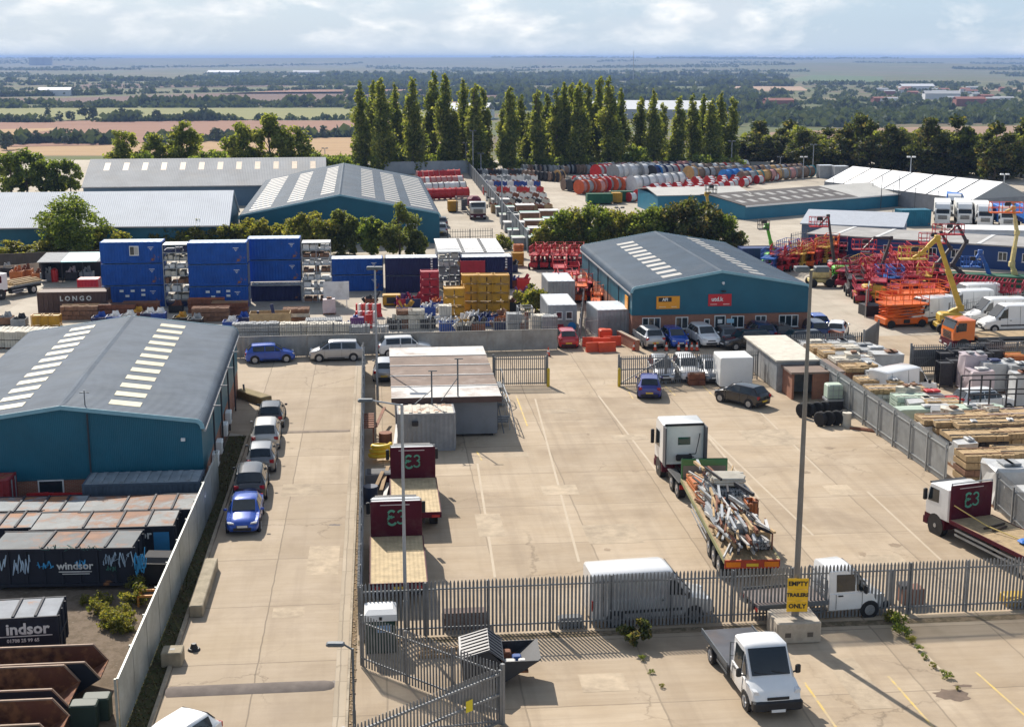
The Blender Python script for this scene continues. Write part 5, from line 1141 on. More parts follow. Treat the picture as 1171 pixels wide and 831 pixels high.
# white drop-side pickup nearest the camera
def pickup(label, p, rz, bed, deckm, ramp=False):
    t = thing('flatbed_truck', label, 'truck', p, rz)
    W = 1.0; zb = .35; cabL = 2.5; y0 = bed / 2
    st = [(y0 + .10, W * .96, W * .80, zb, 1.2, 2.16), (y0 + .14, W * .98, W * .82, zb, 1.2, 2.24), (y0 + 1.15, W, W * .84, zb, 1.2, 2.27), (y0 + 1.32, W, W * .80, zb, 1.2, 2.2), (y0 + 1.98, W, W * .80, zb, 1.14, 1.30), (y0 + 2.06, W, W * .79, zb, 1.12, 1.24), (y0 + 2.6, W * .96, W * .72, zb, .98, 1.04), (y0 + 2.8, W * .9, W * .66, zb + .03, .8, .85), (y0 + 2.86, W * .85, W * .6, zb + .06, .62, .66)]
    rings = [[(x, y, z) for x, z in half(a, b_, z0, zm, zt, .03)] for (y, a, b_, z0, zm, zt) in st]
    b = MB(); b.loft(rings); fixn(b.build('cab', PW, t, 35)); n = len(rings[0]); c0 = (0, y0 + 1, 1); pt = lambda i, j: Vector(rings[i][j])
    g = MB(); g.panel(pt(4, n - 7), pt(4, 6), pt(3, 6), pt(3, n - 7), .0, 1, .03, .96, .055, .03, out=c0); o = g.build('windscreen', carglass, t)
    w = MB()
    for x in (-.55, .15): w.bar((x, y0 + 1.99, 1.36), (x + .5, y0 + 1.93, 1.46), .025)
    w.build('wiper', trimk, o)
    for j, jb in ((5, 4), (n - 6, n - 5)):
        s = 1 if jb == 4 else -1
        g = MB(); g.panel(pt(1, jb), pt(3, jb), pt(3, j), pt(1, j), .25, .97, .08, .88, .04, .03, out=c0); g.build('side_window', carglass, t)
        g = MB(); a, b2, c2 = pt(3, jb), pt(4, jb), pt(3, j); m_ = (a + b2 + c2) / 3; o_ = Vector((.016 * s, 0, .004)); q = [m_ + (v - m_) * .75 + o_ for v in (a, b2, c2)]; q2 = [v - Vector((.02 * s, 0, 0)) for v in q]
        g.add(q + q2, [(0, 1, 2), (5, 4, 3), (0, 1, 4, 3), (1, 2, 5, 4), (2, 0, 3, 5)]); g.build('side_window', carglass, t)
        l = MB(); l.loft([[(s * x, y, z) for x, z in ((W * .58, .78), (W * .88, .82), (W * .92, 1.04), (W * .74, 1.02))] for y in (y0 + 2.4, y0 + 2.70)]); l.build('headlight', lampw, t)
        m_ = MB(); m_.bbox(min(s * 1.06, s * 1.27), max(s * 1.06, s * 1.27), y0 + 1.62, y0 + 1.75, 1.2, 1.55, .04); m_.bar((s * .95, y0 + 1.7, 1.25), (s * 1.1, y0 + 1.7, 1.3), .05); m_.build('wing_mirror', trimk, t)
        a = MB(); a.cyl((s * .85, y0 + 2.0, .37), (s * (W + .004), y0 + 2.0, .37), .43, 18); a.build('wheel_arch', trimk, t); wheel(t, s * (W - .1), y0 + 2.0, .36, .22, s)
        f = MB(); [f.tube([(s * (W + .001), y, .5), (s * (W + .003), y, .82), (s * (W * .967 + .003), y, 1.18)], .011, 4) for y in (y0 + .4, y0 + 1.62)]; f.bar((s * W * .985, y0 + .5, 1.1), (s * W * .985, y0 + .72, 1.1), .05, .05); f.build('door_seam', trimk, t)
        for yy in ((-y0 + 1.25,)): wheel(t, s * .93, yy, .36, .32, s)
        f = MB(); f.bar((s * 1.0, -y0 + 1.9, .62), (s * 1.0, y0 - .2, .62), .03, .1); f.bar((s * 1.0, -y0 + 1.9, .45), (s * 1.0, y0 - .2, .45), .03, .1); f.build('side_guard', dksteel, t)
        l = MB(); l.box(min(s * .7, s * .98), max(s * .7, s * .98), -y0 - .03, -y0 - .001, .66, .8); l.build('tail_light', lampr, t)
    f = MB(); f.bbox(-W * .96, W * .96, y0 + 2.55, y0 + 2.93, zb - .05, .70, .06); f.build('bumper', trimk, t)
    f = MB(); f.box(-.42, .42, y0 + 2.83, y0 + 2.875, .74, .84); f.box(-.36, .36, y0 + 2.90, y0 + 2.94, .42, .55); f.build('grille', black, t)
    f = MB(); f.box(-.27, .27, y0 + 2.935, y0 + 2.95, .28, .39); f.build('number_plate', platew, t)
    f = MB(); f.box(-.4, -.3, -y0, y0 + .5, .55, .78); f.box(.3, .4, -y0, y0 + .5, .55, .78); f.build('chassis', trimk, t)
    d = MB(); d.box(-1.05, 1.05, -y0, y0, .80, .9); d.build('deck', deckm, t)
    f = MB(); f.box(-1.09, -1.051, -y0, y0, .78, 1.0); f.box(1.051, 1.09, -y0, y0, .78, 1.0); f.build('side_rail', dksteel, t)
    f = MB()
    for x in (-.95, -.32, .32, .95): f.bar((x, y0 - .03, .9), (x, y0 - .03, 1.85), .05)
    for z in (1.3, 1.85): f.bar((-.97, y0 - .03, z), (.97, y0 - .03, z), .05)
    f.build('headboard', dksteel, t)
    return t
pk = P(888, 815); pickup('white flatbed recovery truck facing the camera below the yellow sign', (pk.x - .75, pk.y + 4.1, 0), R(180 + 9), 3.4, M('deck_dark_steel', (.085, .088, .10), .45, .4, .25, 1.2, dirt=.5, dirtc=(.14, .10, .08)))
pk = P(905, 706); pickup('white drop-side truck parked behind the front railings with its nose to the right', (pk.x - .3, pk.y + .3, 0), G + R(-84), 3.2, M('deck_rust_steel', (.16, .13, .12), .6, .2, .3, 1.2))
# orange lorry in plant yard, white lorry by the far fence, box lorries, lorry at left edge
p = P(1120, 397); t = make_flatbed('orange flatbed lorry with white roof standing nose-out at the right edge', (p.x + 2.6, p.y, 0), G + R(93), 7.2, plank, 'flatbed_lorry', PORG, rail=dksteel, head=False)
p = P(543, 250); t = make_flatbed('white lorry facing the camera on the far lane beside the sloping grey fence', (p.x, p.y + 3.5, 0), R(180 + 6), 6.4, plank, 'flatbed_lorry', PBEI, rail=dksteel, head=False)
f = MB(); f.bbox(-1, 1, -.2, 2.2, 1.2, 3.0, .4); single('load_bag', f, M('maroon_load', (.16, .02, .04), .7), 'maroon bulky load on the lorry that faces the camera on the far lane', 'load', (p.x - .1, p.y + 3.6, 0), R(6))
p = P(20, 338); t = make_flatbed('white flatbed lorry with maroon bumper and pale boards at the left edge', (p.x, p.y + 1.0, 0), R(152), 4.8, plank, 'flatbed_lorry', PW, rail=dksteel, head=False)
LORRY_L = t
for i, (px, py, hd, lab) in enumerate([(1081, 258, 164, 'white lorry with bare cab, first of the row below the marquee'), (1105, 258, 166, 'white box lorry second of the row below the marquee'), (1127, 261, 168, 'white box lorry in the middle of the row below the marquee'), (1150, 263, 172, 'white lorry with blue body side fourth of the row below the marquee'), (1181, 265, 172, 'white lorry with blue curtain cut by the right edge'), (1094, 247, 164, 'white lorry standing behind the row below the marquee')]):
    p = P(px, py); spawn(VANS, 'boxl%d' % (i >= 3), (lambda k=i: make_boxtruck(white if k < 3 else M('curtain_blue', (.02, .15, .5), .5))), (p.x + .8, p.y + 4.5, 0), R(hd), lab, 'lorry', 'lorries below the marquee', scale=.92)
# ------------------------------------------------------------------ fences, gates, lamp posts
def pales(mb, L, h, pitch=.165, w=.07, x0=0.0, top=.12, y=0.0, t=.022, z=.06):
    n = int((L - x0) / pitch)
    for i in range(n + 1):
        x = x0 + i * pitch
        a, b = x - w / 2, x + w / 2
        mb.add([(a, y - t, z), (b, y - t, z), (b, y - t, h - top), (x + .014, y - t, h), (x - .014, y - t, h), (a, y - t, h - top), (a, y, z), (b, y, z), (b, y, h - top), (x + .014, y, h), (x - .014, y, h), (a, y, h - top)],
               [(0, 1, 2, 3, 4, 5), (11, 10, 9, 8, 7, 6), (0, 6, 7, 1), (1, 7, 8, 2), (2, 8, 9, 3), (3, 9, 10, 4), (4, 10, 11, 5), (5, 11, 6, 0)])
def palisade(label, a, b, h=2.4, mat=None, pitch=.165, bay=2.75, name='palisade_fence', w=.07, side=1, posth=None, railw=.05, th=.022):
    a, b = Vector((a.x, a.y, 0)), Vector((b.x, b.y, 0)); L = (b - a).length; rz = math.atan2(b.y - a.y, b.x - a.x)
    t = thing(name, label, 'fence', a, rz); m = mat or palis
    p = MB(); pales(p, L, h, pitch, w, t=th); p.build('pales', m, t)
    for z in (.35, h - .42):
        r = MB(); r.box(0, L, .004 * side, .004 * side + railw * side if side > 0 else -.004, z, z + .06) if side > 0 else r.box(0, L, -.022 - railw, -.024, z, z + .06); r.build('rail', m, t)
    n = max(1, int(round(L / bay)))
    for i in range(n + 1):
        x = L * i / n; q = MB(); q.box(x - .05, x + .05, .06 if side > 0 else -.14, .14 if side > 0 else -.075, 0, posth or h - .1); q.build('post', m, t)
    return t
palis = M('palisade_steel', (0.19, 0.20, 0.21), .5, .3, .25, 1.5, dirt=.3, dirtc=(.27, .24, .20))
palisl = M('palisade_pale', (0.30, 0.31, 0.31), .55, .2, .2, 1.2, dirt=.4, dirtc=(.22, .20, .17))
fl = P(415, 731); fr = P(1235, 694)
palisade('long dark grey palisade fence across the front of the lorry yard', fl, fr, 2.5, pitch=.162, w=.092)
# mesh and scrub dirt line under it
strip('fence_margin', -1.25, 40, w2g(P(650, 724))[1] - .4, w2g(P(650, 724))[1] + .15, 0.0115, sheetm('fence_margin', [(0.16, 0.12, 0.08), (0.28, 0.21, 0.14), (0.12, 0.10, 0.06), (0.35, 0.28, 0.2)], 2.0))
palisade('dark grey palisade fence beside the drive', P(410, 727), P(415, 424), 2.3, pitch=.18, side=-1, th=.10, railw=.16)
palisade('short palisade fence running forward from the drive fence to the gate post', P(413, 762), P(571, 824), 2.3, pitch=.16)
# gate leaf swung towards the camera
def gate(label, a, b, h, mat, sheet=False, pitch=.15, brace=True, cat='gate', sgn=None, name='palisade_gate'):
    a, b = Vector((a.x, a.y, 0)), Vector((b.x, b.y, 0)); L = (b - a).length; rz = math.atan2(b.y - a.y, b.x - a.x)
    t = thing(name, label, cat, a, rz)
    f = MB()
    for x in (0, L): f.box(x - .05, x + .05, -.05, .05, .08, h - .1)
    for z in (.12, h * .52, h - .3): f.box(.05, L - .05, -.035, .035, z, z + .08)
    if brace: f.bar((0.05, 0, .2), (L - .05, 0, h - .3), .06)
    f.build('gate_frame', mat, t)
    p = MB(); pales(p, L - .1, h, pitch, .065, .1, y=-.04); p.build('pales', mat, t)
    if sheet: s_ = MB(); s_.box(.06, L - .06, .038, .05, .5, h - .42); s_.build('sheet_panel', M('gate_sheet', (.12, .13, .145), .5, .3), t)
    for x in (-.12, L + .12): 
        q = MB(); q.box(x - .065, x + .065, -.065, .065, 0, h + .1); q.build('gate_post', mat, t)
    return t
g1 = gate('palisade gate leaf in the bottom foreground with a small yellow sign', P(572, 829), P(398, 905), 2.3, palis)
f = MB(); f.bbox(1.4, 1.72, .06, .075, 1.1, 1.55, .006); f.build('yellow_sign', M('sign_yellow', (.75, .60, .03), .5, 0, .04), g1)
gate('grey palisade gate standing open between the stained cabin and the yellow bollard', P(566, 441), P(624, 440), 2.3, palis, brace=False)
gate('palisade gate leaf at the left end of the railings by the violet blue car', P(709, 441), P(760, 439), 2.3, palis)
palisade('railings between the lorry yard and the brick unit cars', P(762, 439), P(866, 434), 2.3, pitch=.16)
palisade('low grey fence beyond the sheds, in front of the charcoal estate', P(866, 410), P(985, 405), 1.9, pitch=.16)
gate('palisade gate leaf standing open edge-on at the end of the low grey fence', P(987, 408), P(1003, 396), 2.2, palis, sheet=True)
gate('sheeted palisade gate in front of the orange lorry', P(1042, 427), P(1083, 426), 2.3, palis, sheet=True)
palisade('palisade fence right of the sheeted gate, below the orange lorry', P(1086, 424), P(1200, 420), 2.2, pitch=.16)
palisade('tall sheet and pale fence running diagonally along the timber yard', P(1081, 553), P(930, 444), 2.5, palisl, pitch=.16, w=.11)
palisade('palisade fence at the right edge beside the maroon lorry', P(1200, 640), P(1122, 566), 2.2, palis, pitch=.16)
# steel sheet fence of the skip yard
def sheetfence(label, a, b, h, mat, bay=2.9, name='sheet_fence', posts=True, corr=.14):
    a, b = Vector((a.x, a.y, 0)), Vector((b.x, b.y, 0)); L = (b - a).length; rz = math.atan2(b.y - a.y, b.x - a.x)
    t = thing(name, label, 'fence', a, rz)
    n = max(1, int(round(L / bay))); q = L / n
    for i in range(n):
        m = MB(); k = int((q - .06) / corr); pts = []
        for j in range(k + 1):
            x = q * i + .03 + (q - .06) * j / k; o = .03 if j % 2 else 0
            pts.append((x, o))
        vs = [(x, y, .05) for x, y in pts] + [(x, y, h) for x, y in pts] + [(x, y + .012, .05) for x, y in pts] + [(x, y + .012, h) for x, y in pts]; c = len(pts); fs = []
        for j in range(k): fs += [(j, j + 1, c + j + 1, c + j), (2 * c + j + 1, 2 * c + j, 3 * c + j, 3 * c + j + 1), (c + j, c + j + 1, 3 * c + j + 1, 3 * c + j)]
        m.add(vs, fs); m.build('fence_panel', mat, t)
    for i in range(n + 1):
        p = MB(); p.box(q * i - .04, q * i + .04, .05, .13, 0, h + .04); p.build('post', mat, t)
    c_ = MB(); c_.box(0, L, -.03, .045, h + .001, h + .05); c_.build('top_rail', mat, t)
    return t
sheetg = M('galvanised_sheet', (0.36, 0.38, 0.36), .5, .25, .15, .9, dirt=.55, dirtc=(.24, .25, .22), dscale=.6, dlo=.45)
sheetfence('pale galvanised sheet fence along the skip yard, beside the drive', P(139, 846), P(251, 562), 2.35, sheetg)
sheetc = M('corrugated_wall_sheet', (0.36, 0.345, 0.32), .7, .1, .2, .6, dirt=.5, dirtc=(.22, .19, .16), dscale=.5, dlo=.45)
wl = sheetfence('long pale corrugated wall between the drive and the storage yard', P(268, 410), P(637, 400), 1.75, sheetc, 3.0, corr=.2)
# railings on top of the storage yard edge
pa_, pb_ = P(268, 408), P(637, 398)
tf = palisade('railings above the pale corrugated wall', pa_ + Vector((0, .8, 0)), pb_ + Vector((0, .8, 0)), 2.6, palis, pitch=.19, w=.035)
palisade('grey fence between the storage yard and the brick unit', P(663, 396), P(668, 352), 2.0, palis, pitch=.2)
# sloping grey fence along the far lane
sheetfence('long dark sheet fence sloping away between the far lane and the drum yard', P(604, 289), P(536, 200), 2.6, M('dark_fence_sheet', (.13, .15, .17), .55, .2, .15, .5), 5.0, corr=.3)
palisade('low railing across the far lane behind the white topped racks', P(512, 275), P(563, 273), 1.5, dksteel, pitch=.35, w=.05)
palisade('grey yard fence between the long blue building and the lorry row', P(905, 283), P(1035, 251), 1.9, palis, pitch=.5, bay=5, w=.06)
sheetfence('sheet wall along the back of the drum yard under the poplars', P(440, 200), P(535, 198), 2.6, M('pale_blue_sheet', (.30, .34, .38), .6, .1, .15, .3), 6, corr=.5)
sheetfence('weathered sheet wall behind the cable drums under the trees', P(600, 197), P(880, 196), 2.0, M('weathered_sheet', (.20, .21, .21), .7, .1, .2, .3), 8, corr=.5)
sheetfence('dark sheet fence behind the lorries near the marquee', P(1120, 243), P(1200, 240), 3.0, MATS['dark_fence_sheet'], 5, corr=.3)
sheetfence('dark boundary fence behind the shelter on the left', P(-20, 312), P(122, 305), 2.0, M('brown_dark_board', (.09, .075, .065), .8, 0, .2, .8), 4, corr=.25)
sheetfence('pale concrete boundary wall below the left hedge', P(-20, 318), P(45, 312), 1.1, concw, 4, corr=.6)
# lamp posts
def lamp(label, px, py, topy, arm=(0, -1), name='lamp_post', head='flood', r0=.11, r1=.06, alen=1.2, group=None, mat=None):
    p = P(px, py); h = PY(px, topy, p.y).z; t = thing(name, label, 'lamp post', p, 0, group); m = mat or polem
    b = MB(); b.cyl((0, 0, 0), (0, 0, 1.3), r0 * 1.25, 10); b.cyl((0, 0, 1.3), (0, 0, h * .42), r0, 10, r0 * .93); b.build('pole', m, t, 40)
    b = MB(); b.cyl((0, 0, h * .42), (0, 0, h), r0 * .86, 10, r1); b.build('pole', m, t, 40)
    if head == 'arm':
        a = MB(); e_ = Vector((arm[0] * alen, arm[1] * alen, h + .15)); a.tube([(0, 0, h - .05), e_], .035); a.build('arm', m, t)
        l = MB(); d = Vector((arm[0], arm[1], 0)); c = e_ + d * .3; l.bbox(c.x - .32 if abs(arm[0]) > .5 else c.x - .14, c.x + .32 if abs(arm[0]) > .5 else c.x + .14, c.y - .32 if abs(arm[1]) > .5 else c.y - .14, c.y + .32 if abs(arm[1]) > .5 else c.y + .14, e_.z - .06, e_.z + .08, .04); l.build('lamp_head', dksteel, t)
    else:
        a = MB(); a.bar((-alen, 0, h), (alen, 0, h), .07); a.build('cross_arm', m, t)
        for s in (-1, 1): l = MB(); l.bbox(s * alen * .8 - .28, s * alen * .8 + .28, -.25, .2, h - .02, h + .2, .03); l.build('lamp_head', white if head == 'white' else dksteel, t)
    return t
polem = M('lamp_post_steel', (.20, .185, .165), .6, .2, .2, .7, dirt=.4, dirtc=(.26, .18, .12), dscale=.5)
lp = lamp('tall lamp post with yellow sign rising through the middle right of the yard', 908, 727, 310, (-1, 0), r0=.13, alen=.5)
polep = M('pale_pole', (.36, .38, .40), .5, .3, .15, 1)
lamp('slim pale lamp post in front of the two maroon lorries', 464, 719, 462, (-1, 0), r0=.08, head='arm', alen=1.2, mat=polep)
lamp('slim lamp post between the drive fence and the stained cabin', 432, 462, 308, (-1, 0), r0=.08, alen=.35, mat=polep)
lamp('thin lamp post at the bottom edge beside the drive', 406, 850, 741, (-1, 0), r0=.05, r1=.045, head='arm', alen=.3, mat=dksteel)
for i, (px, by, ty, hd, lab) in enumerate([(519, 196, 150, 'flood', 'tall mast beside the far lane, left of a close group'), (533, 197, 164, 'flood', 'short mast in the close group at the far lane'), (541, 200, 150, 'flood', 'tall mast right of the close group at the far lane'), (550, 200, 176, 'flood', 'thin mast at the head of the sloping fence'), (627, 196, 183, 'flood', 'small floodlight mast behind the brown drums'), (642, 195, 160, 'flood', 'mast among the poplars behind the drum yard'),
        (574, 262, 203, 'flood', 'slim pole standing among the pale roofed stacks'), (586, 278, 244, 'flood', 'short post at the near end of the pale roofed stacks'), (836, 197, 162, 'flood', 'grey floodlight mast before the dark tree belt'), (846, 196, 184, 'white', 'short mast with white lamp heads above the drums'), (918, 206, 180, 'white', 'mast with white lamp heads behind the dark roof'), (929, 200, 166, 'flood', 'tall plain mast against the dark trees'), (892, 194, 180, 'flood', 'striped low mast behind the coloured drums'),
        (1039, 230, 180, 'white', 'lamp mast in front of the white marquee'), (1146, 238, 200, 'white', 'pale mast at the right end of the marquee'), (744, 192, 160, 'flood', 'mast behind the grey cable drums'), (372, 190, 170, 'flood', 'small mast behind the ridge of the blue warehouse'), (708, 260, 238, 'flood', 'short lamp beside the green skips')]):
    lamp(lab, px, by, ty, (1, 0), r0=.12, r1=.08, head=hd, alen=.55, mat=steel)
# yellow sign on its concrete block
p = P(907, 727); t = thing('concrete_block', 'big pale concrete block at the foot of the tall lamp post', 'block', (p.x, p.y, 0), G)
f = MB(); f.bbox(-.95, .95, -.8, .8, 0, .95, .06); f.build('block', concw, t); f = MB(); f.box(-.6, -.35, -.81, -.801, .3, .5); f.box(.35, .6, -.81, -.801, .3, .5); f.build('lifting_recess', M('recess_dark', (.12, .10, .08), .9), t)
sp_ = P(908, 727); t = thing('yellow_sign', 'three yellow boards reading EMPTY TRAILERS ONLY on the tall lamp post', 'sign', (sp_.x + .02, sp_.y - .2, 0), 0)
for i, s in enumerate(('EMPTY', 'TRAILERS', 'ONLY')):
    z = 2.2 - i * .5; f = MB(); f.bbox(-.44, .44, -.03, .0, z, z + .485, .008); o = f.build('sign_board', M('sign_yellow_board', (.80, .47, .015), .5, 0, .05), t)
    text('lettering', s, .27 if i != 1 else .22, black, o, (0, -.036, z + .25), bold=.011)
f = MB(); f.box(-.3, .3, .0, .05, 1.2, 1.26); f.box(-.3, .3, .0, .05, 2.3, 2.36); f.build('bracket', steel, t)
# bollards
for px, py, lab in ((627, 442, 'yellow bollard at the free end of the open gate'), (708, 442, 'yellow bollard at the end of the railings')):
    p = P(px, py); f = MB(); f.cyl((0, 0, 0), (0, 0, 1.35), .11, 12); f.cyl((0, 0, 1.35), (0, 0, 1.42), .11, 12, .05); single('bollard', f, M('bollard_yellow', (.62, .45, .03), .5, 0, .1, 3, dirt=.4), lab, 'bollard', (p.x, p.y, 0), smooth=40)
# stone blocks along the drive
p, q = P(240, 655), P(210, 712); mid = (p + q) / 2
f = MB(); f.bbox(-.3, .3, -3.0, 3.0, 0, .55, .04); single('concrete_beam', f, M('old_concrete', (.33, .28, .20), .9, 0, .25, 1.5, dirt=.6, dirtc=(.16, .14, .09), dscale=1.6), 'long pale concrete beam lying on the verge edge of the drive', 'beam', (mid.x + .2, mid.y + .6, 0), G)
p = P(198, 758); t = thing('concrete_block', 'small square stone block with a hole in its top by the kerb', 'block', p, G)
f = MB(); f.bbox(-.42, .42, -.42, .42, 0, .62, .04); f.build('block', MATS['old_concrete'], t); f = MB(); f.box(-.1, .1, -.1, .1, .6205, .624); f.build('socket', black, t)
p = P(222, 743); f = MB(); f.cyl((0, 0, 0.01), (0, 0, .1), .27, 14, .22); f.cyl((0, 0, .1), (0, 0, .3), .17, 12, .1); single('rubber_cone_base', f, black, 'small black rubber cone base lying on the drive', 'cone base', p, smooth=40)
p = P(290, 458); t = thing('concrete_beam', 'mossy brown beam lying at an angle behind the parked cars', 'beam', p, G + R(38)); f = MB(); f.bbox(-.45, .45, -1.7, 1.7, 0, .6, .05); f.build('beam', M('mossy_block', (.23, .18, .09), .9, 0, .3, 1.5, dirt=.5, dirtc=(.1, .09, .04)), t); f = MB(); f.bar((0, 1.2, .6), (0, 1.25, 1.0), .1); f.build('lifting_lug', dksteel, t)
# weeds in the joint
r = random.Random(5)
for i, (px, py, s) in enumerate([(1019, 710, .5), (1030, 716, .65), (1034, 727, .6), (1042, 736, .35), (1050, 744, .28), (1058, 753, .25), (1066, 763, .25), (1078, 771, .22), (1083, 776, .3), (1095, 788, .16), (735, 755, .25), (744, 770, .2), (756, 786, .18)]):
    p = P(px, py); tree('weed%d' % (i % 3), (lambda k=i: make_tree('green' if k % 3 else 'hedge', 900 + k, 1.0, .85, 420, .0, .10, 12, 'weed', top=.6)), (p.x, p.y, 0), 'green weed tuft growing in the concrete joint', 'weed', 'weeds in the yard joints', s)
p = P(726, 735); tree('dryweed', lambda: make_tree('dark', 911, 1.2, .7, 600, 0, .13, 12, 'dry_bush', pal='dark'), (p.x, p.y - .2, 0), 'dry brown weed bush against the front railings', 'weed')
for i, (px, py, s) in enumerate([(150, 690, 0.7), (141, 706, .5), (158, 676, .55), (130, 715, .6), (118, 690, .45), (110, 700, .5), (125, 704, .4), (100, 690, .35), (135, 722, .5), (145, 720, .6)]):
    p = P(px, py); tree('scrub%d' % (i % 3), (lambda k=i: make_tree('hedge', 920 + k, 1.3, 1.2, 700, 0, .13, 14, 'scrub_weed', top=.5)), (p.x, p.y, 0), 'yellow-green scrub weeds on the gravel of the skip yard', 'weed', 'scrub in the skip yard', s)
# moss and grass along the verge
mb = MB()
for _ in range(2600):
    a = r.uniform(-9.7, -8.83); b = r.uniform(30, 88); c = g2w(a, b); leaf_card(mb, Vector((c.x, c.y, r.uniform(.01, .07))), .07, r, r.choice((0, 1, 1, 2)))
struct('verge_grass', mb, [leafm('moss', (.07, .075, .02), .1), leafm('moss_brown', (.08, .055, .025), .1), leafm('moss_pale', (.14, .12, .045), .1)], kind='stuff')
mb = MB()
for _ in range(900):
    a = r.uniform(-1.5, -1.3); b = r.uniform(30, 105); c = g2w(a, b); s = r.uniform(.03, .09)
    mb.cbox(c.x, c.y, .0, s, s * .8, s * .5, r.choice((0, 0, 1)), r.uniform(0, 3))
struct('margin_rubble', mb, [M('rubble', (.34, .25, .16), .9, 0, .3), M('rubble_dark', (.14, .10, .07), .9, 0, .3)], kind='stuff')
# ------------------------------------------------------------------ containers, cabins and skips
def cont_mats(nm, c, rust=.25): return rustm('container_' + nm, c, rust, .8)
def corr_side(mb, x0, x1, y, z0, z1, d=.035, pitch=.28, ny=1, axis='x'):
    k = max(2, int((x1 - x0) / pitch)) * 4; pts = []
    for j in range(k + 1):
        ph = j % 4; o = 0 if ph in (0, 1) else -d
        pts.append((x0 + (x1 - x0) * j / k, o * ny))
    if axis == 'x': vs = [(a, y + o, z0) for a, o in pts] + [(a, y + o, z1) for a, o in pts]
    else: vs = [(y + o, a, z0) for a, o in pts] + [(y + o, a, z1) for a, o in pts]
    n = len(pts); mb.add(vs, [(j, j + 1, n + j + 1, n + j) for j in range(n - 1)])
def make_container(mat, roofm_, L=6.06, W=2.44, H=2.59, doors='x1', name='shipping_container', roofrib=False):
    """long side faces -Y; origin at the middle of the front bottom edge"""
    t = bpy.data.objects.new(name, None); col.objects.link(t); h = L / 2; s = .1
    b = MB(); i = .045
    b.box(-h + i, h - i, i, W - i, .12, H - .06)
    corr_side(b, -h + s, h - s, .012, .16, H - .14, ny=-1); corr_side(b, -h + s, h - s, W - .012, .16, H - .14, ny=1)
    corr_side(b, s, W - s, -h + .012, .16, H - .14, ny=-1, axis='y'); corr_side(b, s, W - s, h - .012, .16, H - .14, ny=1, axis='y')
    b.build('body', mat, t)
    f = MB()
    for x in (-h, h - s):
        for y in (0, W - s): f.box(x, x + s, y, y + s, 0, H)
    for y in (0, W - s):
        f.box(-h + s, h - s, y, y + s * .8 if y == 0 else y + s, .02, .16); f.box(-h + s, h - s, y, y + s * .7 if y == 0 else y + s, H - .14, H - .02)
    for x in (-h, h - s): f.box(x, x + s, s, W - s, .02, .16); f.box(x, x + s, s, W - s, H - .14, H - .02)
    f.build('frame', mat, t)
    r = MB(); r.box(-h + s, h - s, s * .7, W - s, H - .06, H - .015)
    k = int(L / .6)
    for j in range(k): r.box(-h + .2 + j * (L - .4) / k, -h + .42 + j * (L - .4) / k, .18, W - .18, H - .0149, H + .0 if not roofrib else H + .04)
    r.build('roof', roofm_, t)
    if doors == 'x1':
        for y0, y1 in ((s, W / 2 - .01), (W / 2 + .01, W - s)):
            d = MB(); d.box(h - .012, h + .012, y0, y1, .17, H - .15); do = d.build('door', mat, t)
            q = MB()
            for y in (y0 + .3, y1 - .3): q.cyl((h + .04, y, .1), (h + .04, y, H - .08), .022, 6)
            q.build('lock_rod', steel, do)
    return t
CONT = {}
cblue = cont_mats('blue', (0.007, 0.075, 0.34), .22); cblueb = M('container_roof_blue', (0.36, 0.50, 0.62), .6, 0, .15, 1.2, dirt=.3)
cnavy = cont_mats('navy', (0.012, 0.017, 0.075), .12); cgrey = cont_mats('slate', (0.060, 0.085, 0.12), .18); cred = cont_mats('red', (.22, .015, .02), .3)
cteal = cont_mats('teal', (0.012, .14, .22), .1); cwhite = cont_mats('white', (.34, .35, .36), .1); cgreen = cont_mats('green', (.015, .10, .055), .15); cblack = cont_mats('black', (.014, .017, .028), .1)
palecr = M('container_roof_pale', (0.55, 0.60, 0.66), .6, 0, .12, 1.2, dirt=.3)
def container(kind, mat, roofm_, p, rz, label, group=None, **k):
    return spawn(CONT, kind, lambda: make_container(mat, roofm_, **k), p, rz, label, 'container', group)
def marks(o, x, z, s=1.0):
    f = MB()
    for i, (w, zz) in enumerate(((.55, 0), (.3, -.14), (.12, -.28))): f.box(x - w * s / 2, x + w * s / 2, -.035, -.026, z + zz * s, z + (zz + .05) * s)
    m_ = f.build('stencil_mark', white, o)
# three high blue stacks (photo x range, base y)
H1 = (PY(150, 276, P(150, 351).y).z) / 3 - .07
for (x0, x1, base, n, nm, z0) in ((119, 188, 351, 3, 'left', 0), (218, 284, 352, 3, 'middle', 0)):
    a, b = P(x0, base), P(x1, base); c = (a + b) / 2; L = (b - a).length
    for i in range(n):
        lv = ['lowest', 'second', 'topmost'][i]
        o = container('blue%s%d' % (nm, i), cblue, cblueb, (c.x, c.y, i * (H1 + .07)), G, f'bright blue container, {lv} in the {nm} three-high stack', 'blue stacked containers', L=L, H=H1)
        marks(o, L * .32, H1 - .55)
        if i == 0:
            f = MB()
            for x in (-.27, -.14, .02, .16): f.box(L * x, L * x + .035, -.05, -.02, .2, H1 - .25)
            f.build('lock_rods', cblue, o)
            for x, z in ((-.22, 1.5), (-.04, 1.5), (-.13, 1.0), (.13, 1.55), (.13, 1.1)): f = MB(); f.box(L * x, L * x + .38, -.056, -.046, z, z + .22); f.build('sticker', white, o)
        if nm == 'left' and i == 2:
            f = MB(); f.box(-.15, .75, -.05, .02, .75, 1.7); w = f.build('window', upvc, o); f = MB(); f.box(-.08, .3, -.06, -.051, .83, 1.62); f.build('pane', glass, w)
            f = MB(); f.box(.34, .68, -.06, -.051, .83, 1.62); f.build('blind', blind, w)
a, b = P(285, 346), P(345, 344); c = (a + b) / 2; L = (b - a).length; z1 = PY(315, 322, c.y).z
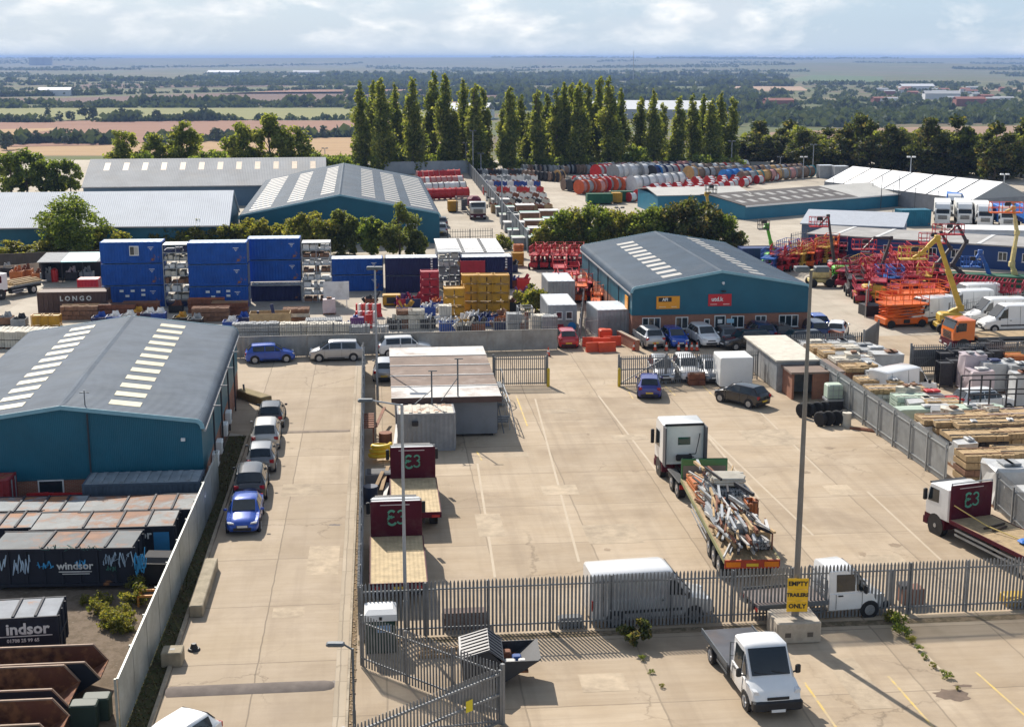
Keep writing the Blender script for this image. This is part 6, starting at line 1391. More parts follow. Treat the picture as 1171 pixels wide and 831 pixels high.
Hu = (PY(315, 272, c.y).z - z1) / 2 - .07
for i in range(2):
    o = container('blueright%d' % i, cblue, cblueb, (c.x, c.y, z1 + i * (Hu + .07)), G, f'bright blue container, {["lower", "upper"][i]} of two carried on the steel frame', 'blue stacked containers', L=L, H=Hu); marks(o, L * .34, Hu - .55)
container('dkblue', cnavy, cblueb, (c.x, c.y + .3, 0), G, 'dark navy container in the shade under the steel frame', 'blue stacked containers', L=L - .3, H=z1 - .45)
t = thing('container_stand', 'steel stand that carries two blue containers', 'frame', (c.x, c.y, 0), G)
for x in (-L / 2 - .1, L / 2 + .1):
    for y in (-.35, 2.75): f = MB(); f.box(x - .07, x + .07, y - .07, y + .07, 0, z1 - .01); f.build('leg', steel, t)
for y in (-.35, 2.75):
    f = MB(); f.box(-L / 2 - .2, L / 2 + .2, y - .06, y + .06, z1 - .36, z1 - .29); f.box(-L / 2 - .2, L / 2 + .2, y - .06, y + .06, z1 - .1, z1 - .02)
    for k in range(12): f.bar((-L / 2 + L * k / 12, y, z1 - .3), (-L / 2 + L * (k + .5) / 12, y, z1 - .1), .05); f.bar((-L / 2 + L * (k + .5) / 12, y, z1 - .1), (-L / 2 + L * (k + 1) / 12, y, z1 - .3), .05)
    f.build('lattice_beam', steel, t)
for (x0, x1, base, top, mat, rm, nm, n) in ((379, 438, 333, 295, cblue, palecr, 'bright blue', 2), (441, 501, 335, 294, cnavy, palecr, 'navy', 2), (527, 586, 331, 293, cnavy, palecr, 'plain navy', 2)):
    a, b = P(x0, base), P(x1, base); c = (a + b) / 2; L = (b - a).length; Hn = PY((x0 + x1) / 2, top, c.y).z / n - .07
    for i in range(n):
        o = container('%s%d' % (nm, i), mat, rm, (c.x, c.y, i * (Hn + .07)), G, f'{nm} container, {["lower", "upper"][i]} of a pair in the storage yard' + (' behind yellow stillages' if nm == 'plain navy' else ''), 'containers in pairs', L=L, H=Hn)
        if nm == 'bright blue': marks(o, L * .33, Hn - .5)
        elif i == 1:
            f = MB()
            for k in range(5): f.box(L * .36 + (k % 2) * .04, L * .36 + .22, -.035, -.026, .5 + k * .28, .66 + k * .28)
            f.build('stencil_mark', white, o)
# slate container behind the skip-yard fence
a, b = P(97, 603), P(231, 599); c = (a + b) / 2; L = (b - a).length
Hs = 2.35
o = container('slate', cgrey, M('slate_roof', (.22, .26, .29), .7, 0, .25, 1.0, dirt=.4, dirtc=(.12, .11, .1)), (c.x, c.y, 0), G, 'slate blue container with ribbed roof below the nearest warehouse wall', None, L=L, H=Hs, W=2.2, roofrib=True)
f = MB(); f.bbox(-L / 2 + .35, -L / 2 + .75, -.08, -.02, 1.2, 1.5, .03); f.build('lock_box', black, o)
f = MB(); f.box(L * .33, L * .33 + .08, -.05, -.02, .1, Hs - .1); f.box(-L * .34, -L * .34 + .08, -.05, -.02, .1, Hs - .1); f.build('side_rib', cgrey, o)
p = P(15, 601); container('red', cred, rustm('red_roof', (.30, .05, .05), .5), (p.x - 3, p.y - .4, 0), G, 'dark red container at the left edge beside the nearest warehouse', None, L=6, H=2.5, W=1.6)
# plastic barriers lying between
p = P(68, 578); t0 = None
BAR = {}
def make_barrier(m, L=1.8, H=1.0):
    t = bpy.data.objects.new('plastic_barrier', None); col.objects.link(t)
    f = MB(); f.prism([(-.22, 0), (.22, 0), (.2, .16), (.1, .3), (.08, H), (-.08, H), (-.1, .3), (-.2, .16)], -L / 2, L / 2, plane='yz'); f.X = None
    f.v = [Vector((v.x, v.y, v.z)) for v in f.v]; f.build('barrier', m, t)
    return t
plr = M('red_plastic', (.50, .02, .02), .45, 0, .12); plo = M('orange_plastic', (.62, .07, .02), .45, 0, .12); plw = M('white_plastic', (.72, .71, .69), .45, 0, .08, dirt=.3)
for i, (px, py) in enumerate(((45, 591), (60, 591), (74, 591), (89, 591))):
    p = P(px, py); o = spawn(BAR, 'r', lambda: make_barrier(plr, 1.1, 1.35), (p.x, p.y, .0), G + R(rnd.uniform(-6, 6)), 'red plastic barrier lying before the brick base of the nearest warehouse', 'barrier', 'red barriers by the warehouse')
f = MB(); f.box(-.6, .6, -.1, .1, .76, .78); f.X = None
# roll-on skips with lettering
windw = M('sign_white', (.66, .66, .64), .6, 0, .1, 3, dirt=.5, dirtc=(.2, .2, .2), dscale=2); windr = M('sign_scarlet', (.65, .03, .03), .5)
tagb = M('spray_cyan', (.06, .38, .72), .6); tagg = M('spray_green', (.05, .16, .13), .6); tagp = M('spray_pale', (.42, .55, .68), .6)
def make_rolloff(L, W, H, mat, topm, lid=True, n=9, name='waste_container'):
    t = bpy.data.objects.new(name, None); col.objects.link(t); h = L / 2
    b = MB(); b.box(-h, h, .0, W, .28, H - .06); b.build('body', mat, t)
    r = MB()
    for j in range(n + 1): x = -h + L * j / n; r.box(x - .05, x + .05, -.07, -.001, .3, H - .12); r.box(x - .05, x + .05, W + .001, W + .07, .3, H - .12)
    r.box(-h - .05, h + .05, -.09, -.001, H - .12, H); r.box(-h - .05, h + .05, W + .001, W + .09, H - .12, H)
    r.box(-h - .05, h + .05, -.09, -.001, .22, .36); r.build('ribs', mat, t)
    if lid: l = MB(); l.box(-h + .02, h - .02, .02, W - .02, H - .0599, H - .02); l.build('lid', topm, t); l = MB(); [l.box(-h + L * f_, -h + L * f_ + .1, .0, W, H - .0199, H + .05) for f_ in (.36, .60, .80)]; l.build('lid_bar', mat, t)
    f = MB(); f.box(-h, h, .4, .55, .1, .279); f.box(-h, h, W - .55, W - .4, .1, .279); f.build('skid', trimk, t)
    for x in (-h + .3, h - .3):
        for y in (.3, W - .3): f = MB(); f.cyl((x, y - .1, .11), (x, y + .1, .11), .11, 10); f.build('roller', trimk, t)
    d = MB()
    for y in (.25, W / 2, W - .25): d.box(h + .001, h + .07, y - .05, y + .05, .3, H - .1)
    d.box(h + .001, h + .075, .1, W - .1, H * .5, H * .5 + .1); d.build('end_door', mat, t)
    return t
def scribble(name, mat, o, x, z, w, h, seed, y=-.075, n=22, th=.04):
    r_ = random.Random(seed); m = MB(); pts = []
    for i in range(n):
        pts.append(Vector((x + w * ((i / n) + r_.uniform(-.1, .12)), y, z + h * (r_.random() if i % 2 else .5 + r_.uniform(-.3, .3)))))
    for a_, b_ in zip(pts[:-1], pts[1:]): m.bar(a_, b_, th, .012)
    return m.build(name, mat, o)
rustlid = rustm('rusty_lid', (.10, .115, .125), .62, .35, ((.11, .045, .022), (.22, .10, .05))); rustlid2 = rustm('rusty_lid_pale', (.19, .215, .23), .55, .3)
a, b = P(-8, 676), P(154, 673); c = (a + b) / 2; L = (b - a).length; Hb = 2.05
o = make_rolloff(L, 2.35, Hb, cblack, rustlid, True, 8); o.location = (c.x, c.y, 0); o.rotation_euler = (0, 0, G + R(-3)); tag(o, 'largest black skip container, rusty lid, covered with blue graffiti', 'skip', 'black skip containers')
text('lettering', 'windsor', .5, windw, o, (.6, -.08, 1.2), bold=.012)
f = MB(); f.box(-.15, 1.35, -.082, -.072, .90, .95); f.box(0, 1.25, -.082, -.072, .80, .84); f.build('small_print', windw, o)
for (m_, x, z, w, h, sd) in ((tagp, -3.4, 1.0, .9, 1.1, 1), (tagp, -2.2, .7, .8, 1.1, 2), (tagb, -1.1, 1.0, .7, .5, 3), (tagp, 1.9, 1.1, .5, .7, 4), (tagp, 2.35, 1.0, .9, .9, 5), (tagb, 3.3, .6, .5, 1.5, 6), (tagb, 3.35, .5, .5, 1.5, 7), (tagg, -.9, 1.9, 1.5, .35, 8), (tagg, .9, 1.9, .9, .3, 9), (tagg, 2.0, .9, .5, .3, 10), (tagb, .6, 1.1, .5, .5, 11)):
    scribble('graffiti', m_, o, x, z, w, h, sd)
f = MB(); f.cyl((-3.7, -.07, .6), (-3.7, -.085, .6), .18, 12); f.build('round_sticker', windw, o)
# rows of lidded containers behind it
for i, (x0, x1, py, hh, lab, txt) in enumerate([(40, 199, 649, 2.05, 'black skip container with orange rust on the lid, right end of the second row', 'windsor'), (-60, 38, 650, 2.05, 'black skip container with pale lid at the left of the second row', ''), (95, 222, 628, 2.05, 'black skip container with rusty lid end at the right of the back row', 'Windsor'), (-25, 93, 630, 2.05, 'black skip container with grey lid in the middle of the back row', 'windsor')]):
    a, b = P(x0, py), P(x1, py); c = (a + b) / 2; L = (b - a).length
    o = make_rolloff(L, 2.5, hh, cblack, rustlid2 if i % 2 else rustm('rusty_lid_orange', (.20, .21, .21), .66, .3, ((.13, .05, .022), (.25, .11, .05))), True, 7); o.location = (c.x, c.y, 0); o.rotation_euler = (0, 0, G); tag(o, lab, 'skip', 'black skip containers')
    if txt: text('lettering', txt, .6, windw, o, (L * (.02 if i == 3 else .2), -.08, 1.62), bold=.012)
    if i == 0: f = MB(); f.box(L * .36, L * .47, -.085, -.075, .6, 1.75); f.build('blue_panel', M('blue_panel_paint', (.03, .20, .42), .5), o)
# nearest container with big lettering
a, b = P(-60, 762), P(68, 757); c = (a + b) / 2; L = (b - a).length
o = make_rolloff(L, 2.0, 2.0, cblack, rustm('grey_lid', (.20, .22, .25), .25, .4), True, 3); o.location = (c.x, c.y, 0); o.rotation_euler = (0, 0, G + R(3)); tag(o, 'low black container with large white lettering above the rusty open skips', 'skip', 'black skip containers')
text('lettering', 'indsor', .66, windw, o, (1.05, -.08, 1.5), bold=.02); text('lettering', 'W', .66, windr, o, (-.42, -.08, 1.5), bold=.02)
text('phone_number', '01708 25 99 65', .2, windw, o, (.85, -.08, 1.02), bold=.006); f = MB(); f.box(-.2, 2.0, -.082, -.072, 1.19, 1.23); f.build('small_print', windw, o)
# open rusty skips nested at the bottom left
rustin = rustm('rust_heavy', (.15, .05, .026), .7, .8, ((.07, .022, .012), (.27, .11, .045))); skipout = rustm('skip_black', (.012, .014, .022), .2, 1.2)
def make_skip(L, W, H, inm, outm):
    """open skip seen from above: sloping end, plates with thickness"""
    t = bpy.data.objects.new('open_skip', None); col.objects.link(t)
    e_ = .06; pr = [(-L / 2, 0), (L / 2 - H * .9, 0), (L / 2, H * .55), (L / 2 - .55, H), (-L / 2, H)]
    for y, nm in ((0, 'side_plate'), (W - e_, 'side_plate')):
        f = MB(); f.prism(pr, y, y + e_); f.build(nm, outm if y == 0 else inm, t)
    f = MB()
    f.box(-L / 2, L / 2 - H * .9, e_, W - e_, .0, .05); f.loft([[(L / 2 - H * .9, y, 0), (L / 2, y, H * .55), (L / 2 + .0, y, H * .55 + .07), (L / 2 - H * .9, y, .07)] for y in (e_, W - e_)]); f.build('floor_plate', inm, t)
    rm = M('rim_rust', (.30, .20, .14), .7, 0, .25, 2)
    for y in (0, W - e_): f = MB(); f.bar((-L / 2, y + e_ / 2, H + .03), (L / 2 - .55, y + e_ / 2, H + .03), .09, .06); f.bar((L / 2 - .55, y + e_ / 2, H + .03), (L / 2, y + e_ / 2, H * .55), .07, .06); f.build('rim', rm, t)
    return t
for i, (X, Y, L, W, H, lab, im) in enumerate([(-15.7, 49.0, 6.0, 1.7, 1.5, 'rusty open skip farthest back of the nested group at the bottom left', rustin), (-16.2, 46.7, 6.0, 2.1, 1.5, 'rusty open skip in the middle of the nested group at the bottom left', rustin), (-15.75, 44.0, 6.0, 2.0, 1.5, 'rusty open skip nearest the camera in the bottom left group', rustin)]):
    o = make_skip(L, W, H, im, skipout); o.location = (X - L / 2, Y - .3, 0); o.rotation_euler = (0, 0, G); tag(o, lab, 'skip', 'open skips at the bottom left')
    if i == 1: f = MB(); f.box(-.9, .2, -.012, -.001, .9, 1.4); f.build('label_panel', tagp, o)
for i, (px, py) in enumerate(((98, 828), (112, 820))):
    p = P(px, py); f = MB(); f.bbox(-.5, .5, -.35, .35, 0, .9, .05); f.box(-.42, .42, -.27, .27, .901, .905); single('small_tank', f, [M('dark_green_steel', (.02, .04, .03), .6), trimk], ['dark small steel box by the fence beside the rusty skips', 'dark steel tray squeezed between skip and sheet fence'][i], 'box', p, G)
# wheelie bin by the fence, orange frame
p = P(183, 668); t = thing('wheelie_bin', 'large black wheelie bin with grey lid beside the sheet fence', 'bin', (p.x, p.y, 0), G + R(-8))
f = MB(); f.loft([[(-.55, -.42, .2), (.55, -.42, .2), (.55, .42, .2), (-.55, .42, .2)], [(-.68, -.52, 1.15), (.68, -.52, 1.15), (.68, .52, 1.15), (-.68, .52, 1.15)]]); f.box(-.74, .74, -.58, .58, 1.151, 1.24); f.build('body', black, t)
f = MB(); f.loft([[(-.7, -.55, 1.241), (.7, -.55, 1.241), (.7, .55, 1.241), (-.7, .55, 1.241)], [(-.6, -.3, 1.45), (.6, -.3, 1.45), (.6, .5, 1.5), (-.6, .5, 1.5)]]); f.build('lid', M('bin_lid', (.03, .03, .033), .85), t)
for x in (-.45, .45):
    for y in (-.32, .32): f = MB(); f.cyl((x - .04, y, .1), (x + .04, y, .1), .1, 10); f.build('wheel', tyre, t)
p = P(178, 690); f = MB()
for a_, b_ in (((-.7, -.3, .5), (.7, -.3, .5)), ((-.7, .4, .5), (.7, .4, .5)), ((-.7, -.3, .5), (-.7, .4, .5)), ((.7, -.3, .5), (.7, .4, .5)), ((-.7, -.3, 0), (-.7, -.3, .5)), ((.7, -.3, 0), (.7, -.3, .5)), ((.7, .4, 0), (.7, .4, .5)), ((-.7, .4, 0), (-.7, .4, .5))): f.bar(a_, b_, .09)
single('trestle', f, M('frame_orange', (.62, .26, .05), .6), 'small orange wooden trestle frame in the weeds by the sheet fence', 'trestle', (p.x, p.y, 0), G)
# ------------------------------------------------------------------ the yard's cabins and stores
A = P(453, 501.5); t = thing('portable_cabin', 'long grey cabin with stained brown and white felt roof in five strips', 'cabin', (A.x, A.y, 0), G); Wc, Dc, Hc = 6.55, 15.3, 2.62
f = MB(); f.box(0, Wc, 0, .08, .2, Hc); f.box(0, Wc, Dc - .08, Dc, .2, Hc); f.box(0, .08, .08, Dc - .08, .2, Hc); f.box(Wc - .08, Wc, .08, Dc - .08, .2, Hc)
for i in range(6): f.box(Wc * i / 6 - .0, Wc * i / 6 + .03, -.012, -.001, .22, Hc - .02)
f.build('wall', M('cabin_grey', (.19, .205, .23), .6, 0, .1, .6, dirt=.3, dirtc=(.12, .12, .12)), t)
f = MB()
for x in (.3, Wc - .5): f.box(x, x + .25, .2, Dc - .2, 0, .2)
f.build('base_beam', trimk, t)
roofw = M('felt_white', (.60, .58, .55), .85, 0, .12, .7, dirt=.85, dirtc=(.26, .185, .145), dscale=.45, dlo=.50); roofb = M('felt_brown', (.21, .155, .125), .9, 0, .25, .7, dirt=.8, dirtc=(.40, .34, .30), dscale=.4, dlo=.56)
for i, m_ in enumerate((roofw, roofb, roofb, roofb, roofw)):
    y0 = -.3 + (Dc + .6) * i / 5; f = MB(); f.box(-.25, Wc + .25, y0 + .03, y0 + (Dc + .6) / 5 - .03, Hc + .001, Hc + .12); f.build('roof_panel', m_, t)
    f = MB(); f.box(-.27, Wc + .27, y0 - .1, y0 + .029, Hc + .01, Hc + .17); f.build('roof_joint', M('joint_white', (.62, .60, .57), .8, 0, .1, 2, dirt=.6, dirtc=(.3, .22, .17)), t)
f = MB(); f.box(-.26, Wc + .26, -.45, -.42, Hc - .22, Hc + .16); f.build('fascia', M('fascia_brown', (.10, .06, .05), .8), t)
for x, y, hgt in ((2.3, -.9, 4.6), (4.0, -.2, 5.2)):
    f = MB(); f.cyl((x, y, 0 if x < 3 else Hc + .1), (x, y, hgt), .05, 8); f.box(x - .2, x + .35, y - .03, y + .03, hgt, hgt + .06); f.bar((x, y, hgt - 1.2), (x - 1.1, y - .5, Hc), .04); f.build('aerial_mast', dksteel, t)
st_ = thing('steel_staircase', 'dark steel steps with handrails on the right side of the stained cabin', 'staircase', (A.x, A.y, 0), G)
for i in range(6): f = MB(); f.box(Wc + .1, Wc + 1.2, 9.6 - i * .32 - .3, 9.6 - i * .32, .95 - i * .17, 1.0 - i * .17); f.build('step', dksteel, st_)
f = MB(); f.box(Wc + .1, Wc + 1.2, 9.6, 11.2, .95, 1.0); f.build('landing', dksteel, st_)
for x in (Wc + .15, Wc + 1.2):
    f = MB(); f.bar((x, 11.2, 2.0), (x, 9.6, 2.0), .05); f.bar((x, 9.6, 2.0), (x, 7.6, 1.0), .05); f.bar((x, 9.6, 1.5), (x, 7.6, .5), .04)
    for y, z0, z1 in ((11.2, 0, 2.0), (9.6, 0, 2.0), (7.6, 0, 1.0)): f.bar((x, y, z0), (x, y, z1), .05)
    f.build('handrail', dksteel, st_)
st2 = thing('steel_staircase', 'steel steps at the near right corner of the stained cabin with pale rail', 'staircase', (A.x, A.y, 0), G)
for i in range(4): f = MB(); f.box(Wc + .15, Wc + .95, 2.6 - i * .3, 2.9 - i * .3, .2 + i * .2, .25 + i * .2); f.build('step', dksteel, st2)
for x in (Wc + .15, Wc + .95):
    f = MB(); f.bar((x, 1.5, 1.9), (x, 6.5, 1.9), .05); f.bar((x, 1.5, 1.4), (x, 6.5, 1.4), .04)
    for y in (1.5, 3.2, 4.9, 6.5): f.bar((x, y, 0), (x, y, 1.9), .05)
    f.bar((x, 1.5, 1.9), (x + .3, .3, .1), .05); f.build('handrail', steel if x > Wc + .5 else dksteel, st2)
a, b = P(455, 516), P(521, 516); c = (a + b) / 2; L = (b - a).length
o = container('lightgrey', cont_mats('light_grey', (.25, .255, .265), .1), rustm('rusty_cream_roof', (.55, .50, .42), .42, 1.3), (c.x, c.y, 0), G, 'pale grey container with rust streaked cream roof behind the maroon headboard', None, L=L, H=2.45, roofrib=True)
f = MB(); f.bbox(-L / 2 + .9, -L / 2 + 1.3, -.25, -.02, 1.7, 2.0, .03); f.build('lamp_box', black, o)
# junk beside the cabin
JM = [M('junk_rust', (.22, .09, .05), .8, 0, .3), M('junk_wood', (.40, .27, .15), .85, 0, .25), M('junk_white', (.6, .58, .55), .7, 0, .1), M('junk_dark', (.035, .035, .04), .7), M('junk_blue', (.02, .07, .25), .5), M('junk_green', (.02, .14, .08), .6)]
t = thing('rack', 'brown rusty ladder-like steel rack beside the drive fence', 'rack', P(421, 505), G); f = MB()
for x in (-.35, .35): f.bar((x, -1.4, 1.2), (x, 2.2, 1.2), .08); f.bar((x, -1.4, 0), (x, -1.4, 1.2), .08); f.bar((x, 2.2, 0), (x, 2.2, 1.2), .08)
f.build('frame', JM[0], t)
for i in range(7): f = MB(); f.box(-.4, .4, -1.3 + i * .55, -1.0 + i * .55, 1.24, 1.3); f.build('slat', JM[0], t)
p = P(437, 528); f = MB()
for k in range(42):
    a_ = k * .45; q_ = .78 - .006 * k; f.cyl((q_ * math.cos(a_), q_ * .8 * math.sin(a_), .02 * k), (q_ * math.cos(a_ + .5), q_ * .8 * math.sin(a_ + .5), .02 * k + .02), .13, 7)
single('hose_coil', f, M('hose_yellow', (.72, .48, .02), .5, 0, .1), 'yellow coiled hose heap beside the drive fence', 'hose', (p.x, p.y, .3), 0, smooth=40)
p = P(433, 556); f = MB(); f.bbox(-.75, .75, -.6, .6, 0, .9, .03, 0); f.box(-.65, .65, -.5, .5, .901, .93, 1); f.box(.2, .78, -.62, -.601, .1, .85, 2); single('crate', f, [M('grey_crate', (.2, .2, .21), .7), JM[3], PMAR], 'grey open crate with maroon side panel by the drive fence', 'crate', p, G)
p = P(424, 575); f = MB(); f.cyl((0, 0, 0), (0, 0, .95), .38, 12, .42); f.cyl((0, 0, .95), (0, 0, .99), .42, 12); single('drum', f, M('navy_drum', (.015, .03, .07), .5), 'dark navy drum between the crate and the nearer maroon headboard', 'drum', p, 0, smooth=40)
p = P(441, 510); f = MB(); f.cyl((0, 0, 0), (0, 0, .9), .42, 12); single('drum', f, JM[0], 'rusty red drum standing left of the maroon headboard', 'drum', p, 0, smooth=40)
for i, (x0, y0, x1, y1, m_, lab) in enumerate([(446, 560, 455, 500, 2, 'white plank leaning beside the farther headboard lorry'), (440, 575, 449, 540, 2, 'shorter white plank lying by the headboard lorry'), (436, 570, 444, 552, 1, 'pale timber offcut in the heap by the drive fence'), (431, 566, 438, 558, 1, 'broad timber offcut on top of the heap by the drive fence'), (430, 500, 440, 482, 0, 'rusty pole leaning near the ladder-like rack')]):
    a_, b_ = P(x0, y0), P(x1, y1); f = MB(); f.bar(a_ + Vector((0, 0, .3 + i * .1)), b_ + Vector((0, 0, 1.0 if i != 1 else .4)), .2, .05); single('plank', f, JM[m_], lab, 'plank')
# green bin with a white lid, black skip bin
p = P(436, 741); t = thing('clothes_bin', 'tall dark green bin with white domed lid behind the palisade fence', 'bin', (p.x, p.y, 0), G)
f = MB(); f.bbox(-.62, .62, -.55, .55, 0, 1.45, .05); f.build('body', M('bin_green', (.012, .045, .035), .5), t)
f = MB(); f.loft([[(-.68, -.6, 1.451), (.68, -.6, 1.451), (.68, .6, 1.451), (-.68, .6, 1.451)], [(-.66, -.58, 1.72), (.66, -.58, 1.72), (.66, .58, 1.78), (-.66, .58, 1.78)], [(-.5, -.3, 1.86), (.5, -.3, 1.86), (.5, .4, 1.9), (-.5, .4, 1.9)]]); f.build('lid', plw, t)
f = MB(); f.box(-.06, .06, -.62, -.601, 1.5, 1.64); f.build('lock', black, t); f = MB(); f.box(-.2, .38, -.565, -.552, .95, 1.25); f.build('label_plate', M('label_blue', (.25, .42, .65), .5), t)
p = P(565, 776); t = thing('skip_bin', 'black tipping skip bin with ribbed lid, rubbish inside, by the front railings', 'skip', (p.x, p.y, 0), G + R(-2))
bk = M('skip_dark_plastic', (.035, .037, .042), .45, 0, .2)
pr = [(-1.25, .35), (.25, .35), (1.75, 1.2), (1.65, 1.28), (.2, .95), (-.3, 1.65), (-1.3, 1.35)]
for y in (-1.0, .95): f = MB(); f.prism([(-1.2, .3), (.35, .3), (1.75, 1.2), (.2, 1.62 - .45), (-.25, 1.62), (-1.3, 1.3)], y, y + .05); f.build('side_plate', bk, t)
f = MB(); f.box(-1.2, .35, -.95, .95, .3, .36); f.loft([[(.35, y, .3), (1.78, y, 1.2), (1.78, y, 1.27), (.35, y, .37)] for y in (-.95, .95)]); f.box(-1.26, -1.2, -.95, .95, .3, 1.28); f.build('hull', bk, t)
f = MB(); f.loft([[(-1.38, y, 1.3), (-.25, y, 1.64), (.35, y, 1.2), (.35, y, 1.26), (-.22, y, 1.72), (-1.38, y, 1.37)] for y in (-1.05, 1.05)]); lid = f.build('lid', M('skip_lid_grey', (.085, .09, .105), .4, 0, .2), t)
for i in range(7):
    y = -.9 + i * .3; f = MB(); f.bar((-1.3, y, 1.41), (-.25, y, 1.735), .08, .04); f.bar((-.22, y, 1.735), (.3, y, 1.31), .08, .04); f.build('lid_rib', bk, lid)
f = MB(); f.box(.3, 1.3, -.9, .9, .65, .72); f.build('rust_lining', rustin, t)
for (x, y, m_, s) in ((.6, -.5, 2, .22), (.9, .1, 4, .18), (.5, .5, 0, .2), (1.1, -.2, 2, .15), (.8, -.75, 5, .15)): f = MB(); f.bbox(x - s, x + s, y - s, y + s, .72, .72 + s * 1.3, .04); f.build('rubbish', JM[m_], t)
for x in (-.9, .1):
    for y in (-.8, .8): f = MB(); f.box(x - .07, x + .07, y - .07, y + .07, 0, .3); f.build('foot', trimk, t)
p = P(502, 748); f = MB(); f.box(-.9, .9, -.35, .35, 0, .16); f.bar((-.8, -.2, .2), (.9, .1, .24), .1); f.bar((-.6, .25, .2), (.8, .2, .2), .1); single('plank_pile', f, JM[1], 'low heap of pale timber against the inside of the front railings', 'timber', p, G)
p = P(532, 716); f = MB(); f.bbox(-1.0, 1.0, -.35, .35, 0, .55, .03); f.box(-.9, .9, -.3, .3, .551, .75); single('pallet_stack', f, M('dark_pallet', (.16, .11, .09), .85, 0, .3), 'dark pallet pile in the shade inside the front railings', 'pallets', p, G)
p = P(652, 715); f = MB(); f.bbox(-.55, .55, -.3, .3, 0, .45, .08); single('grey_crate', f, M('grey_plastic', (.16, .165, .17), .6), 'low grey plastic box left of the white panel van', 'box', p, G)
p = P(1041, 688); f = MB(); f.bbox(-.5, .5, -.4, .4, 0, .75, .04, 0); f.box(-.6, -.1, -.3, .3, .75, .9, 1); single('brick_pile', f, [M('brown_box', (.25, .12, .08), .8), JM[3]], 'brown crate behind the front railings near the right', 'crate', p, G)
p = P(1018, 690); f = MB(); f.box(-.14, .14, -.1, .1, 0, 1.6); single('gate_post', f, palis, 'thick dark post standing behind the front railings', 'post', p, G)
p = P(1166, 690); f = MB(); f.bbox(-.8, .6, -.4, .4, 0, .5, .06); f.cyl((-.9, -.5, .3), (.4, -.5, .6), .07, 6); single('yellow_machine', f, M('machine_yellow', (.55, .36, .05), .5, 0, .2), 'yellow machine part behind the railings at the right edge', 'machine part', p, G)
# ------------------------------------------------------------------ stacked goods
GM = dict(tan=M('tan_boards', (.43, .30, .16), .85, 0, .25, 2.5, dirt=.4, dirtc=(.3, .2, .12)), wrap=M('white_wrap', (.52, .52, .51), .35, 0, .12, 2), pink=M('pinkish_wrap', (.52, .44, .46), .4, 0, .12, 2), brn=M('brown_boards', (.24, .13, .08), .85, 0, .3, 2), grey=M('grey_slabs', (.30, .31, .32), .85, 0, .2, 2), pale=M('pale_slabs', (.58, .54, .46), .85, 0, .12, 2, dirt=.3),
          mint=M('mint_board', (.45, .55, .45), .6, 0, .1, 2), red=plr, org=M('goods_orange', (.50, .15, .04), .6, 0, .25, 2, dirt=.3), yel=M('stillage_yellow', (.50, .26, .012), .55, 0, .2, 2, dirt=.5, dlo=.5), blue=M('crate_blue', (.012, .06, .30), .5, 0, .15, 2), dark=M('dark_goods', (.03, .03, .035), .6, 0, .4, 3), rust=M('rusty_steel', (.20, .075, .04), .8, 0, .35, 3), crim=M('stillage_crimson', (.36, .015, .035), .5, 0, .15, 2), white=plw, steel=steel, green=M('goods_green', (.02, .16, .07), .5, 0, .2, 2), navy=M('goods_navy', (.02, .03, .10), .5, 0, .2, 2), teal=M('sheet_teal', (.22, .42, .38), .6, 0, .15, 1.5, dirt=.3), purp=M('goods_purple', (.10, .03, .14), .5))
def pallet(t, w, d): 
    f = MB()
    for x in (-w / 2 + .06, 0, w / 2 - .06): f.box(x - .05, x + .05, -d / 2, d / 2, 0, .1)
    f.box(-w / 2, w / 2, -d / 2, d / 2, .1001, .14); f.build('pallet', GM['brn'], t)
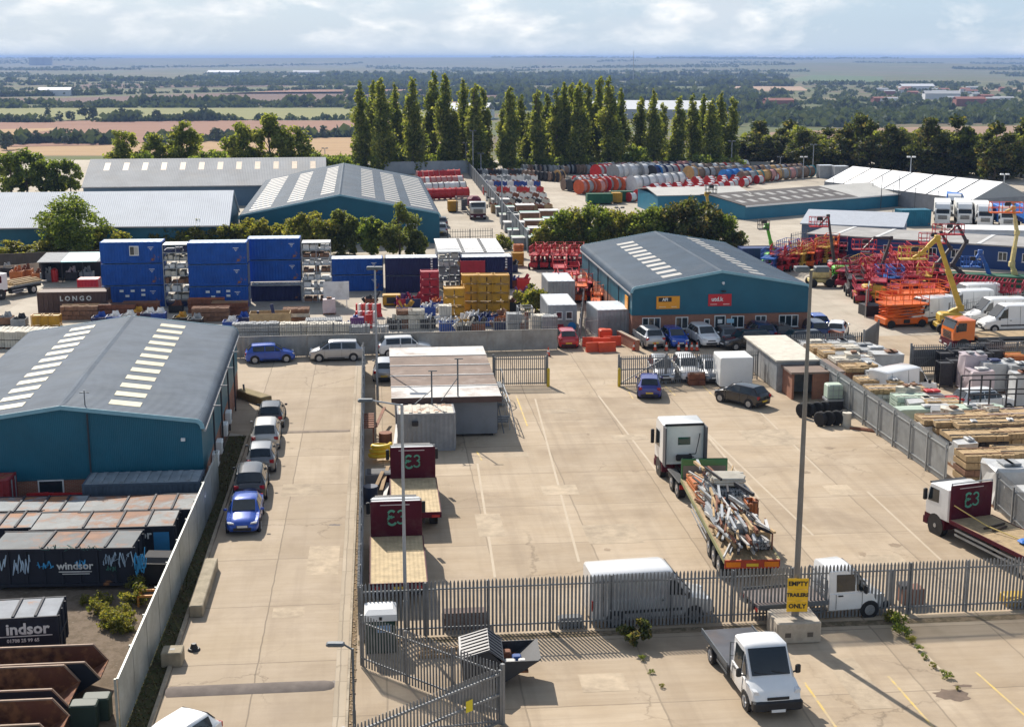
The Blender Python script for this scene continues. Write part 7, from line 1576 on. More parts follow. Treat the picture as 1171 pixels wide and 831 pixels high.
def goods(kind, w, d, h, m, m2, seed):
    r = random.Random(seed); t = bpy.data.objects.new({'boards': 'board_stack', 'wrap': 'wrapped_pallet', 'slabs': 'slab_pallet', 'cage': 'mesh_cage', 'still': 'stillage', 'pipes': 'pipe_bundle', 'junk': 'crate_of_parts', 'rack': 'storage_rack', 'cover': 'covered_stack', 'tray': 'steel_tray'}[kind], None); col.objects.link(t)
    A = GM[m]; B = GM[m2]
    if kind == 'boards':
        n = max(2, int(h / .34)); z = .02
        for i in range(n):
            hh = h / n - .05; f = MB(); f.box(-w / 2 + .05, w / 2 - .05, -d / 2, d / 2, z, z + .045)
            x = -w / 2
            while x < w / 2 - .1: ww = min(r.uniform(.14, .4), w / 2 - x); f.box(x, x + ww - .012, -d / 2 + r.uniform(0, .12), d / 2 - r.uniform(0, .12), z + .046, z + hh + r.uniform(-.03, .02)); x += ww
            f.build('layer', A if r.random() < .8 else B, t); z += hh + .05
        f = MB()
        for y in (-d * .3, d * .3): f.box(-w / 2 - .012, w / 2 + .012, y - .03, y + .03, z - .02, z + .03)
        f.build('strap', B, t)
    elif kind == 'wrap':
        pallet(t, w, d); f = MB(); rings = []
        for z in (.15, .2, h * .5, h - .12, h): rings.append([(x * r.uniform(.88, 1.06), y * r.uniform(.88, 1.06), z + r.uniform(-.09, .05) * (z > .3)) for x, y in ((-w / 2, -d / 2), (0, -d / 2 - .02), (w / 2, -d / 2), (w / 2, 0), (w / 2, d / 2), (0, d / 2), (-w / 2, d / 2), (-w / 2, 0))])
        f.loft(rings); f.build('wrapped_load', A, t); f = MB()
        for i in range(2): x = r.uniform(-w * .3, w * .2); f.bbox(x, x + w * .25, -d * .3, d * .2, h + .03, h + .16, .03)
        f.build('top_board', B, t)
    elif kind == 'slabs':
        pallet(t, w, d); n = int(w / .22)
        for q in range(2):
            f = MB()
            for i in range(n): x = -w / 2 + i * w / n; f.box(x, x + w / n - .02, -d / 2 + q * d / 2 + .01, q * d / 2 - .01, .141, h - r.uniform(0, .07))
            f.build('slabs', A, t)
        f = MB(); f.box(-w / 2 - .01, w / 2 + .01, -d / 2 - .015, -d / 2 - .002, h * .5, h * .5 + .05); f.build('strap', B, t)
    elif kind in ('cage', 'still'):
        f = MB()
        for x in (-w / 2, w / 2):
            for y in (-d / 2, d / 2): f.bar((x, y, 0), (x, y, h), .07)
        for z in (.15, h): f.bar((-w / 2, -d / 2, z), (w / 2, -d / 2, z), .06); f.bar((-w / 2, d / 2, z), (w / 2, d / 2, z), .06); f.bar((-w / 2, -d / 2, z), (-w / 2, d / 2, z), .06); f.bar((w / 2, -d / 2, z), (w / 2, d / 2, z), .06)
        f.build('frame', A, t); f = MB(); k = int(w / (.16 if kind == 'cage' else .7))
        if kind == 'cage':
            for i in range(1, k): x = -w / 2 + w * i / k; f.bar((x, -d / 2, .15), (x, -d / 2, h), .022); f.bar((x, d / 2, .15), (x, d / 2, h), .022)
            for i in range(1, 6): z = .15 + (h - .15) * i / 6; f.bar((-w / 2, -d / 2, z), (w / 2, -d / 2, z), .022); f.bar((w / 2, -d / 2, z), (w / 2, d / 2, z), .022)
        else:
            for i in range(max(1, k)): x0, x1 = -w / 2 + w * i / max(1, k) + .05, -w / 2 + w * (i + 1) / max(1, k) - .05; f.box(x0, x1, -d / 2 + .04, -d / 2 + .07, .2, h - .06); f.box(x0, x1, d / 2 - .07, d / 2 - .04, .2, h - .06)
            f.box(-w / 2 + .05, w / 2 - .05, -d / 2 + .08, d / 2 - .08, h - .15, h - .05)
        f.build('panels', A, t); f = MB()
        for i in range(5): x, y = r.uniform(-w * .35, w * .2), r.uniform(-d * .3, d * .1); f.bbox(x, x + w * .25, y, y + d * .25, .2, r.uniform(.4, .85) * h, .03)
        f.build('contents', B, t)
    elif kind == 'pipes':
        f = MB(); rr = .075; k = int(w / (2 * rr))
        for j in range(max(1, int(h / (2 * rr)))):
            for i in range(k): x = -w / 2 + rr + i * 2 * rr; f.cyl((x, -d / 2 + r.uniform(-.1, .1), rr + .1 + j * rr * 1.9), (x, d / 2 + r.uniform(-.1, .1), rr + .1 + j * rr * 1.9), rr, 6)
        f.build('pipes', A, t); f = MB()
        for y in (-d * .3, d * .3): f.box(-w / 2 - .05, w / 2 + .05, y - .05, y + .05, 0, .1)
        f.build('bearer', B, t)
    elif kind in ('junk', 'tray'):
        hb = h * (.55 if kind == 'junk' else .9); f = MB(); f.box(-w / 2, w / 2, -d / 2, d / 2, .08, .14)
        for a_ in ((-w / 2, w / 2, -d / 2, -d / 2 + .05), (-w / 2, w / 2, d / 2 - .05, d / 2), (-w / 2, -w / 2 + .05, -d / 2 + .05, d / 2 - .05), (w / 2 - .05, w / 2, -d / 2 + .05, d / 2 - .05)): f.box(*a_, .141, hb)
        for x in (-w * .3, 0, w * .3): f.box(x - .04, x + .04, -d / 2 - .04, -d / 2 - .001, .08, hb)
        f.build('crate', A, t); f = MB()
        for i in range(9 if kind == 'junk' else 4):
            p = Vector((r.uniform(-w * .42, w * .42), r.uniform(-d * .4, d * .4), r.uniform(.2, hb))); q = p + Vector((r.uniform(-.5, .5), r.uniform(-.3, .3), r.uniform(.1, .5) * h))
            f.bar(p, q, r.uniform(.08, .3), r.uniform(.08, .3))
        f.build('parts', B, t)
    elif kind == 'rack':
        f = MB(); n = max(1, int(h / .75))
        for x in (-w / 2, 0, w / 2):
            for y in (-d / 2, d / 2): f.bar((x, y, 0), (x, y, h), .06)
        f.build('uprights', steel, t)
        for j in range(n + 1):
            z = .1 + (h - .1) * j / n; f = MB()
            for y in (-d / 2, d / 2): f.bar((-w / 2, y, z), (w / 2, y, z), .07)
            f.box(-w / 2, w / 2, -d / 2 + .05, d / 2 - .05, z - .02, z + .02); f.build('shelf', steel, t)
            if j < n:
                f = MB(); x = -w / 2 + .1
                while x < w / 2 - .3: ww = r.uniform(.25, .8); f.box(x, min(w / 2 - .05, x + ww), -d / 2 + r.uniform(.05, .3), d / 2 - .1, z + .021, z + r.uniform(.25, .9) * (h / n - .1)); x += ww + r.uniform(.03, .3)
                f.build('boxes', GM[r.choice((m, m2, m, 'brn', 'white'))], t)
    elif kind == 'cover':
        f = MB(); f.box(-w / 2, w / 2, -d / 2, d / 2, .1, h - .1); [f.box(x, x + .12, -d / 2 - .03, -d / 2 - .001, 0, h - .1) for x in (-w / 2, -.06, w / 2 - .12)]; f.build('load', B, t)
        k = max(2, int(d / .9))
        for i in range(k): y0 = -d / 2 - .1 + (d + .2) * i / k; f = MB(); f.box(-w / 2 - .12, w / 2 + .12, y0, y0 + (d + .2) / k - .09, h - .099, h + .03 * (i % 2)); f.build('cover_panel', A if i % 3 else GM['white'], t)
    return t
GC = {}; GR = {'boards': 'board', 'slabs': 'pallet'}
def put(kind, px, py, w, d, h, m, m2, label, group=None, z=0.0, rz=0.0, cat=None, n=1, step=None):
    p = P(px, py); key = (kind, round(w, 1), round(d, 1), round(h, 1), m, m2)
    return spawn(GC, key, lambda: goods(kind, w, d, h, m, m2, hash(key[1:4]) % 997), (p.x, p.y + d / 2, z), G + R(rz), label, cat or {'boards': 'timber', 'wrap': 'pallet', 'slabs': 'pallet', 'cage': 'cage', 'still': 'stillage', 'pipes': 'pipes', 'junk': 'crate', 'rack': 'rack', 'cover': 'covered stack', 'tray': 'tray'}[kind], group)
# storage yard behind the corrugated wall -------------------------------------------------
put('rack', 203, 352, 2.5, 2.2, 6.2, 'pale', 'navy', 'tall rack of white boxes between the left and middle blue stacks')
put('rack', 362, 346, 2.8, 2.2, 6.0, 'white', 'brn', 'tall pale rack of boards right of the steel stand')
put('rack', 513, 330, 2.4, 2.0, 3.9, 'pale', 'grey', 'rack of pale panels between the two navy pairs')
for x0, x1, n in ((497, 525, 'left'), (524, 550, 'middle'), (549, 570, 'right')):
    a, b = P(x0, 298), P(x1, 298); put('cover', (x0 + x1) / 2, 318, (b - a).length * .93, 12, 2.9, 'white', 'grey', f'{n} of three long stacks topped with white panels behind the navy containers', 'white topped stacks')
S = 'goods stacked along the storage yard wall'
for i, (px, w, lab, k, m) in enumerate([(292, 4.0, 'long grey wrapped slab pallet, leftmost on the yard edge', 'slabs', 'grey'), (335, 2.3, 'slab pallet with pale tops, left of a pair on the yard edge', 'slabs', 'pale'), (367, 2.4, 'slab pallet with pale tops, right of a pair on the yard edge', 'slabs', 'pale'), (391, 1.4, 'narrow pale slab pallet on the yard edge', 'slabs', 'pale'), (411, 1.8, 'low slab pallet with grey rubble in front of the purple bundle', 'slabs', 'grey'), (435, 1.4, 'small dark slab pallet right of the slim lamp post', 'slabs', 'grey')]): put(k, px, 390, w, 1.2, 1.55 - .25 * (i > 3), m, 'dark', lab, S)
put('tray', 308, 380, 3.6, 1.6, 1.9, 'tan', 'navy', 'orange-brown open timber skip with sloping ends'); put('boards', 305, 386, 3.0, 1.0, .7, 'pale', 'brn', 'low stack of pale boards before the orange-brown skip', S)
put('boards', 338, 372, 2.4, 1.5, 1.5, 'pale', 'brn', 'pale boards piled right of the orange-brown skip', S); put('pipes', 370, 378, 3.4, 1.6, .9, 'grey', 'brn', 'bundle of grey pipes in front of the white panel', S)
put('junk', 395, 382, 2.0, 1.5, 1.4, 'navy', 'blue', 'dark blue crate of parts left of the barriers', S); put('wrap', 408, 384, 1.2, 1.2, 1.6, 'purp', 'blue', 'purple wrapped bundle left of the barriers', S); put('wrap', 376, 360, 1.2, 1.0, 1.5, 'pink', 'brn', 'pinkish wrapped pallet under the white panel', S)
p = P(385, 352); f = MB(); f.box(-1.25, 1.25, -.05, .05, .8, 2.6); f.bar((-1, 0, 0), (-1, 0, .8), .08); f.bar((1, 0, 0), (1, 0, .8), .08); single('white_board', f, plw, 'large white panel standing on legs in the storage yard', 'board', p, G)
for i in range(13): 
    px = 408 + (i % 7) * 4.2; py = 362 + (i // 7) * 9; m = ('red', 'white')[(i + i // 7) % 2]; p = P(px, py)
    spawn(BAR, m, lambda: make_barrier(GM[m], .62, 1.25), (p.x, p.y, 0), G + R(70 + rnd.uniform(-20, 20)), f'{m} plastic barrier in the red and white cluster of the storage yard', 'barrier', 'red and white barriers')
for i, (px, py) in enumerate(((422, 375), (412, 383))): p = P(px, py); spawn(BAR, 'red', lambda: None, (p.x, p.y, 0), R(30), ['red barrier apart from the cluster, toward the lamp post', 'red barrier low in front of the purple bundle'][i], 'barrier', 'red and white barriers')
for i in range(4): put('still', 491, 347, 1.75, 1.5, .78, 'crim', 'dark', f'crimson stillage, {["lowest", "second", "third", "topmost"][i]} in its stack before the navy pair', 'crimson stillages', .8 * i)
put('tray', 540, 332, 2.6, 1.6, 1.6, 'crim', 'tan', 'crimson steel tray in front of the plain navy container', None, 1.7)
for c, (px, w, n0) in enumerate(((538, 1.7, 4), (556, 1.7, 4), (572, 1.6, 4), (519, 1.9, 3))):
    for i in range(n0): put('still', px, 357 if c < 3 else 362, w, 1.5, .88, 'yel', 'dark', f'yellow stillage, level {["one", "two", "three", "four"][i]} of the {["left", "middle", "right", "short near left"][c]} stack', 'yellow stillages', .9 * i)
p = P(448, 349); f = MB(); f.bbox(-.9, .9, -.6, .6, .1, 1.1, .06, 0); f.box(-.5, .5, -.63, -.601, .3, .9, 1); single('generator', f, [GM['yel'], GM['dark']], 'yellow machine box near the navy pair', 'machine', p, G)
lst = [('junk', 424, 352, 'rust', 'dark'), ('junk', 460, 352, 'crim', 'purp'), ('junk', 472, 352, 'navy', 'crim'), ('junk', 462, 362, 'blue', 'yel'), ('junk', 489, 362, 'blue', 'white'), ('junk', 500, 356, 'blue', 'org'), ('boards', 462, 376, 'pale', 'brn'), ('boards', 476, 376, 'grey', 'pale'), ('junk', 450, 377, 'dark', 'pale'), ('junk', 489, 376, 'dark', 'white'), ('slabs', 509, 373, 'pale', 'grey'), ('junk', 511, 380, 'blue', 'white'), ('junk', 528, 376, 'yel', 'white'), ('junk', 543, 372, 'dark', 'white'), ('junk', 556, 374, 'blue', 'navy'), ('junk', 570, 372, 'org', 'brn'), ('junk', 571, 380, 'navy', 'rust'), ('junk', 545, 382, 'rust', 'dark'), ('junk', 530, 384, 'dark', 'pale'), ('slabs', 588, 383, 'grey', 'dark'), ('cage', 600, 385, 'grey', 'rust'), ('slabs', 616, 385, 'pale', 'grey'), ('slabs', 628, 386, 'grey', 'pale'), ('junk', 595, 345, 'dark', 'purp'), ('junk', 587, 356, 'dark', 'rust'), ('junk', 590, 330, 'rust', 'blue'), ('tray', 598, 335, 'red', 'crim'), ('junk', 585, 312, 'navy', 'dark'), ('still', 592, 305, 'yel', 'rust'), ('boards', 593, 296, 'tan', 'org')]
CN = dict(rust='rusty', crim='crimson', navy='navy', blue='blue', dark='dark', yel='yellow', org='orange', pale='pale', grey='grey', red='red', tan='tan', white='white', brn='brown', purp='purple', pink='pinkish', wrap='white', mint='mint green', steel='steel', green='green', teal='teal')
KN = dict(junk='crate', boards='stack of boards', slabs='pallet of slabs', cage='mesh cage', tray='steel tray', still='stillage', pipes='bundle of pipes', wrap='wrapped pallet')
seen = {}
def autolab(k, m, m2, where):
    b = f'{CN[m]} {KN[k]} with {CN[m2]} {"contents" if k in ("junk", "tray", "cage", "still") else "trim"} {where}'; seen[b] = seen.get(b, 0) + 1; return b
for (k, px, py, m, m2) in lst: put(k, px, py, rnd.uniform(1.15, 1.5), 1.2, {'slabs': 1.9, 'boards': 1.7, 'cage': 2.6}.get(k, 1.6), m, m2, autolab(k, m, m2, ('left' if px < 500 else 'middle' if px < 575 else 'right') + ' of the storage yard'), S)
lst = [('junk', 112, 349, 'tan', 'pale'), ('boards', 160, 362, 'rust', 'brn'), ('boards', 105, 361, 'rust', 'brn'), ('boards', 133, 364, 'rust', 'dark'), ('junk', 128, 371, 'blue', 'white'), ('junk', 145, 370, 'grey', 'white'), ('junk', 155, 366, 'rust', 'yel'), ('junk', 168, 367, 'navy', 'white'), ('junk', 180, 367, 'blue', 'white'), ('junk', 200, 358, 'dark', 'rust'), ('boards', 235, 358, 'rust', 'org'), ('boards', 262, 362, 'rust', 'tan'), ('boards', 240, 368, 'brn', 'rust'), ('junk', 205, 372, 'dark', 'yel'), ('junk', 222, 374, 'dark', 'grey'), ('junk', 262, 377, 'blue', 'white'), ('junk', 276, 372, 'navy', 'blue'), ('junk', 112, 372, 'navy', 'blue'), ('boards', 90, 366, 'brn', 'tan'), ('junk', 4, 372, 'brn', 'grey'), ('junk', 20, 374, 'grey', 'dark')]
for (k, px, py, m, m2) in lst: put(k, px, py, 3.4 if k == 'boards' else 1.3, 1.3, 1.3 if k == 'boards' else 1.3, m, m2, autolab(k, m, m2, ('below the left blue stack' if px < 190 else 'below the middle blue stack') if px > 60 else 'at the left edge'), S)
for i, px in enumerate((42, 52, 61)): put('still', px, 374, 1.0, 1.0, 1.05, 'yel', 'yel', f'{["left", "middle", "right"][i]} of three yellow cages behind the nearest warehouse', 'yellow cages')
for i, px in enumerate((-2, 20, 44, 72, 100)): put('slabs', px, 399, 2.2, 2.4, 1.5, 'pale', 'dark', 'pale topped slab pallet right behind the nearest warehouse roof', 'slab pallets behind the warehouse')
# brown open skip with letters, red box, shelter
a, b = P(44, 364), P(122, 358); c = (a + b) / 2; L = (b - a).length; o = make_rolloff(L, 2.4, 2.3, M('skip_brown', (.10, .06, .05), .7, 0, .25, 1), rustin, False, 14, 'open_container'); o.location = (c.x, c.y, 0); o.rotation_euler = (0, 0, G); tag(o, 'long dark brown open container with white letters beside the blue stack', 'container')
text('lettering', 'L O N G O', .62, windw, o, (L * .06, -.08, 1.65), bold=.02); f = MB(); f.box(0, .5, -.085, -.075, .95, 1.05); f.box(.8, 1.2, -.085, -.075, .95, 1.05); f.build('small_print', windw, o)
a, b = P(89, 341), P(113, 340); c = (a + b) / 2; container('redbox', M('box_red', (.50, .012, .03), .5, 0, .1), M('box_red_top', (.6, .45, .42), .6), (c.x, c.y, .0), G, 'small bright red container behind the brown open one', None, L=(b - a).length, H=1.9, W=1.8)
A = P(48, 324); t = thing('shelter', 'open fronted dark shelter with a pale and turquoise roof', 'shelter', (A.x, A.y, 0), G); f = MB(); f.box(0, 6.6, 3.9, 4.0, 0, 2.2); f.box(0, .1, 0, 3.9, 0, 2.2); f.build('wall', GM['dark'], t)
for x in (.1, 2.2, 4.4, 6.5): f = MB(); f.bar((x, .1, 0), (x, .1, 2.3), .1); f.build('post', GM['dark'], t)
for x0, x1, m in ((-.3, 2.2, GM['grey']), (2.21, 6.0, M('turquoise_sheet', (.16, .42, .45), .6, 0, .15)), (6.01, 7.0, GM['grey'])): f = MB(); f.prism([(-.4, 2.3), (4.3, 2.7), (4.3, 2.78), (-.4, 2.38)], x0, x1, plane='yz'); f.build('roof', m, t)
p = P(63, 322); f = MB(); f.cyl((0, 0, 0), (0, 0, 1.3), .38, 12); f.cyl((0, 0, 1.3), (0, 0, 1.5), .38, 12, .15); single('tank', f, GM['red'], 'upright red tank in the open shelter', 'tank', p, smooth=40)
for i, (px, py, m, m2) in enumerate(((53, 322, 'grey', 'white'), (81, 321, 'dark', 'pink'), (98, 321, 'grey', 'grey'), (44, 322, 'org', 'rust'), (28, 318, 'org', 'rust'), (18, 320, 'org', 'org'), (6, 316, 'dark', 'grey'))): put('junk', px, py, 1.4, 1.2, 1.7, m, m2, autolab('junk', m, m2, 'by the open shelter'), 'goods by the shelter')
f = MB(); [f.box(-1.0 + .3 * i, -.75 + .3 * i, -2.0, 1.7, 1.19, 1.35 + .1 * (i % 3)) for i in range(7)]; single('boards', f, GM['tan'], 'pale boards loaded on the lorry at the left edge', 'timber', LORRY_L.location, LORRY_L.rotation_euler.z)
# grey cabins between the yards, red equipment before the brick unit
for i, (px, py, W) in enumerate(((643, 380, 6.0),)):
    c = P(px, py); o = container('sitecab', MATS['container_white'] if 'container_white' in MATS else cwhite, palecr, (c.x, c.y, 0), G, 'grey cabin with two windows and a blue round sign beside the white topped bush', None, L=2.6, W=6, H=2.5)
    for x in (-.3, .6): window(o, x, 1.2, .6, .7, -.03, 1)
    f = MB(); f.cyl((.85, -.06, .55), (.85, -.09, .55), .38, 16); f.build('round_sign', M('sign_blue', (.02, .22, .55), .5), o); f = MB(); f.box(-.9, .1, -.09, -.06, .3, .75); f.build('notice', GM['crim'], o)
c = P(642, 350); container('sitecab2', cwhite, palecr, (c.x, c.y, 0), G, 'white roofed cabin directly behind the grey one with windows', None, L=2.7, W=5.5, H=2.5)
c = P(702, 386); container('cagecab', cwhite, palecr, (c.x, c.y, 0), G + R(4), 'pale grey container at the left corner of the brick unit', None, L=3.0, W=4.5, H=2.5); palisade('mesh gate leaning before the pale container at the brick unit', P(670, 388), P(723, 385), 2.0, palisl, pitch=.12, w=.03)
for i, (px, py) in enumerate(((676, 396), (688, 397), (700, 395), (680, 402), (694, 402))): p = P(px, py); spawn(BAR, 'o%d' % 0, lambda: make_barrier(plo, 1.5, .8), (p.x, p.y, 0), G + R(4 * i - 6), 'orange-red plastic barrier on the ground left of the brick unit', 'barrier', 'orange barriers by the brick unit')
p = P(692, 391); f = MB(); f.bbox(-.55, .55, -.5, .5, 0, 1.15, .08); f.box(-.45, .45, -.53, -.501, .5, 1.0); single('grit_box', f, plo, 'orange-red box standing behind the orange barriers', 'box', p, G)
p, q = P(712, 393), P(724, 399); f = MB(); f.box(-.15, .15, -2.2, 2.2, 0, .9); f.box(-.18, .18, -2.25, 2.25, .901, .98); single('low_wall', f, brick, 'low brick wall running out from the corner of the brick unit', 'wall', (p + q) / 2, G + R(12)); p = P(945, 390); f = MB(); f.box(-.15, .15, -1.8, 1.8, 0, 1); f.box(-.18, .18, -1.85, 1.85, 1.001, 1.07); single('low_wall', f, brick, 'low brick wall beside the lone white hatchback', 'wall', p, G + R(25))
CO = {}
def cone():
    t = bpy.data.objects.new('traffic_cone', None); col.objects.link(t); f = MB(); f.box(-.2, .2, -.2, .2, 0, .05); f.build('base', trimk, t); f = MB(); f.cyl((0, 0, .05), (0, 0, .75), .15, 10, .03); f.build('cone', plo, t, 40); f = MB(); f.cyl((0, 0, .35), (0, 0, .52), .112, 10, .08); f.build('band', plw, t, 40); return t
for px in (725, 749, 762, 776, 785, 791, 797): p = P(px, 401); spawn(CO, 'c', cone, (p.x, p.y, 0), 0, 'orange and white traffic cone in the line before the brick unit cars', 'traffic cone', 'cones before the brick unit')
p = P(627, 407); spawn(CO, 'c', cone, (p.x, p.y, 0), 0, 'traffic cone alone beside the end of the corrugated wall', 'traffic cone')
put('boards', 797, 441, 1.3, .6, .9, 'rust', 'brn', 'rusty brown crate against the railings between two silver cars')
# white box body, sheds, tyres, tank
p = P(840, 444); t = thing('lorry_body', 'white box body standing on the ground beside the black hatchback', 'box body', (p.x, p.y + 1.1, 0), G); f = MB(); f.bbox(-1.2, 1.2, -1.2, 1.2, .15, 2.35, .03); f.build('body', white, t); f = MB(); f.box(-1.23, -1.201, -1.1, 1.1, .2, 2.25); f.build('door', white, t); f = MB(); f.box(-1, -.8, -1.1, 1.1, 0, .149); f.box(.8, 1, -1.1, 1.1, 0, .149); f.build('bearer', trimk, t)
c = P(893, 434); t = thing('steel_shed', 'pale grey steel shed with white roof and long door side towards the yard', 'shed', (P(868, 430).x, P(868, 430).y - 1.0, 0), G); f = MB(); f.box(0, 3.0, -4.2, 4.6, 0, 2.3); f.build('wall', GM['grey'], t); f = MB(); f.box(-.2, 3.2, -4.4, 4.8, 2.301, 2.42); f.build('roof', GM['pale'], t)
for k in range(4): f = MB(); f.box(-.04, -.001, -4.1 + k * 2.15, -2.05 + k * 2.15, .1, 2.2); f.build('door', steel, t)
t = thing('brick_shed', 'open brick shed with brown flat roof in front of the grey steel shed', 'shed', (P(905, 457).x, P(905, 457).y, 0), G); f = MB(); f.box(0, .15, 0, 4, 0, 1.9); f.box(.15, 3.6, 3.85, 4, 0, 1.9); f.box(3.45, 3.6, 0, 3.85, 0, 1.9); f.box(1.5, 3.44, 0, .15, 0, 1.9); f.build('wall', brick, t); f = MB(); f.box(-.15, 3.8, -.2, 4.1, 1.901, 2.05); f.build('roof', M('felt_brown', (.21, .155, .125)), t)
TY = {}
def tyre_(): t = MB(); [t.cyl((x0, 0, .5), (x1, 0, .5), r0, 18, r1, cap=c_) for x0, x1, r0, r1, c_ in ((-.17, -.12, .44, .5, False), (-.12, .12, .5, .5, False), (.12, .17, .5, .44, False), (-.15, .15, .26, .26, True))]; t.cyl((-.17, 0, .5), (-.16, 0, .5), .44, 18); t.cyl((.16, 0, .5), (.17, 0, .5), .44, 18); o = t.build('tyre', tyre); return o
for i in range(8):
    px, py = (917 + i * 8.5, 477 - i * .8) if i < 4 else (938 + (i - 4) * 9, 487 - (i - 4) * .6); p = P(px, py); spawn(TY, 't', tyre_, (p.x, p.y, 0), G + R(38 + rnd.uniform(-14, 14)), ['black lorry tyre in the rear row below the brick shed', 'black lorry tyre in the front row before the white tank'][i >= 4], 'tyre', 'tyres by the diagonal fence')
p = P(952, 468); t = thing('water_tank', 'white caged plastic tank above the tyre row', 'tank', (p.x, p.y, .0), G); f = MB(); f.bbox(-.55, .55, -.5, .5, .85, 1.85, .08); f.build('bottle', GM['mint'], t); f = MB(); f.box(-.6, .6, -.55, .55, .7, .84); [f.bar((x, -.56, .84), (x, -.56, 1.88), .03) for x in (-.58, -.2, .2, .58)]; [f.bar((-.58, -.56, z), (.58, -.56, z), .03) for z in (1.1, 1.5, 1.88)]; f.build('cage', steel, t); f = MB(); f.box(-.55, .55, -.5, .5, 0, .69); f.build('plinth', GM['dark'], t)
p = P(968, 487); f = MB(); f.cyl((0, 0, 0), (0, 0, .9), .3, 12); f.cyl((0, 0, .9), (0, 0, .93), .32, 12); single('drum', f, GM['pale'], 'pale drum at the end of the tyre row', 'drum', p, smooth=40); p = P(990, 493); f = MB(); f.bar((-.9, .6, .06), (.9, -.5, .06), .12); f.bar((-.6, .7, .06), (1.1, -.3, .1), .12); single('planks', f, JM[0], 'reddish planks lying at the foot of the diagonal fence', 'planks', p)
# timber yard right of the diagonal fence
Tm = 'stacks in the timber yard'
T_ = [('wrap', 930, 404, 2, 1.6, 1.4, 'wrap', 'pale'), ('boards', 942, 412, 2, 2, 1.6, 'tan', 'pale'), ('wrap', 962, 402, 2.4, 1.6, 1.3, 'wrap', 'grey'), ('boards', 955, 420, 2, 2, 1.7, 'tan', 'wrap'), ('boards', 968, 411, 2, 2, 1.5, 'tan', 'pale'), ('wrap', 985, 408, 2.4, 1.5, 1.4, 'wrap', 'grey'), ('boards', 968, 430, 2, 2, 1.8, 'tan', 'pale'), ('boards', 983, 424, 2, 2.2, 1.5, 'pale', 'brn'), ('wrap', 1000, 412, 2.2, 1.6, 1.4, 'grey', 'wrap'), ('wrap', 1015, 420, 2.4, 1.7, 1.6, 'wrap', 'brn'), ('boards', 980, 440, 2, 2, 1.8, 'brn', 'tan'), ('pipes', 1000, 440, 1.8, 6, 1.5, 'steel', 'brn'), ('boards', 1000, 455, 2.4, 1.7, 1.8, 'tan', 'pale'), ('boards', 1024, 452, 2.6, 1.7, 1.5, 'tan', 'wrap'), ('boards', 1012, 466, 2.4, 1.7, 1.8, 'tan', 'wrap'), ('boards', 1040, 462, 2.6, 1.8, 1.5, 'tan', 'brn'), ('wrap', 1062, 465, 2, 1.4, 1.4, 'wrap', 'red'), ('boards', 1042, 476, 2.2, 1.6, 1.8, 'mint', 'pale'), ('wrap', 1055, 480, 2.2, 1.5, 1.7, 'wrap', 'pale'), ('boards', 1078, 478, 2.6, 1.7, 1.5, 'tan', 'pale'), ('boards', 1092, 468, 2, 1.4, 1.2, 'red', 'wrap'), ('wrap', 1085, 486, 7.0, 1.2, 1.6, 'mint', 'wrap'), ('boards', 1072, 505, 2.1, 1.8, 1.9, 'tan', 'brn'), ('boards', 1090, 508, 2.6, 2.4, 1.9, 'tan', 'wrap'), ('boards', 1120, 503, 3.6, 2.2, 1.9, 'tan', 'brn'), ('boards', 1165, 500, 4.2, 2.2, 1.9, 'tan', 'pink'), ('boards', 1140, 512, 5.2, 1.5, 2.0, 'tan', 'dark'), ('boards', 1118, 524, 3.6, 2.0, 1.8, 'tan', 'dark'), ('boards', 1170, 520, 4.2, 2.0, 1.8, 'tan', 'brn'), ('boards', 1130, 545, 3.0, 1.8, 1.7, 'tan', 'brn'), ('boards', 1172, 542, 3.0, 2.0, 1.7, 'tan', 'dark'), ('wrap', 1160, 572, 2.6, 2.0, 2.2, 'wrap', 'grey'), ('wrap', 1182, 590, 2.2, 1.6, 1.7, 'wrap', 'navy'), ('wrap', 1104, 530, 1.2, 1.4, 1.7, 'wrap', 'wrap')]
for (k, px, py, w, d, h, m, m2) in T_: put(k, px, py + 8, w, d, h, m, m2, autolab(k, m, m2, 'in the timber yard, ' + ('far end' if py < 428 else 'by the white van' if py < 470 else 'middle' if py < 500 else 'near end')), Tm)
for i in range(12): px, py = 1081 + (i % 6) * 11.5, 444 - (i // 6) * 12 - (i % 6) * 3; put('still', px, py, 1.0, 1.0, 1.9, 'dark', 'dark', 'black plastic crate stack in the block beside the sheeted gate', 'black crate stacks')
for (k, px, py, m, m2, h) in (('wrap', 1113, 447, 'pink', 'grey', 2.7), ('wrap', 1122, 454, 'pink', 'wrap', 1.9), ('wrap', 1136, 450, 'wrap', 'navy', 2.3), ('wrap', 1152, 448, 'wrap', 'grey', 2.2), ('wrap', 1166, 452, 'grey', 'wrap', 2.2), ('boards', 1160, 430, 'org', 'yel', 1.6), ('wrap', 1172, 470, 'wrap', 'rust', 2.6)): put(k, px, py, 1.7, 1.4, h, m, m2, autolab(k, m, m2, 'behind the steel rack'), Tm)
for i in range(22):
    px, py = ((945 + i * 8, 408 + i * 5.2) if i < 12 else (1050 + (i - 12) * 11, 478 + (i * 37 % 30))); k = ('wrap', 'boards', 'wrap')[i % 3]; m, m2 = [('white', 'tan'), ('tan', 'white'), ('grey', 'pale'), ('pale', 'brn')][i % 4]
    put(k, px + 6, py + 12, (1.1, .9, 1.4)[i % 3], 1.0, (1.5, 1.9, 1.7, 2.1)[i % 4], m, m2, autolab(k, m, m2, 'small, between the larger timber stacks'), Tm, rz=(i * 29 % 40) - 20)
a, b = P(1105, 492), P(1160, 486); t = thing('pallet_rack', 'open dark steel rack frame standing in the timber yard', 'rack', (a.x, a.y, 0), G)
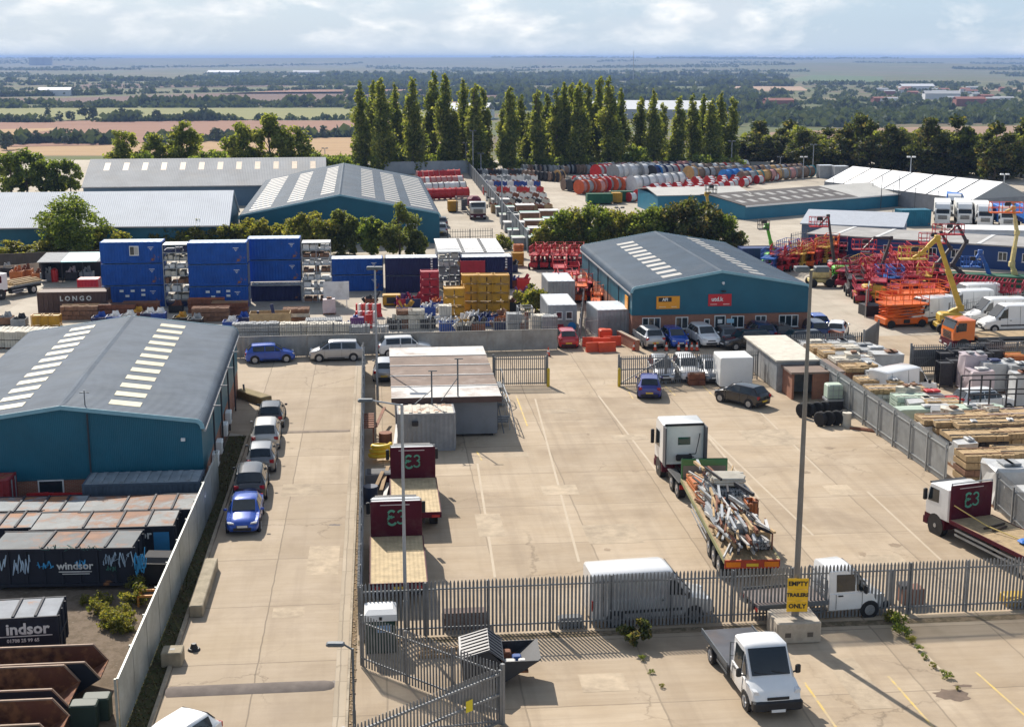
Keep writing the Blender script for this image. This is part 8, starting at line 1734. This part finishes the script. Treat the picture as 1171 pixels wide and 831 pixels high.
for x in (0, 1.4, 3.2, 4.6): 
    for y in (0, 1.3): f = MB(); f.bar((x, y, 0), (x, y, 3.4), .09); f.build('upright', GM['dark'], t)
for z in (1.2, 2.4, 3.4):
    for y in (0, 1.3): f = MB(); f.bar((0, y, z), (4.6, y, z), .08); f.build('beam', GM['dark'], t)
put('junk', 1110, 488, 1.3, 1.1, 1.0, 'brn', 'white', 'brown crate inside the dark steel rack', Tm); put('junk', 1135, 486, 1.5, 1.1, 1.0, 'dark', 'grey', 'dark crate inside the dark steel rack', Tm)
# load on the semi-trailer
bs, rzt = TRL
def onload(x, y, mk, label, cat, z=1.41, rz=0): o = mk; v = Matrix.Rotation(rzt, 3, 'Z') @ Vector((x, y, 0)); o.location = (bs.x + v.x, bs.y + v.y, z); o.rotation_euler = (0, 0, rzt + R(rz)); return tag(o, label, cat, 'load of the semi-trailer')
for i, (x, y, k, w, d, h, m, m2, z, rz, lab) in enumerate([(-.45, 4.6, 'boards', 1.2, 2.4, .5, 'org', 'tan', 1.41, 3, 'orange-brown boards left behind the green headboard'), (.55, 4.4, 'boards', 1.1, 2.4, .42, 'tan', 'org', 1.41, -4, 'orange-brown boards right behind the green headboard'), (-.3, 2.6, 'boards', 1.3, 1.6, .3, 'org', 'pale', 1.41, 9, 'loose orange-brown boards midway on the trailer'), (.35, 1.6, 'pipes', 1.9, 2.4, 1.2, 'steel', 'dark', 1.41, 4, 'tall heap of grey scaffold tubes in the middle of the trailer'), (.25, 1.3, 'pipes', 1.4, 1.6, .5, 'pale', 'dark', 2.65, 88, 'pale tubes lying crosswise on top of the scaffold heap'), (-.35, -.9, 'pipes', 1.3, 2.6, .7, 'steel', 'brn', 1.41, 2, 'grey tubes bundled left of the orange box'), (.45, -.6, 'pipes', .7, 2.0, 1.0, 'pale', 'dark', 1.41, -8, 'white tubes leaning beside the orange box'), (1.0, -.9, 'tray', .5, 1.0, 1.2, 'org', 'rust', 1.41, 0, 'orange steel box on the right edge of the trailer'), (.15, -3.2, 'pipes', 1.3, 2.2, .6, 'grey', 'rust', 1.41, 5, 'white tubes towards the tail of the trailer'), (.75, -4.4, 'pipes', .8, 1.8, .5, 'steel', 'dark', 1.41, -12, 'grey tubes at the right tail of the trailer'), (-.75, -3.0, 'junk', .7, 1.2, .5, 'tan', 'brn', 1.41, 4, 'tan crate of offcuts at the left tail of the trailer')]):
    onload(x, y, goods(k, w, d, h, m, m2, i + 50), lab, 'pipes' if k == 'pipes' else 'timber' if k == 'boards' else 'box', z, rz)
for i, (px, py) in enumerate(((874, 605), (893, 610), (862, 585), (840, 560), (856, 566), (884, 628))):
    f = MB(); f.bar((0, 0, 0), (0, 0, 1.0), .07); o = f.build('stake', GM['rust']); onload(1.2, 3.0 - i * 1.6, o, 'rusty steel stake standing on the right edge of the trailer', 'stake')
heap = MB(); r = random.Random(4)
for i in range(190):
    a = r.gauss(1.57, .2); L = r.uniform(.9, 2.1); x, y, z = r.uniform(-.95, .95), r.uniform(-5.6, 3.4), r.uniform(.1, .75) + (.8 if i % 3 == 0 else 0) * (1 - abs(i % 7 - 3) / 4); dx, dy = L * math.cos(a) * .5, L * math.sin(a) * .5
    heap.bar((x - dx, y - dy, z + r.uniform(-.07, .07)), (x + dx, y + dy, z + r.uniform(-.07, .07)), r.uniform(.05, .12), r.uniform(.04, .16), r.choice((0, 0, 1, 2, 2, 3, 3, 4)))
for i in range(14): x, y = r.uniform(-.8, .7), r.uniform(-4.5, 2.2); heap.bbox(x, x + r.uniform(.2, .5), y, y + r.uniform(.2, .6), .02, r.uniform(.3, .9), .03, r.choice((2, 3, 4, 1)))
onload(0, 0, heap.build('scaffold_heap', [GM['steel'], M('tube_pale', (.52, .51, .49), .5, .2, .2), GM['tan'], GM['rust'], GM['dark']]), 'untidy heap of tubes, clips and boards spread over the trailer deck', 'scaffold').scale = (1.15, 1.05, 1.2)
# ------------------------------------------------------------------ cable drums
DM = dict(grey=GM['grey'], pale=M('drum_pale', (.55, .56, .58), .6, 0, .12, 2), white=GM['white'], red=plr, org=M('drum_orange', (.55, .10, .03), .6, 0, .15, 2), brn=M('drum_brown', (.22, .15, .11), .8, 0, .25, 2), dark=GM['dark'], blue=M('drum_blue', (.03, .20, .55), .5, 0, .15, 2), navy=GM['navy'], tan=M('drum_wood', (.50, .30, .12), .8, 0, .2, 2), teal=M('drum_teal', (.03, .30, .38), .5, 0, .15, 2), pink=M('drum_pink', (.50, .24, .22), .6, 0, .2, 2))
def drum(fm, bm, r, w):
    t = bpy.data.objects.new('cable_drum', None); col.objects.link(t)
    for x0 in (-w / 2, w / 2 - .08):
        f = MB(); f.cyl((x0, 0, r), (x0 + .08, 0, r), r, 20); sx = -1 if x0 < 0 else 1; e_ = x0 if x0 < 0 else x0 + .08
        f.cyl((e_, 0, r), (e_ + sx * .03, 0, r), r * .32, 12); [f.bar((e_ + sx * .012, r * .34 * math.cos(a), r + r * .34 * math.sin(a)), (e_ + sx * .012, r * .93 * math.cos(a), r + r * .93 * math.sin(a)), .025, r * .12) for a in (0, 1.05, 2.09, 3.14, 4.19, 5.24)]; f.build('flange', fm, t)
    f = MB(); f.cyl((-w / 2 + .081, 0, r), (w / 2 - .081, 0, r), r * .86, 18); f.build('winding', bm, t, 40)
    return t
DC = {}; dn = dict(brn='brown', tan='timber', grey='grey', pale='pale grey', white='white', red='red', org='orange-red', dark='dark', blue='bright blue', navy='navy', teal='turquoise', pink='faded pink')
def drums(x0, y0, x1, y1, n, fm, bm, r0, w, where, turn=24, jit=.3):
    for i in range(n):
        r = round(r0 * .88, 2); t = i / max(1, n - 1); px, py = x0 + (x1 - x0) * t, y0 + (y1 - y0) * t; p = P(px, py); f_, b_ = rnd.choice(fm), rnd.choice(bm)
        spawn(DC, (f_, b_, r, w), lambda: drum(DM[f_], DM[b_], r, w), (p.x, p.y + rnd.uniform(-jit, jit), 0), G + R(turn + rnd.uniform(-6, 6)), f'{dn[f_]} flanged drum with {dn[b_]} winding {where}', 'cable drum', 'cable drums ' + where)
drums(602, 205, 640, 208, 9, ['brn', 'dark', 'brn'], ['brn', 'dark'], 1.1, 1.3, 'in the back left brown row', 20); p = P(643, 208)
spawn(DC, 'endd', lambda: drum(DM['tan'], DM['dark'], 1.2, 1.2), (p.x - .6, p.y, 0), R(40), 'timber faced cable drum at the right end of the brown row', 'cable drum')
drums(600, 198, 646, 200, 10, ['brn', 'grey'], ['dark', 'brn', 'grey'], 1.1, 1.3, 'by the back wall', 20); drums(650, 199, 688, 200, 9, ['dark', 'brn', 'grey'], ['brn', 'grey'], 1.2, 1.3, 'along the weathered back wall', 20)
drums(648, 218, 662, 220, 3, ['dark', 'brn'], ['dark', 'grey'], 1.3, 1.5, 'left of the orange faces', 20); drums(665, 222, 684, 221, 4, ['org'], ['pink', 'grey'], 1.5, 1.6, 'in the orange row behind the green skips', 38); drums(690, 219, 712, 219, 4, ['org', 'red'], ['pink', 'grey'], 1.5, 1.6, 'in the orange row behind the green skips', 38)
drums(662, 215, 700, 214, 8, ['org', 'grey', 'red'], ['pink', 'white', 'grey'], 1.2, 1.5, 'in the second row behind the green skips', 30); drums(660, 211, 690, 209, 7, ['dark', 'red'], ['white', 'grey'], 1.0, 1.4, 'in the third row behind the green skips', 30)
drums(725, 220, 775, 215, 7, ['pale', 'pale', 'grey'], ['white', 'pale'], 1.75, 1.7, 'among the large pale ones', 34); drums(684, 206, 694, 205, 3, ['red'], ['dark', 'grey'], 1.8, 1.6, 'at the left head of the big stack', 36); drums(704, 207, 742, 205, 6, ['pale', 'grey'], ['pale', 'grey', 'white'], 1.9, 1.8, 'in the big grey row', 34)
drums(748, 206, 782, 204, 6, ['blue', 'red', 'navy', 'dark'], ['grey', 'navy'], 1.7, 1.7, 'in the mixed coloured row', 34); drums(690, 200, 850, 196, 24, ['grey', 'dark', 'brn', 'pink'], ['grey', 'brn', 'pink', 'white'], 1.5, 1.7, 'on the rear line of the drum yard', 26); drums(700, 203, 840, 200, 18, ['grey', 'brn', 'red'], ['grey', 'brn', 'white'], 1.5, 1.7, 'on the second line of the drum yard', 26)
drums(790, 207, 796, 206, 1, ['tan'], ['grey'], 1.7, 1.6, 'with an orange wooden face', 36); drums(798, 205, 850, 201, 9, ['grey', 'brn', 'dark'], ['grey', 'brn'], 1.4, 1.6, 'right of the wooden faced one', 30); drums(830, 209, 852, 207, 4, ['blue', 'teal'], ['grey', 'blue'], 1.5, 1.6, 'in the blue group', 36); drums(856, 203, 912, 200, 10, ['grey', 'tan', 'brn', 'navy'], ['grey', 'tan', 'brn'], 1.4, 1.7, 'at the far right of the drum yard', 30); drums(850, 210, 925, 203, 11, ['teal', 'grey', 'tan', 'brn'], ['tan', 'grey', 'pink', 'brn'], 1.4, 1.7, 'in front at the far right', 32)
for k in range(6): drums(722 + k * 9, 231 - k * 3.6, 800 + k * 17, 224 - k * 3.4, 9, ['red'], ['white', 'pale'], .95, 1.4, 'in the red field', 30, .2)
for k, (m, b) in enumerate(((['red'], ['red']), (['white', 'dark'], ['white']), (['red'], ['white', 'pink']), (['red', 'pink'], ['red']))): drums(486 - k * 2, 229 - k * 7.5, 531 - k * 3, 227 - k * 7.4, 8, m, b, 1.15, 1.3, 'in the red rows beside the blue warehouse', 10, .2)
# rows of mixed crates right of the sloping fence
for k, (m, m2) in enumerate((('tan', 'rust'), ('pale', 'dark'), ('white', 'rust'), ('red', 'white'), ('blue', 'white'), ('white', 'grey'), ('dark', 'grey'))):
    for i in range(9):
        px, py = 566 + i * 7.6 - k * 3.2, 244 - k * 7; put('tray', px, py, 1.3, 1.3, 1.5, (m, m2, m)[i % 3], (m2, 'white', 'rust')[i % 3], f'{CN.get((m, m2, m)[i % 3])} crate in row {["one", "two", "three", "four", "five", "six", "seven"][k]} from the front beside the sloping fence', 'crate rows by the sloping fence')
for c in range(3):
    for k in range(6 - c):
        px, py = 598 - k * 5.2 + c * 23 + (0 if c < 2 else -1), 285 - k * 9.3 - c * 2.5; put('cover', px, py, 2.7, 2.0, 1.5, ('mint', 'teal', 'white')[(k + c) % 3] if c < 2 else ('white', 'grey', 'teal')[k % 3], 'brn' if c else 'grey', f'flat topped covered stack, {["left", "middle", "right"][c]} column, place {k + 1} from the front', 'covered stacks by the sloping fence')
# green skips, yellow skip, grey cage on the far lane
for px, py, w, m, lab in ((686, 234, 4.2, cgreen, 'left dark green skip in front of the orange drums'), (712, 231, 3.4, cgreen, 'right dark green skip behind the yellow panel'), (706, 233, 1.5, GM['yel'], 'yellow skip between the two green ones'), (518, 243, 1.5, GM['yel'], 'yellow skip on the far lane by the grey cage')):
    p = P(px, py); o = make_rolloff(w, 1.9, 1.8, m, m, False, 4); o.location = (p.x, p.y, 0); o.rotation_euler = (0, 0, G); tag(o, lab, 'skip')
put('cage', 530, 243, 2.4, 2, 2.4, 'grey', 'dark', 'grey cage between yellow skip and the lorry on the far lane'); put('tray', 757, 240, 4.0, 2, 1.5, 'dark', 'rust', 'dark open container at the left end of the low blue building')
c = P(1047, 259); container('teal', cteal, cteal, (c.x, c.y, 0), R(8), 'turquoise container left of the lorry row', None, L=4.6, H=2.4, W=2.4)
for i, (px, py) in enumerate(((945, 196), (962, 197))): c = P(px, py + 8); container('tank%d' % i, cwhite, palecr, (c.x, c.y, 0), R(5), ['grey container before the dark trees, left of a pair', 'grey container before the dark trees, right of a pair'][i], None, L=2.9, H=2.6)
# ------------------------------------------------------------------ access machines
SM = {c: M('machine_' + c, v, .5, 0, .25, 2, dirt=.45, dlo=.5, spec=.3) for c, v in dict(red=(.48, .02, .03), orange=(.72, .13, .01), crimson=(.36, .015, .04), yellow=(.70, .40, .01), green=(.10, .42, .03), blue=(.02, .12, .42), cream=(.60, .50, .22), dark=(.06, .055, .06)).items()}
def scissor(m, L=3.4, W=1.5, lift=.75):
    t = bpy.data.objects.new('scissor_lift', None); col.objects.link(t); f = MB(); f.bbox(-L / 2, L / 2, -W / 2, W / 2, .3, .85, .04); f.build('chassis', m, t)
    for x in (-L * .36, L * .36):
        for s in (-1, 1): f = MB(); f.cyl((x, s * (W / 2 - .05), .36), (x, s * (W / 2 + .12), .36), .36, 12); f.build('wheel', tyre, t)
    n = 4; f = MB()
    for i in range(n):
        z0 = .87 + lift * i / n; z1 = z0 + lift / n
        for s in (-1, 1): f.bar((-L * .44, s * W * .36, z0), (L * .44, s * W * .36, z1), .06, .11); f.bar((-L * .44, s * W * .28, z1), (L * .44, s * W * .28, z0), .06, .11)
    f.build('scissor_arms', m, t); z = .9 + lift; f = MB(); f.box(-L / 2, L / 2, -W / 2, W / 2, z, z + .14); f.build('platform', m, t); f = MB()
    for zz in (.55, 1.05):
        for s in (-1, 1): f.bar((-L / 2, s * W / 2, z + zz), (L / 2, s * W / 2, z + zz), .05); f.bar((s * L / 2, -W / 2, z + zz), (s * L / 2, W / 2, z + zz), .05)
    for i in range(6):
        for s in (-1, 1): x = -L / 2 + L * i / 5; f.bar((x, s * W / 2, z + .1), (x, s * W / 2, z + 1.05), .05)
    f.build('guard_rail', m, t); f = MB(); f.bbox(-.3, .3, -W / 2 - .06, -W / 2 - .001, .4, .75, .02); f.build('control_box', trimk, t); return t
SC = {}
def lift(px, py, m, rz, lab, L=3.4, W=1.5, h=.75, g='red scissor lifts in the plant yard', z=0): p = P(px, py); spawn(SC, (m, L, W, h), lambda: scissor(SM[m], L, W, h), (p.x, p.y, z), G + R(rz), lab, 'scissor lift', g)
rows = [((880, 312), (950, 300), 9, 'in the back row before the blue office', 'red'), ((890, 305), (960, 296), 8, 'in the rearmost row before the blue office', 'crimson'), ((974, 318), (1046, 308), 8, 'in the rearmost row of the main block', 'red'), ((968, 327), (1060, 320), 9, 'in the second row of the main block', 'crimson'), ((976, 336), (1068, 332), 9, 'in the third row of the main block', 'red'), ((985, 344), (1060, 342), 5, 'in the front row of the main block', 'crimson')]
for (a, b, n, w, m) in rows:
    for i in range(n): t = i / (n - 1); mm = m if rnd.random() < .55 else rnd.choice(('red', 'crimson', 'red', 'orange', 'dark', 'yellow', 'blue')); lift(a[0] + (b[0] - a[0]) * t, a[1] + (b[1] - a[1]) * t, mm, 68 + rnd.uniform(-14, 14), f'{mm} scissor lift {w}', rnd.choice((3.6, 2.8)), 1.6, rnd.choice((.4, .8, 1.1)), 'scissor lifts in the plant yard')
for i in range(10): lift(612 + i * 5.6, 307 - (i % 2) * 3, 'red', 80 + rnd.uniform(-8, 8), 'small red scissor lift in the cluster left of the brick unit roof', 2.4, 1.0, .7, 'small scissor lifts beside the brick unit')
for i, (px, py) in enumerate(((646, 338), (654, 330), (662, 344), (640, 322), (668, 340))): lift(px, py, 'red' if i != 2 else 'orange', 84, ['red lift with a striped deck in the alley by the brick unit', 'red lift behind the striped one in the alley', 'orange-red lift closest to the brick side wall', 'red lift farthest up the alley beside the brick unit', 'red lift against the brick side wall'][i], 3.0, 1.5, .7, 'lifts in the alley')
for i, (px, py) in enumerate(((684, 354), (694, 350), (681, 362))): lift(px, py, 'orange', 80, 'small orange lift against the side wall of the brick unit', 1.9, .9, .6, 'orange lifts at the side wall')
for i, (px, py, L) in enumerate(((1042, 366, 5.2), (1050, 358, 5.0), (1030, 372, 4.2))): lift(px, py, 'orange', 6, ['large orange scissor lift, middle of the three by the vans', 'large orange scissor lift, rear of the three by the vans', 'orange scissor lift nearest the gate post'][i], L, 2.2, 1.1, 'large orange scissor lifts')
for i in range(9): lift(1088 + i * 9, 345 + i * .9, 'crimson', 60, 'crimson scissor lift behind the railings above the white vans', 2.6, 1.2, .7, 'crimson scissor lifts by the vans')
def boom(label, px, py, joints, bask, cm, am, r=.22, bm=None, bw=1.9, head=20):
    """self propelled boom lift: wheels, turret, telescoping arm through the given joints, man basket"""
    p = P(px, py); Y = p.y; t = thing('boom_lift', label, 'boom lift', (p.x, p.y, 0), 0, 'boom lifts in the plant yard'); ms, ma = SM[cm], SM[am]; mb_ = SM[bm or cm]
    f = MB(); f.bbox(-1.2, 1.2, -.8, .8, .45, .85, .05); f.build('chassis', ms, t)
    for x in (-.9, .9):
        for s in (-.95, .95): f = MB(); f.cyl((x, s - .15, .45), (x, s + .15, .45), .45, 14); f.build('wheel', tyre, t)
    f = MB(); f.bbox(-1.0, 1.1, -.75, .75, .9, 1.75, .15); f.build('turret', ms, t)
    pts = [Vector((0, 0, 1.6))] + [PY(x, y, Y + .15 * i) - p for i, (x, y) in enumerate(joints)]
    for i, (a, b) in enumerate(zip(pts[:-1], pts[1:])): 
        f = MB(); k = r * (1 - .14 * i); m_ = a.lerp(b, .55); f.bar(a, m_, k * 1.6, k * 1.9); f.bar(m_ - (b - a) * .03, b, k * 1.25, k * 1.5); f.bbox(b.x - k, b.x + k, b.y - k, b.y + k, b.z - k, b.z + k, .04); f.build('arm', ma, t)
    e_ = PY(*bask, Y) - p; f = MB(); f.bar(pts[-1], e_ + Vector((0, 0, .1)), r * .8); f.build('jib', ma, t); f = MB(); f.box(e_.x - bw / 2, e_.x + bw / 2, e_.y - .5, e_.y + .5, e_.z - .05, e_.z + .05)
    for z in (.5, 1.05):
        for s in (-1, 1): f.bar((e_.x - bw / 2, e_.y + s * .5, e_.z + z), (e_.x + bw / 2, e_.y + s * .5, e_.z + z), .06); f.bar((e_.x + s * bw / 2, e_.y - .5, e_.z + z), (e_.x + s * bw / 2, e_.y + .5, e_.z + z), .06)
    for i in range(4):
        for s in (-.5, .5): x = e_.x - bw / 2 + bw * i / 3; f.bar((x, e_.y + s, e_.z), (x, e_.y + s, e_.z + 1.05), .06)
    f.build('basket', mb_, t); f = MB(); f.bbox(e_.x - .3, e_.x + .3, e_.y - .55, e_.y - .3, e_.z + .7, e_.z + 1.1, .03); f.build('control_panel', trimk, t); return t
boom('bright green boom lift with raised straight arm behind the brick unit', 884, 306, [(886, 297), (877, 258)], (873, 262), 'green', 'green', .3, 'dark', 1.2)
boom('dark slim boom lift with a red basket in front of the blue office', 957, 318, [(954, 300), (947, 247)], (936, 259), 'crimson', 'dark', .22, 'red'); boom('dark boom lift with angled head and red basket in the middle of the platforms', 1006, 326, [(1008, 305), (1019, 272), (1000, 272)], (988, 285), 'red', 'dark', .22, 'red', 2.4)
boom('big yellow boom lift with folded arm and yellow basket over the vans', 1084, 379, [(1098, 352), (1072, 272), (1053, 290)], (1044, 296), 'yellow', 'yellow', .28, 'yellow', 2.4); boom('dark boom lift with bent arm and red basket before the white garages', 1070, 333, [(1072, 302), (1087, 284), (1076, 266)], (1066, 278), 'red', 'dark', .24, 'red', 2.6)
boom('dark boom lift with high elbow and red basket by the white garages', 1102, 333, [(1089, 303), (1105, 276), (1095, 257)], (1084, 268), 'red', 'dark', .24, 'red', 3.0); boom('blue boom lift with folded arm before the green skip', 1130, 333, [(1133, 318), (1121, 288)], (1110, 305), 'blue', 'blue', .26, 'blue', 1.8)
boom('cream boom lift with tall arm and orange basket at the right edge', 1160, 334, [(1157, 302), (1163, 266), (1159, 238)], (1150, 243), 'red', 'cream', .28, 'orange', 3.2); boom('yellow boom lift standing tall behind the roof of the brick unit', 809, 277, [(811, 243), (808, 222)], (813, 221), 'yellow', 'yellow', .32, 'dark', 1.4)
boom('yellow boom lift lying stowed at the front of the platforms', 997, 345, [(1010, 333), (988, 337)], (984, 345), 'yellow', 'yellow', .34, 'yellow', 1.2); boom('yellow boom lift stowed low beside the small machines', 957, 315, [(969, 302), (945, 308)], (942, 315), 'dark', 'yellow', .34, 'dark', 1.0); boom('blue and red boom lift stowed behind the yellow stowed one', 1012, 331, [(1020, 320), (996, 325)], (990, 330), 'crimson', 'blue', .3, 'red', 1.2)
boom('cream small boom lift standing alone at the edge of the platforms', 937, 327, [(941, 318), (935, 308)], (932, 322), 'cream', 'cream', .3, 'dark', .9); boom('green small boom lift between the cream one and the platforms', 962, 322, [(967, 312), (958, 312)], (954, 318), 'green', 'green', .26, 'dark', .9)
for (px, py, w, m, lab) in ((1130, 336, 9.0, cgreen, 'long green open skip behind the blue boom lift'), (870, 302, 4.5, M('skip_blue_dark', (.015, .04, .14), .5), 'dark blue container behind the green boom lift')): c = P(px, py); o = make_rolloff(w, 2.2, 1.9, m, m, False, 6); o.location = (c.x, c.y, 0); o.rotation_euler = (0, 0, R(-18 if px > 1000 else 5)); tag(o, lab, 'skip')
# white garages behind the blue office, grey cage hut at the gate
A = P(1108, 298); t = thing('garage_block', 'white garage block with two dark roller doors behind the blue office', 'garage', (A.x, A.y + 8, 0), R(-8)); f = MB(); f.box(0, 15, 0, 5, 0, 2.7); f.build('wall', white, t); f = MB(); f.box(-.2, 15.2, -.2, 5.2, 2.701, 2.85); f.build('roof', plw, t)
for x in (1.0, 5.2, 9.6): f = MB(); f.box(x, x + 2.9, -.06, -.001, .05, 2.2); f.build('roller_door', M('door_grey', (.10, .11, .13), .6, 0, .2), t)
A = P(990, 362); t = thing('site_hut', 'small grey hut with a red-orange panel at the plant yard gate', 'hut', (A.x, A.y, 0), G + R(4)); f = MB(); f.box(0, 3.3, 0, 1.8, 0, 1.0); f.build('base', GM['dark'], t); f = MB(); f.bar((0, 0, 1), (0, 0, 2.9), .1); f.bar((3.3, 0, 1), (3.3, 0, 2.9), .1); f.box(1.2, 3.0, -.06, 0, 1.1, 2.4); f.build('panel', plo, t)
sheetfence('short grey sheet fence at the plant yard gate', P(990, 363), P(993, 352), 2.6, palisl, 1.5); palisade('railings behind the white vans in the plant yard', P(1085, 372), P(1200, 352), 2.2, palisl, pitch=.3, w=.04)
# ------------------------------------------------------------------ a few far buildings on the plain
def farb(label, px, py, w, d, h, m, rm, name='far_building'):
    p = P(px, py, -36); t = thing(name, label, 'building', (p.x, p.y, terr(p.x, p.y)), rnd.uniform(-.2, .2)); f = MB(); f.box(-w / 2, w / 2, 0, d, 0, h); f.build('wall', m, t); f = MB(); f.prism([(-.5, h), (d / 2, h + d * .16), (d + .5, h), (d + .5, h + .4), (d / 2, h + d * .16 + .4), (-.5, h + .4)], -w / 2 - .5, w / 2 + .5, plane='yz'); f.build('roof', rm, t); return t
fw = M('far_white', (.62, .63, .64), .7); fr_ = M('far_red', (.28, .10, .07), .8); fg = M('far_grey', (.35, .36, .37), .7)
for a in (('white factory seen between the poplars, left gap', 522, 137, 60, 40, 9, fw, fw), ('long white factory roof seen between the poplars at right', 742, 136, 120, 50, 9, fg, fw), ('pale shed right of the long white factory', 766, 130, 60, 30, 8, fw, fw), ('red brick house in the wood on the right', 892, 124, 34, 16, 9, fr_, fr_), ('red roofed house right of the other in the wood', 1110, 122, 36, 16, 9, fr_, fr_), ('white long shed on the plain at right', 1050, 104, 60, 25, 8, fw, fw), ('white shed near the village at right', 1078, 114, 50, 25, 8, fw, fg), ('white farm building far left on the plain', 62, 110, 50, 25, 9, fw, fw), ('pale sheds on the far plain at the centre', 255, 86, 110, 40, 9, fw, fw), ('pale sheds on the far plain right of centre', 880, 71.5, 300, 80, 12, fw, fw), ('white works with low roof far left of the poplars', 350, 86, 90, 40, 9, fw, fg)): farb(*a)
for i in range(22): farb('small pale house in the village on the right hand plain', rnd.uniform(1000, 1165), rnd.uniform(104, 119), rnd.uniform(14, 24), 11, 6, fw if i % 3 else fr_, fr_ if i % 2 else fg)['group'] = 'houses of the far village'

p = P(724, 98, -36); t = thing('radio_mast', 'thin tall lattice radio mast standing above the far horizon', 'mast', (p.x, p.y, terr(p.x, p.y)), 0); f = MB(); f.cyl((0, 0, 0), (0, 0, 74), 1.2, 6, .4); f.build('mast', fg, t)
for i, px in enumerate((38, 46, 54)): p = P(px, 76.5, -36); t = thing('tower_block', 'pale tower block on the far horizon at the left', 'building', (p.x, p.y, terr(p.x, p.y)), 0, 'tower blocks on the horizon'); f = MB(); f.box(-26, 26, 0, 30, 0, 48); f.build('wall', fg, t)
